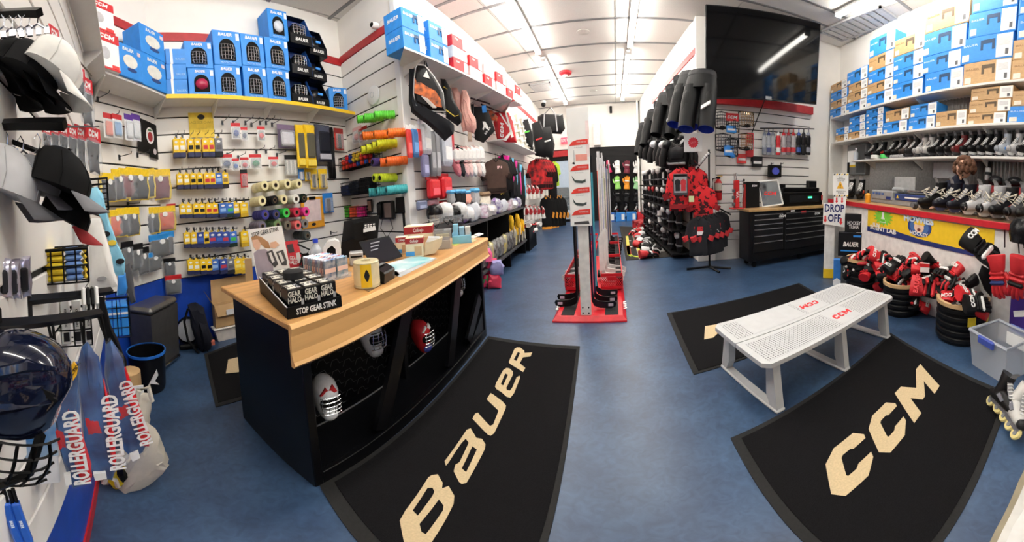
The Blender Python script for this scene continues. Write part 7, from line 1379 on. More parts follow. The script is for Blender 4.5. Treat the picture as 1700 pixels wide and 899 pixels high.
for i,(a,c)in enumerate([((1205,188,1226,201),(222,44,50)),((1206,208,1222,220),(50,140,220)),((1202,241,1218,258),(50,140,226)),((1240,220,1252,260),(200,50,56)),((1225,255,1240,271),(210,60,60)),((1250,259,1267,277),(50,50,54))]):
    s,z,wd,h=FT.rect(*a,.34 if i<3 else .14);t=thing('tag_card',['red CCM card clipped on the upper face cages','small blue card under the red one','tilted blue card on the lower face cages','red and blue long pack right of the face cages','red topped small pack under the face cages','dark grey small pack under the tan cage'][i],'card',FT.pt(s,z,.34 if i<3 else .1),FT.rz);part(t,'card',G().rbox(-wd/2,wd/2,-.01,.0 if i<3 else .06,0,h,.006),cm(c,.4));
    if i==0:ccm(t,paper,h*.4,Matrix.Translation((0,-.012,h/2)))
    else:part(t,'band',G().box(-wd*.4,wd*.4,-.013,-.01,h*.3,h*.55),cm((230,230,230)))
def wbottle(c,c2,al):
    def b():
        t=thing('sports_bottle','x','bottle');m=mat('bottle_%02x%02x%02x'%c,c,.12,alpha=al,var=0)if al<1 else cm(c,.3)
        part(t,'body',G().lathe([(.35,0),(.42,.03),(.42,.3),(.36,.36),(.42,.42),(.42,.66),(.3,.76)],14),m,True);part(t,'cap',G().lathe([(.32,.74),(.34,.8),(.2,.86),(.1,.88),(.1,1),(.06,1.0)],12),cm(c2,.35),True);part(t,'label',G().lathe([(.43,.1),(.43,.28)],14,None,False),cm(c2,.4),True);return t
    return b
for i,(u,c,c2,al)in enumerate([(1269,(206,214,224),(120,126,140),.4),(1276,(206,214,226),(60,70,120),.4),(1283,(206,214,224),(120,126,140),.4),(1292,(206,40,48),(230,230,230),1),(1301,(220,214,216),(200,44,52),.5),(1309,(150,140,150),(190,60,66),.5),(1317,(214,210,212),(196,50,56),.5),(1326,(30,30,34),(60,90,160),1),(1334,(36,36,40),(50,50,54),1),(1342,(30,30,34),(140,140,150),1)]):
    for k in range(1):put(FT,wbottle(c,c2,al),'wb%d'%i,(u-4.5,214,u+4.5,257),'%s sports bottle hanging under the television, %s from the left'%(('clear','clear','clear','red','clear and red','smoky and red','pale and red','black and blue','black','black and silver')[i],ORD[i]),.16,'hanging sports bottles',.1)
railp(FT.px(1262,213,.16),FT.px(1352,214,.16),'thin black rail carrying the sports bottles',.012)
# ================================================================ ceiling fittings
def cvent(P,lab):
    c=sum((onz(u,v,HC).xy for u,v in P),Vector((0,0)))/4;a=(onz(*P[1],HC).xy-onz(*P[0],HC).xy);b2=(onz(*P[2],HC).xy-onz(*P[0],HC).xy);wx,wy=abs(a.length)/2,b2.length/2
    t=thing('ceiling_vent',lab,'vent',(c.x,c.y,HC-.05));vm_=cm((176,176,178),.5)
    for q in((-wx,wx,-wy,-wy+.05),(-wx,wx,wy-.05,wy),(-wx,-wx+.05,-wy,wy),(wx-.05,wx,-wy,wy)):part(t,'frame_bar',G().box(q[0],q[1],q[2],q[3],-.01,.04),vm_)
    n=9
    for k in range(n):part(t,'louvre',G().box(-wx+.05,wx-.05,-wy+.06+k*(2*wy-.12)/n,-wy+.06+k*(2*wy-.12)/n+(2*wy-.12)/n*.75,.0,.02),cm((198,198,198),.5))
cvent([(1369,54),(1403,70),(1455,5),(1492,24)],'large grey louvred vent panel in the ceiling beside the right wall')
cvent([(880,140),(912,132),(888,152),(922,148)],'small square air vent in the aisle ceiling')
p=onz(938,119,HC);t=thing('fire_alarm','red round fire alarm on the aisle ceiling','alarm',(p.x,p.y,HC-.012));part(t,'base',G().lathe([(.22,0),(.22,-.06),(.16,-.1)],20),cm((206,50,60),.4),True);part(t,'lens',G().ball((0,0,-.11),(.09,.09,.06),12,6),paper,True)
for u,v,lab in[(968,52,'near'),(985,150,'far')]:p=onz(u,v,HC);one('ceiling_disc',G().lathe([(.16,0),(.16,-.015),(.1,-.03),(.02,-.032)],18),cm((206,202,196),.6),'pale round cover plate on the aisle ceiling, %s one'%lab,'cover',(p.x,p.y,HC-.012),0,'ceiling cover plates',True)
p=onz(902,167,HC);t=thing('security_camera','white dome camera on the ceiling at the far left of the aisle','camera',(p.x,p.y,HC-.012));part(t,'mount',G().lathe([(.12,0),(.12,-.08),(.1,-.1)],14),whitep,True);part(t,'lens',G().ball((0,-.03,-.16),(.11,.13,.1),12,6),black,True)
s,z=FB.hit(1014,182,.05);t=thing('wall_sensor','small black sensor high on the white back wall','sensor',FB.pt(s,z,.0),FB.rz);part(t,'case',G().rbox(-.06,.06,-.12,0,-.16,.16,.02),black)
s,z,wd,h=FB.rect(985,205,994,241,.3);t=thing('white_cabinet','white box cabinet on the back wall right of the sign post','cabinet',FB.pt(s,z,.02),FB.rz);part(t,'case',G().rbox(-wd/2,wd*.8,-.3,0,0,h,.01),cm((230,222,216),.5))
# ================================================================ right wall: shelves, boxes, skates
cg=G();n=84;S0,S1=.72,6.9;top=[]
rs=[[(S0+(S1-S0)*i/(n*4),-.03-.024*math.sin(2*PI*i/4),z)for i in range(n*4+1)]for z in(.95,3.02)]
cs=struct('trim_corrugated_sheet',cg.rings(rs,False,False),mat('galvanised',(150,150,150),.3,.85,var=.12,scale=30),None,FW.pt(0,0),FW.rz,True)
for nm,z,d,s0,lab in[('upper',3.08,.42,.26,'upper white shelf of shoe boxes on the right wall'),('middle',2.50,.42,.34,'middle white shelf of shoe boxes on the right wall'),('lower',2.06,.40,1.3,'lower white shelf of skates on the right wall')]:
    t=thing('wall_shelf',lab,'shelf',FW.pt(0,z-.035),FW.rz);part(t,'board',G().rbox(s0,6.95,-d,-.045,0,.035,.004),shelfm)
    for s in(1.8,3.3,4.8,6.3):part(t,'bracket',G().prism([(-.05,0),(-.05,-.14),(-.12,-.1),(-d*.9,0)],-.01,.01,Matrix.Translation((s,0,0))@Matrix.Rotation(PI/2,4,'Z')@Matrix.Scale(-1,4,(1,0,0))@Matrix.Scale(-1,4,(1,0,0))),shelfm)
struct('trim_shelf_end',G().rbox(.24,.27,-.42,-.0,1.3,3.08,.003),shelfm,None,FW.pt(0,0),FW.rz)
def ubox(c):
    def b():
        t=thing('shoe_box','x','box');part(t,'carton',G().rbox(-.5,.5,0,1,0,1,.02),cm(c,.5));part(t,'label',G().box(.2,.49,-.012,0,.06,.95),paper);part(t,'label_print',G().box(.24,.44,-.016,-.012,.5,.8),cm((214,214,214)));part(t,'size_mark',G().box(.37,.43,-.016,-.012,.14,.36),cm((90,90,94)))
        part(t,'handle',G().prism([(-.1,.42),(-.1,.82),(.17,.82),(.17,.42),(.12,.42),(.12,.66),(-.05,.66),(-.05,.42)],-.012,.0),cm(tuple(int(q*.45)for q in c)));part(t,'sticker',G().box(-.46,-.32,-.012,0,.08,.34),cm((236,226,210)))
        o=text(t,'BAUER',cm((190,220,250))if c[2]>150 else cm((150,116,76)),.12,(-.3,-.014,.68),bold=.02,width=.8);return t
    return b
BX,KX=(46,140,226),(196,158,110)
up=[('first',[((1378,179,1406,194),1),((1379,167,1407,180),0),((1379,152,1407,167),1),((1379,138,1407,152),0)]),('second',[((1404,170,1440,187),1),((1407,155,1441,171),0),((1409,141,1441,156),0),((1406,123,1441,144),1)]),('third',[((1438,157,1484,178),1),((1440,141,1483,159),0),((1441,127,1484,148),1),((1442,104,1484,128),0),((1443,80,1486,112),1)]),('fourth',[((1480,141,1533,168),1),((1482,127,1533,150),1),((1482,109,1533,134),1),((1484,84,1535,113),0)]),('fifth',[((1535,122,1600,155),1),((1530,103,1596,133),1),((1529,76,1604,117),1),((1534,53,1608,94),0)]),('sixth',[((1599,102,1680,140),0),((1594,76,1682,119),1),((1606,52,1686,95),1),((1611,20,1688,70),1)]),('seventh',[((1679,88,1775,122),0),((1681,66,1775,100),0),((1688,30,1780,72),1),((1690,2,1780,40),1)])]
md=[('first',[((1387,222,1409,233),0),((1388,211,1410,222),1)]),('second',[((1409,219,1437,231),0),((1410,207,1437,220),1),((1410,196,1437,208),1)]),('third',[((1437,215,1466,228),1),((1438,204,1467,216),1),((1438,193,1467,205),1),((1438,181,1468,194),1)]),('fourth',[((1466,204,1507,223),1),((1470,187,1510,206),0)]),('fifth',[((1508,196,1553,217),1),((1511,178,1556,199),1)]),('sixth',[((1553,186,1606,212),0)]),('seventh',[((1606,178,1672,204),0),((1609,156,1680,185),0),((1612,134,1684,163),0)]),('eighth',[((1672,168,1770,196),1),((1680,146,1775,172),0)])]
for nm,z0,cols in[('upper',3.081,up),('middle',2.501,md)]:
    for cn_,bx in cols:
        z=z0;kf=min(1,.52/sum(FW.rect(*a,.36)[3]for a,k in bx))if nm=='middle' else 1
        for i,(a,k)in enumerate(bx):
            s,_,wd,h=FW.rect(*a,.36);h*=kf;inst('ub%d'%k,ubox(BX if k else KX),FW.pt(s,z,.37),FW.rz,'%s shoe box, %s in the %s pile, %s right wall shelf'%(('brown','blue')[k],('lowest','second','third','fourth','topmost')[i],cn_,nm),'shoe boxes on the %s shelf'%nm,(wd*.97,.31,h));z+=h+.001
sks=[(1446,(34,34,38),(180,40,46),'black and red'),(1460,(30,30,34),(200,50,40),'black with red sole'),(1479,(26,26,28),(60,60,64),'plain black'),(1491,(30,30,32),(90,90,94),'black and grey'),(1503,(74,60,54),(110,90,80),'brown'),(1513,(66,62,62),(140,140,140),'dark taupe'),(1527,(214,212,210),(200,40,50),'white with red collar'),(1539,(226,224,222),(206,50,56),'pale with red collar'),(1552,(28,28,30),(120,30,36),'black with dark red mark'),(1566,(30,30,33),(220,220,220),'black with white mark'),(1580,(40,36,38),(170,36,42),'charcoal with red mark'),(1592,(120,30,36),(30,30,34),'maroon'),(1606,(26,26,28),(230,230,230),'black with white stripe'),(1620,(28,28,32),(236,236,236),'black with a bold white stripe'),(1634,(32,32,36),(200,200,204),'black with silver mark'),(1648,(24,24,26),(200,50,60),'black with red stripe'),(1664,(200,206,216),(90,150,226),'clear grey with blue'),(1684,(220,220,222),(30,30,34),'white with black mark'),(1700,(34,34,38),(120,120,124),'black at the frame edge')]
for i,(u,c,tr,lab)in enumerate(sks):
    s,_=FW.hit(u,245,.28);inst('skw%d'%i,lambda:skate(c,tuple(int(q*.7)for q in c),(232,232,232)if i>11 else(70,70,74),tr),FW.pt(s,2.062,.26),FW.rz-PI/2-.3,'%s skate on the lower shelf, %s from the left'%(lab,ORD[i]),'skates on the lower shelf',(1.1,1.1,1.28))
for i,(u,c,lab)in enumerate([(1452,(232,232,230),'white'),(1468,(90,220,110),'green')]):s,_=FW.hit(u,255,.36);one('tape_roll',G().lathe([(.06,0),(.1,.005),(.1,.07),(.06,.075),(.06,0)],18,None,False),cm(c),'%s tape roll on the lower shelf in front of the skates'%lab,'tape',FW.pt(s,2.062,.34),0,None,True)
s,_=FW.hit(1487,255,.38);one('loose_blades',G().rbox(-.2,.2,-.03,.03,0,.03,.01).rbox(-.16,.22,-.06,-.035,0,.05,.01),cm((170,170,172),.3),'loose grey blade holders lying on the lower shelf','blade',FW.pt(s,2.062,.34),FW.rz)
s,z,wd,h=FW.rect(1424,240,1430,266,.4);t=thing('water_bottle','small clear water bottle at the left end of the skate shelf','bottle',FW.pt(1.38,2.062,.32),0);part(t,'bottle',G().lathe([(.05,0),(.055,.02),(.055,.15),(.02,.2),(.02,.22)],12),MATS['bottle_clear'],True);part(t,'cap',G().lathe([(.024,.22),(.024,.25)],10),cm((230,230,240)),True)
s,z,wd,h=FW.rect(1411,240,1442,290,.1);t=thing('grey_panel_box','grey metal panel box with a warning card on the right wall','box',FW.pt(s,z,.05),FW.rz);part(t,'case',G().rbox(-wd/2,wd/2,-.14,0,0,h,.01),cm((104,106,108),.4));part(t,'warning_card',G().box(-wd*.45,-wd*.02,-.144,-.14,h*.25,h*.8),paper);part(t,'card_stripe',G().box(-wd*.45,-wd*.02,-.146,-.144,h*.25,h*.32),yellow);part(t,'door',G().rbox(wd*.02,wd*.46,-.148,-.14,h*.06,h*.94,.006),cm((70,72,74),.4))
# ---- work counter with red edge
ZW=1.28;DW=1.15
t=thing('work_counter','white fronted sharpening counter with a red edged wooden top','counter',FW.pt(0,0),FW.rz);SW0,SW1=1.62,6.85
part(t,'worktop',G().box(SW0,SW1,-DW-.02,-.06 if 0 else-.62,ZW-.04,ZW),mat('worn_wood',(172,136,94),.6,var=.22,scale=4,detail=6));part(t,'rear_bench',G().box(SW0,4.35,-.62,-.05,ZW-.04,ZW),MATS['worn_wood'])
part(t,'red_edge',G().rbox(SW0,SW1,-DW-.045,-DW-.02,ZW-.06,ZW+.012,.004),cm((196,30,44),.4));part(t,'front_panel',G().box(SW0,SW1,-DW,-DW+.04,0,ZW-.04),cm((236,234,230),.5));part(t,'end_panel',G().box(SW0,SW0+.04,-DW+.04,-.06,0,ZW-.04),cm((232,230,226),.5))
p0=onz(1367,461);p1_=onz(1384,456);t=thing('counter_post','white counter end post with a yellow kick band','post',p0,0);e=(p1_-p0).xy;rz=-math.atan2(p0.x,p0.y);t.rotation_euler=(0,0,rz);PW=17*p0.xy.length/FU
part(t,'post',G().rbox(0,PW,0,.5,.16,1.02,.004),cm((234,232,228),.5));part(t,'yellow_band',G().rbox(-.006,PW+.006,-.006,.5,0,.16,.004),yellow)
def sgn(poly,r,lab,y=0.0):
    f,p=vframe(sum(q[0]for q in poly)/4,max(q[1]for q in poly),r);t=thing('paper_sign',lab,'sign',p,f.rz);L=loc_poly(f,p,poly);part(t,'sheet',G().prism(L,0,.008),paper);return t,(lambda pl:loc_poly(f,p,pl)),L
RS=p0.xy.length
t,q,L=sgn([(1367,337),(1404,337),(1402,377),(1366,371)],RS-.06,'white DROP OFF sign with red arrows on the counter post')
(xa,za),(xb,zb_)=q([(1385,345)])[0],q([(1385,363)])[0];W_=L[1][0]-L[0][0]
text(t,'DROP',cm((24,36,100)),W_*.40,(xa,-.004,za-.01),bold=.03,width=.82);text(t,'OFF',cm((24,36,100)),W_*.40,(xb,-.004,zb_+.005),bold=.03,width=.82)
def arrow(u,v,sc=1.0):x,z=q([(u,v)])[0];k=W_*.09*sc;part(t,'red_arrow',G().prism([(x-k*.45,z+k*1.6),(x+k*.45,z+k*1.6),(x+k*.45,z),(x+k,z),(x,z-k*1.4),(x-k,z),(x-k*.45,z)],-.003,0),cm((214,36,44)))
arrow(1370,364);arrow(1396,368)
t,q,L=sgn([(1384,327),(1405,327),(1404,338),(1384,338)],RS-.05,'white strip with two red arrows above the DROP OFF sign');arrow(1389,333,.8);arrow(1398,333,.8)
t,q,L=sgn([(1383,288),(1409,287),(1408,326),(1383,326)],RS-.045,'white warning notice with yellow triangle above the DROP OFF sign');W_=L[1][0]-L[0][0]
for k in range(6):part(t,'hazard_stripe',G().prism(q([(1383.5+4.2*k,290.5),(1386+4.2*k,290.5),(1387.5+4.2*k,288.3),(1385+4.2*k,288.3)]),-.003,0),yellow if k%2 else black)
for k in range(6):part(t,'hazard_stripe',G().prism(q([(1383.5+4.2*k,325.5),(1386+4.2*k,325.5),(1387.5+4.2*k,323.5),(1385+4.2*k,323.5)]),-.003,0),yellow if k%2 else black)
part(t,'triangle',G().prism(q([(1389,313),(1401,313),(1395,300)]),-.004,0),cm((240,180,40)));x,z=q([(1395,309)])[0];text(t,'!',black,W_*.3,(x,-.006,z),bold=.03)
for v,s_ in((294,'SKATE'),(297,'SHARPENING'),(300,'DROP OFF'),(317,'please wait here'),(320,'for service')):x,z=q([(1396,v)])[0];text(t,s_,cm((50,50,54)),W_*.1,(x,-.004,z),width=.9)
# ---- banner
s0_,s1_=FW.hit(1441,343,DW+.01),FW.hit(1652,369,DW+.01);b0,b1=FW.hit(1439,382,DW+.01),FW.hit(1626,423,DW+.01);zt,zb2=1.205,.88;SA,SB=s0_[0],s1_[0]
t=thing('banner','yellow and navy banner with SCENT LAB and HOWIES HOCKEY logos on the counter front','banner',FW.pt(SA,0,DW+.004),FW.rz);BL_=SB-SA
part(t,'sheet',G().box(0,BL_,-.004,0,zb2,zt),yellow);part(t,'navy_band',G().prism([(0,zb2),(BL_*.93,zb2),(BL_*.9,zb2+.05),(BL_*.5,zb2+.06),(BL_*.25,zb2+.1),(0,zb2+.07)],-.006,-.004),cm((26,44,110)))
bz=lambda u,v:(FW.hit(u,v,DW+.01)[0]-SA,FW.hit(u,v,DW+.01)[1])
cx,cz=bz(1466,360);part(t,'green_burst',G().prism([(cx+(.26 if k%2 else .18)*math.cos(2*PI*k/30),cz+(.13 if k%2 else .09)*math.sin(2*PI*k/30))for k in range(30)],-.008,-.006),cm((130,206,60)))
part(t,'flask',G().prism([(cx-.03,cz+.07),(cx+.03,cz+.07),(cx+.025,cz+.01),(cx+.08,cz-.08),(cx-.08,cz-.08),(cx-.025,cz+.01)],-.01,-.008),paper);part(t,'flask_liquid',G().prism([(cx-.05,cz-.03),(cx+.05,cz-.03),(cx+.07,cz-.07),(cx-.07,cz-.07)],-.012,-.01),cm((110,196,60)))
x,z=bz(1464,380);text(t,'SCENT LAB',paper,.085,(x+.02,-.012,z-.005),bold=.03,width=1.6);x,z=bz(1455,373);text(t,'FUN',paper,.06,(x,-.0125,z),bold=.03,width=1.6)
cx,cz=bz(1526,377);part(t,'logo_disc',G().prism(arc(cx,cz,.24,.125,0,360,24)[:-1],-.008,-.006),cm((30,60,130)));part(t,'logo_ring',G().prism(arc(cx,cz+.005,.19,.1,0,360,24)[:-1],-.01,-.008),cm((70,110,170)));part(t,'logo_face',G().prism(arc(cx,cz,.1,.07,0,360,16)[:-1],-.012,-.01),cm((240,206,180)));part(t,'logo_cap',G().prism(arc(cx,cz+.03,.11,.06,0,180,10),-.014,-.01),cm((240,200,70)));part(t,'logo_mouth',G().prism(arc(cx,cz-.03,.035,.02,0,360,10)[:-1],-.014,-.012),cm((110,50,50)))
text(t,'HOWIES',cm((206,224,242)),.11,(cx-.02,-.016,cz+.09),bold=.05,width=1.45,shear=-.05);text(t,'HOCKEY',paper,.065,(cx,-.016,cz-.085),bold=.03,width=1.4)
for u,v in[(1444,345),(1644,373),(1638,418)]:
    x,z=bz(u,v);part(t,'heart_tack',G().prism([(x-.03,z+.01),(x-.015,z+.022),(x,z+.012),(x+.015,z+.022),(x+.03,z+.01),(x,z-.025)],-.009,-.004),cm((224,90,130)))
# ---- sharpening machine, bottle, skates at the left
s,z,wd,h=FW.rect(1446,300,1552,329,.62);t=thing('sharpening_machine','long grey skate sharpening machine with blue front panel on the counter','machine',FW.pt(s,ZW+.001,.62),FW.rz);mg=cm((150,152,154),.35)
part(t,'bed',G().rbox(-wd/2,wd/2,0,.4,.0,h*.35,.01),mg);part(t,'control_box',G().rbox(-wd*.48,-wd*.1,-.02,.38,h*.2,h*.8,.02),mg);part(t,'blue_panel',G().rbox(-wd*.06,wd*.42,-.02,.0,h*.3,h*.68,.01),cm((40,60,120),.4));text(t,'PROSHARP',paper,h*.16,(wd*.22,-.023,h*.5),bold=.02,width=1.1)if 0 else part(t,'white_mark',G().box(wd*.1,wd*.36,-.022,-.02,h*.45,h*.53),paper)
part(t,'warning_mark',G().prism([(-wd*.03,h*.42),(wd*.01,h*.42),(-wd*.01,h*.6)],-.023,-.02),yellow);part(t,'lid',G().rbox(-wd*.28,wd*.06,.3,.33,h*.7,h*1.7,.01),cm((176,176,176),.35));part(t,'grinding_head',G().rbox(-wd*.2,0,.1,.3,h*.75,h*1.05,.03),mg);part(t,'guide_rail',G().cyl((0,.2,h*.85),(wd*.5,.2,h*.85),.022),chrome)
for k in range(4):part(t,'button',G().rbox(-wd*.45+k*wd*.055,-wd*.41+k*wd*.055,-.028,-.018,h*.52,h*.66,.004),cm((60,90,150),.4))
part(t,'socket',G().rbox(-wd*.2,-wd*.12,-.028,-.018,h*.26,h*.46,.004),cm((30,50,120),.4))
for x in(-.42,.4):part(t,'foot',G().rbox(wd*x-.03,wd*x+.03,.02,.1,-.001,.03,.005),black)
P=FW.px(1441,324,.85);t=thing('glue_bottle','orange squeeze bottle beside the sharpening machine','bottle',(P.x,P.y,ZW+.001),FW.rz);part(t,'body',G().lathe([(.05,0),(.055,.02),(.055,.13),(.025,.16)],12),cm((236,160,40),.4),True);part(t,'cap',G().lathe([(.024,.155),(.015,.21)],10),black,True)
for i,(u,c,tr,lab)in enumerate([(1412,(30,30,34),(60,60,64),'black'),(1428,(34,34,38),(226,90,50),'black and orange')]):P=FW.px(u,320,.6);inst('skl%d'%i,lambda:skate(c,c,(60,60,62),tr),(P.x,P.y,ZW+.001),FW.rz-.9,'%s skate on the counter left of the sharpening machine'%lab,'skates left of the machine',(1.5,1.5,1.5))
P=FW.px(1408,300,.3);one('propped_stick',G().rbox(-.03,.03,-.015,.015,0,.75,.005),black,'black stick blade propped in the corner beyond the warning notice','stick',(P.x,P.y,ZW+.001),FW.rz)
# ---- lined-up skates on the counter edge
csk=[(1539,333,(26,26,28),(22,22,24),(60,60,62),'black'),(1564,338,(30,32,50),(24,26,44),(70,74,110),'black and navy'),(1588,341,(28,30,44),(24,26,46),(70,74,110),'navy toed'),(1612,337,(206,206,208),(24,24,26),(226,226,226),'white topped'),(1638,342,(186,186,190),(22,22,24),(226,226,226),'grey topped'),(1659,348,(40,40,44),(24,24,26),(140,140,144),'black with grey holder'),(1684,350,(90,90,94),(22,22,24),(150,150,154),'grey and black'),(1704,352,(40,40,44),(24,24,26),(150,150,154),'black at the frame edge')]
for i,(u,v,c,tc_2,hd,lab)in enumerate(csk):
    s,_=FW.hit(u,v,1.05);o=inst('cks%d'%i,lambda:skate(c,tc_2,hd,(206,60,60)if i in(1,5)else(200,200,204),(214,206,190)),FW.pt(s,ZW+.013,.92),FW.rz-PI/2-.35,'%s laced skate at the counter edge, %s from the left'%(lab,ORD[i]),'skates lined up on the counter',(1.6,1.5,1.45))
    lg=G();rnd=random.Random(i)
    for k in range(2):a=rnd.uniform(-.04,.04);lg.tube([(.05-.02*k,-.03,.14+.02*k),(.07+a,-.06,.17),(.05,a,.2+.01*k),(.09+a,.05,.16),(.04,.04,.13)],.0032,5)
    part(o,'loose_lace',lg,cm((214,206,190),.8),True)
P=FW.px(1519,345,1.05);one('blade_guard',G().ball((0,0,.05),(.07,.05,.05),12,6).cyl((.02,0,.05),(.12,.0,.06),.035),cm((90,90,92),.5),'grey toe cap guard at the left of the laced skates','guard',(P.x,P.y,ZW+.013),FW.rz-1.2,None,True)
P=FW.px(1640,292,.15);t=thing('spray_bottle','small white capped bottle hung on the corrugated sheet','bottle',FW.px(1640,290,.1),FW.rz);part(t,'body',G().lathe([(.05,0),(.05,.16),(.03,.19)],12),cm((60,64,70),.4),True);part(t,'label',G().lathe([(.052,.04),(.052,.1)],12,None,False),paper,True);part(t,'clip',G().rbox(-.03,.03,-.06,.06,-.08,0,.01),cm((210,210,212)))
s,z,wd,h=FW.rect(1550,270,1590,296,.05);one('notice_sheet',G().box(-wd/2,wd/2,-.006,0,0,h),cm((150,152,156),.5),'grey printed sheet fixed to the corrugated sheet behind the counter','sheet',FW.pt(s,z,.06),FW.rz)
one('red_back_ledge',G().rbox(4.45,6.6,-.3,-.05,1.58,1.68,.01),cm((150,40,46),.5),'long dark red ledge behind the laced skates','ledge',FW.pt(0,0),FW.rz)
for i in range(5):one('upturned_helmet',G().ball((0,0,.07),(.1,.12,.07),14,7),cm([(60,60,64),(40,40,44),(200,204,208),(50,50,54),(190,60,66)][i],.2),'%s dome on the red ledge behind the laced skates, %s from the left'%(('grey','black','silver','charcoal','red')[i],ORD[i]),'helmet',FW.pt(5.0+.34*i,1.682,.2),0,'domes behind the skates',True)
# ---- person bending behind the counter
hs,hz=FW.hit(1606,279,.46)
per=thing('person','person in a navy jacket with curly brown hair bending over behind the counter','person',FW.pt(hs,0,.46),FW.rz)
def skin(name,pts,edges,rad,m,par,sub=2):
    me=bpy.data.meshes.new(name);me.from_pydata(pts,edges,[]);o=new(name,me,par);me.materials.append(m)
    md=o.modifiers.new('skin','SKIN');md.use_smooth_shade=True
    for v,r in zip(me.skin_vertices[0].data,rad):v.radius=(r,r)
    me.skin_vertices[0].data[0].use_root=True;sb=o.modifiers.new('smooth','SUBSURF');sb.levels=sub;sb.render_levels=sub
    return o
hz-=.02
pts=[(-.02,.12,.98),(-.06,.1,1.2),(-.16,.02,1.52),(-.15,-.04,1.66),(-.06,-.08,hz-.06),(.1,.15,.55),(.1,.12,.08),(.1,-.08,.05),(-.16,.15,.55),(-.16,.12,.08),(-.16,-.08,.05),(.04,-.05,1.6),(.1,-.2,1.40),(.02,-.34,1.34),(-.4,-.05,1.6),(-.46,-.2,1.36),(-.36,-.34,1.34)]
ed=[(0,1),(1,2),(2,3),(3,4),(0,5),(5,6),(6,7),(0,8),(8,9),(9,10),(2,11),(11,12),(12,13),(2,14),(14,15),(15,16)]
rd=[.17,.17,.21,.17,.07,.1,.06,.05,.1,.06,.05,.09,.065,.045,.09,.065,.045]
skin('body',pts,ed,rd,cm((36,44,70),.8),per)
part(per,'red_patch',G().ball((-.14,-.16,1.53),(.09,.04,.03),10,6),cm((214,50,60),.6),True)
hd=(-.0,-.1,hz)
part(per,'head',G().ball(hd,(.115,.14,.125),16,10).ball((hd[0],hd[1]-.07,hd[2]-.12),(.02,.025,.03),8,6),cm((222,176,150),.6),True)
for s_ in(-1,1):part(per,'eye',G().ball((hd[0]+s_*.045,hd[1]-.085,hd[2]-.085),.015,8,6),cm((40,30,26),.3),True)
part(per,'mouth',G().ball((hd[0],hd[1]-.03,hd[2]-.118),(.03,.012,.008),8,5),cm((170,90,86),.5),True)
hr=G();rnd=random.Random(4)
for k in range(95):
    a=rnd.uniform(0,2*PI);e_=rnd.uniform(-.5,1.5);x=hd[0]+.165*math.cos(e_)*math.cos(a);y=hd[1]+.02+.15*math.cos(e_)*math.sin(a);z=hd[2]+.015+.13*math.sin(e_);hr.ball((x,y,z),rnd.uniform(.03,.05),7,5)
o=part(per,'hair',hr,mat('hair_brown',(92,58,38),.8,var=.3,scale=60,bump=.5),True);o['kind']='stuff'
for s_,x in((1,.02),(-1,-.36)):
    for k in range(4):skin('finger',[(x-.03+.022*k,-.34,1.335),(x-.03+.022*k,-.39,1.33),(x-.03+.022*k,-.42,1.305)],[(0,1),(1,2)],[.011,.01,.008],cm((222,176,150),.6),per,1)
    skin('thumb',[(x+s_*-.04,-.33,1.33),(x+s_*-.06,-.37,1.32)],[(0,1)],[.012,.009],cm((222,176,150),.6),per,1)
# ================================================================ floor in front of the counter: boxes, glove baskets, tub, skates
def fbox(a,r,d,c,lab,z=None,deco=None):
    u=(a[0]+a[2])/2;f,p=vframe(u,a[3],r);s,zz,wd,h=f.rect(*a);p.z=z if z is not None else p.z;t=thing('product_box',lab,'box',p,f.rz);part(t,'carton',G().rbox(-wd/2,wd/2,0,d,0,h,.004),cm(c,.4));deco(t,wd,h);return t,p.z+h
def d1(t,w,h):part(t,'grey_half',G().box(0,w/2+.001,-.002,.2,0,h+.001),cm((84,88,90),.4));part(t,'white_corner',G().prism([(-w/2,0),(0,0),(0,h*.2),(-w*.25,h*.3),(-w/2,h*.2)],-.004,0),paper);text(t,'BAUER',paper,w*.2,(w*.25,-.004,h*.6),rot=(PI/2,-PI/2,0))
def d2(t,w,h):text(t,'BAUER',paper,h*.26,(0,-.004,h*.5),bold=.03,shear=.2,width=.95);part(t,'blue_line',G().box(-w*.4,w*.3,-.003,0,h*.2,h*.25),blue);part(t,'blue_patch',G().box(w*.1,w*.4,-.003,0,h*.82,h*.9),blue)
def d3(t,w,h):text(t,'HOCKEY\nTRIVIA',cm((210,210,210)),h*.22,(0,-.004,h*.5),bold=.02,width=.8);part(t,'white_mark',G().box(w*.15,w*.4,-.003,0,h*.12,h*.18),paper)
r5=onz(1395,466).xy.length-.1
t,zt1=fbox((1383,421,1408,464),r5-.16,.12,(52,122,200),'upright blue and grey box on the floor beside the counter post',0,d1);t,zt2=fbox((1391,386,1432,425),r5+.02,.14,(28,30,36),'black boxed goods with white BAUER lettering in the stack by the post',None,d2);t3,zt3=fbox((1402,355,1432,392),r5+.04,.12,(34,34,38),'black TRIVIA game box on top of the stack by the post',None,d3)
t,z_=fbox((1398,424,1432,468),r5+.06,.12,(60,60,64),'dark plain box at the bottom of the stack by the post',0,lambda t,w,h:part(t,'seam',G().box(-w/2,w/2,-.002,0,h*.48,h*.52),black))
woodr=mat('rim_wood',(206,172,126),.5,var=.1,scale=10)
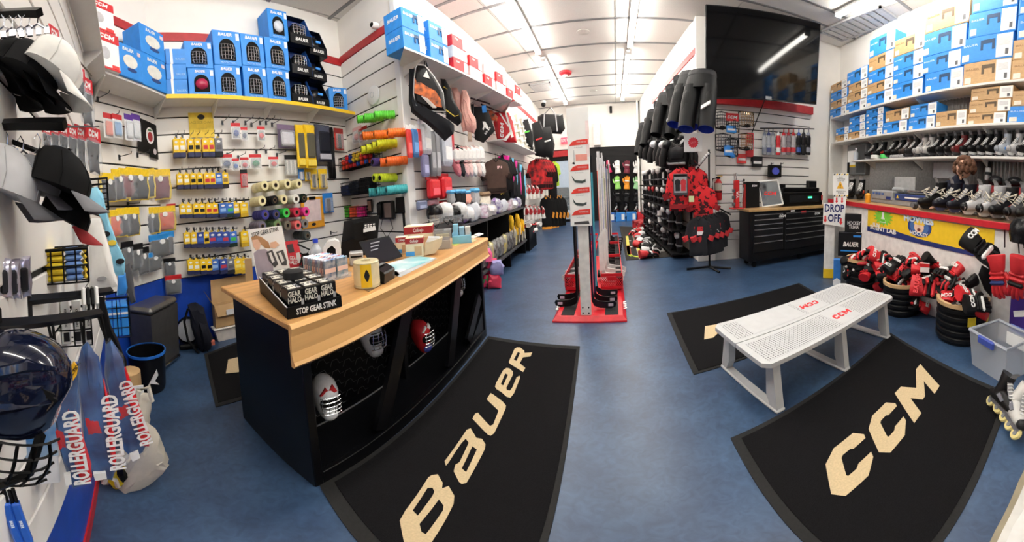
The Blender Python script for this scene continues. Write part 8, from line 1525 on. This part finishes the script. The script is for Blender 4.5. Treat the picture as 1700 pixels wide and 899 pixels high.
def gbasket(u,v,R,H,lab,tap=1.0):
    c=onz(u,v);t=thing('glove_basket',lab,'basket',(c.x,c.y,0),0,'round glove baskets');part(t,'tub',G().lathe([(R*.9,0),(R*.95,.02),(R*.97,H-.02),(R*.92,H-.02),(R*.9,.04),(.02,.03)],28,None,False),cm((20,20,22),.4),True)
    part(t,'wooden_rim',G().lathe([(R*.9,H-.04),(R*1.02,H-.04),(R*1.02,H),(R*.9,H),(R*.9,H-.04)],32,None,False),woodr,True)
    for k in range(5):part(t,'hoop',G().lathe([(R*.955,.04+k*H*.17),(R*1.0,.05+k*H*.17),(R*1.0,.08+k*H*.17),(R*.955,.09+k*H*.17)],28,None,False),cm((34,34,36),.35),True)
    return t,c
t,c1b=gbasket(1428,482,.26,.52,'round black basket with wooden rim behind the bench end');t,c2b=gbasket(1495,516,.27,.42,'round black basket with wooden rim between the other two');t,c3b=gbasket(1596,556,.33,.46,'largest round black basket with wooden rim and yellow sticker')
part(t,'yellow_sticker',G().rings([[(.335*math.cos(a),.335*math.sin(a),z)for z in(.24,.34)]for a in[3.7+.06*i for i in range(6)]],False,False),cm((236,206,40),.4));part(t,'yellow_tape',G().rings([[(.336*math.cos(a),.336*math.sin(a),z+.02*k)for z in(.2,.25)]for k,a in enumerate([4.5+.08*i for i in range(6)])],False,False),cm((230,200,50),.4))
combos=[((24,24,26),RED,WHI,'CCM','black and red'),((190,28,38),(24,24,26),WHI,None,'black cuffed red'),((24,24,26),(30,30,34),WHI,'CCM','white rolled'),((24,24,26),(206,30,40),(200,30,40),'CCM','red rolled')]
pile=[(1408,446,0),(1420,428,1),(1436,420,0),(1450,430,3),(1424,446,2),(1446,446,3),(1464,426,0),(1478,430,1),(1492,432,2),(1482,446,0),(1506,442,3),(1516,434,0),(1526,442,1),(1460,452,2),(1498,462,0),(1518,456,3),(1540,450,0),(1552,442,1),(1566,450,2),(1580,462,0),(1470,470,0),(1490,480,1),(1478,500,3),(1500,508,2),(1515,500,0),(1556,468,1),(1574,476,0),(1600,478,2),(1612,490,0),(1592,500,2),(1626,500,2),(1608,512,0)]
rnd=random.Random(21)
for i,(u,v,k)in enumerate(pile):
    r=5.05+(3.42-5.05)*(u-1405)/(1626-1405)+.1*(440-v)/60
    P=atr(u,v,r-.05);c=combos[k]
    o=inst('pg%d'%k,lambda:glove(*c[:4]),P,0,'%s glove in the heap over the baskets, %s'%(c[4],'%s from the left'%ORD[i]if i<20 else '%s from the right'%ORD[len(pile)-1-i]),'gloves heaped over the baskets',(1.12,1.12,1.12));o.rotation_euler=(rnd.uniform(-.5,.9),rnd.uniform(-.7,.7),rnd.uniform(0,6.3));o.location.z-=.06
P=atr(1548,484,3.75);o=inst('bigg',lambda:glove((26,26,28),(204,36,46),(214,40,50),'BAUER'),P,0,'large black glove with red cuff and fingers lying across two baskets',None,(1.45,1.45,1.3));o.rotation_euler=(.9,.1,-.5+PI*0-.6)
heap=[onz(u,v).xy for u,v in[(1440,474),(1475,492)]]
for i in range(10):
    q_=c1b.lerp(c3b,i/9);k=i%3;o=inst('pg%d'%k,lambda:glove(*combos[k][:4]),(q_.x+rnd.uniform(-.12,.12),q_.y+rnd.uniform(-.12,.12),.36+.12*(i%2)),0,'%s glove low in the heap, %s along the baskets'%(combos[k][4],ORD[i]),'gloves low in the heap',(1.3,1.3,1.3));o.rotation_euler=(rnd.uniform(-.4,.4),rnd.uniform(-.4,.4),rnd.uniform(0,6))
f,p=vframe(1537,430,4.1);t=thing('swing_tag','white and red swing tag on the glove heap','tag',atr(1535,452,3.75),f.rz);part(t,'card',G().rbox(-.06,.06,0,.006,0,.11,.003),paper);part(t,'red_band',G().box(-.06,.06,-.002,0,.06,.1),red)
# gloves hanging on the counter front
tr_=FW.px(1650,402,DW+.25);railp(FW.px(1640,408,DW+.05),FW.px(1640,408,DW+.42),'dark wire rack over the hanging gloves',.01);railp(FW.px(1668,382,DW+.04),FW.px(1668,410,DW+.3),'slanted dark wire of the hanging glove rack',.008);railp(FW.px(1688,372,DW+.04),FW.px(1692,420,DW+.3),'second slanted dark wire of the glove rack',.008)
for i,(u,v,c,rot,sc,lab)in enumerate([(1634,432,((22,22,24),(26,26,28),WHI,'CCM'),(.5,.5,FW.rz+.2),1.55,'large black glove with white CCM cuff hanging on the counter front'),(1664,466,((214,40,46),(200,36,44),(30,50,110),None),(PI/2,PI/2-.2,FW.rz-.1),1.3,'red glove with blue trim hanging left of its twin'),(1692,468,((206,36,44),(190,34,42),(26,26,28),None),(PI/2,PI/2+.1,FW.rz),1.3,'red glove hanging at the right edge')]):
    P=FW.px(u,v,DW+.3);o=inst('hg%d'%i,lambda:glove(*c),P,0,lab,None,(sc,sc,sc));o.rotation_euler=rot
soft('black_jersey_pack',[(1630,440),(1650,450),(1648,470),(1646,494),(1634,480),(1624,455)],FW.px(1640,465,DW+.12).xy.length,black,'black cloth hanging behind the black CCM glove','cloth',.08)
o=inst('vh1',None,FW.px(1704,402,DW+.2),0,'black helmet hanging at the right edge of the counter front',None,(1.3,1.3,1.3))if 'vh1' in PROTO else None
s,z,wd,h=FW.rect(1680,480,1720,545,DW+.02);t=thing('purple_pack','purple printed pack standing at the right edge behind the tub','pack',FW.pt(s,max(0,z),DW+.02),FW.rz);part(t,'sleeve',G().rbox(-wd/2,wd/2,-.06,0,0,h,.005),cm((66,40,130),.4));part(t,'white_print',G().prism([(-wd*.3,h*.3),(wd*.3,h*.4),(wd*.2,h*.55),(-wd*.35,h*.45)],-.064,-.06),paper)
# tub
q0=onz(1606,603);q1=onz(1667,643);e=(q1-q0).xy;rz=math.atan2(e.y,e.x);TL_=e.length;hh=.36
t=thing('clear_tub','clear plastic storage tub with a blue handle on the floor','tub',q0,rz);cl=mat('tub_clear',(206,212,222),.12,alpha=.38,var=0,spec=.6);TD=.42
def wallq(a,b2,c,d):return G().add([a,b2,c,d],[(0,1,2,3)])
I=.035
B4=[(I,I,0),(TL_-I,I,0),(TL_-I,TD-I,0),(I,TD-I,0)];T4=[(0,0,hh),(TL_,0,hh),(TL_,TD,hh),(0,TD,hh)]
for k in range(4):part(t,'side_panel',wallq(B4[k],B4[(k+1)%4],T4[(k+1)%4],T4[k]),cl)
part(t,'bottom_panel',wallq(*[(x,y,.003)for x,y,z in B4]),cl);part(t,'rim',G().tube([(x,y,z)for x,y,z in T4+T4[:1]],.016,6),cm((190,196,208),.2,alpha=.75),True);part(t,'handle',G().rbox(TL_*.3,TL_*.72,-.035,.0,hh-.06,hh+.015,.012),cm((70,90,180),.35));part(t,'handle',G().rbox(TL_*.3,TL_*.72,TD,TD+.035,hh-.06,hh+.015,.012),cm((90,110,190),.35));part(t,'label',G().box(TL_*.3,TL_*.8,TD-.03,TD-.026,hh*.5,hh*.85),paper)
# roller skates
def inline(c):
    t=skate(c,(60,60,64),(120,120,124),(120,120,130));t.name='inline_skate';t['category']='skate'
    for ch in list(t.children):
        if ch.name.startswith(('runner','holder')):bpy.data.objects.remove(ch)
    part(t,'frame',G().prism([(-.15,.06),(-.16,.02),(.14,.02),(.15,.06)],-.014,.014),cm((120,120,126),.3,metal=.6))
    for k in range(4):w_=part(t,'wheel',G().lathe([(.012,-.012),(.036,-.012),(.042,0),(.036,.012),(.012,.012)],16,Matrix.Translation((-.135+.09*k,0,.015))@Matrix.Rotation(PI/2,4,'X')),mat('wheel_amber',(222,206,140),.35),True);part(w_,'hub',G().cyl((-.135+.09*k,-.016,.015),(-.135+.09*k,.016,.015),.016),grey)
    return t
P=onz(1672,742);o=inst('inl',lambda:inline((206,204,200)),P,0,'white and grey inline skate with amber wheels tipped on the mat corner',None,(1.25,1.25,1.25));q1=onz(1650,690);q2=onz(1686,748);o.location=((q1.x+q2.x)/2+.03,(q1.y+q2.y)/2,.075);o.scale=(1.15,1.15,1.1);o.rotation_euler=(-.8,0,math.atan2(q2.y-q1.y,q2.x-q1.x))
P=onz(1700,735);o=inst('inl2',lambda:inline((40,38,40)),P,0,'black and white inline skate at the right edge beside the tub',None,(1.25,1.25,1.25));o.location=(P.x+.2,P.y+.22,.075);o.scale=(1.1,1.1,1.05);o.rotation_euler=(-.5,0,-2.3)
# papers leaning at the lower right
for i,(pl,z0,c)in enumerate([([(1640,905),(1652,880),(1674,838),(1690,800),(1702,775),(1712,905)],.02,(150,140,116)),([(1652,905),(1664,880),(1684,840),(1702,800),(1716,905)],.1,(214,212,206)),([(1668,905),(1682,872),(1704,838),(1716,905)],.17,(232,230,226))]):one('board_sheet',G().slab([tuple(onz(u,v,z0).xy)for u,v in pl],max(0,z0-.07),z0),mat('sheet_%d'%i,c,.5,var=.1,scale=6),'%s stacked board at the lower right corner, %s from the floor'%(('grey edged','pale','white')[i],ORD[i]),'board',(0,0,0),0,'stacked boards in the corner')
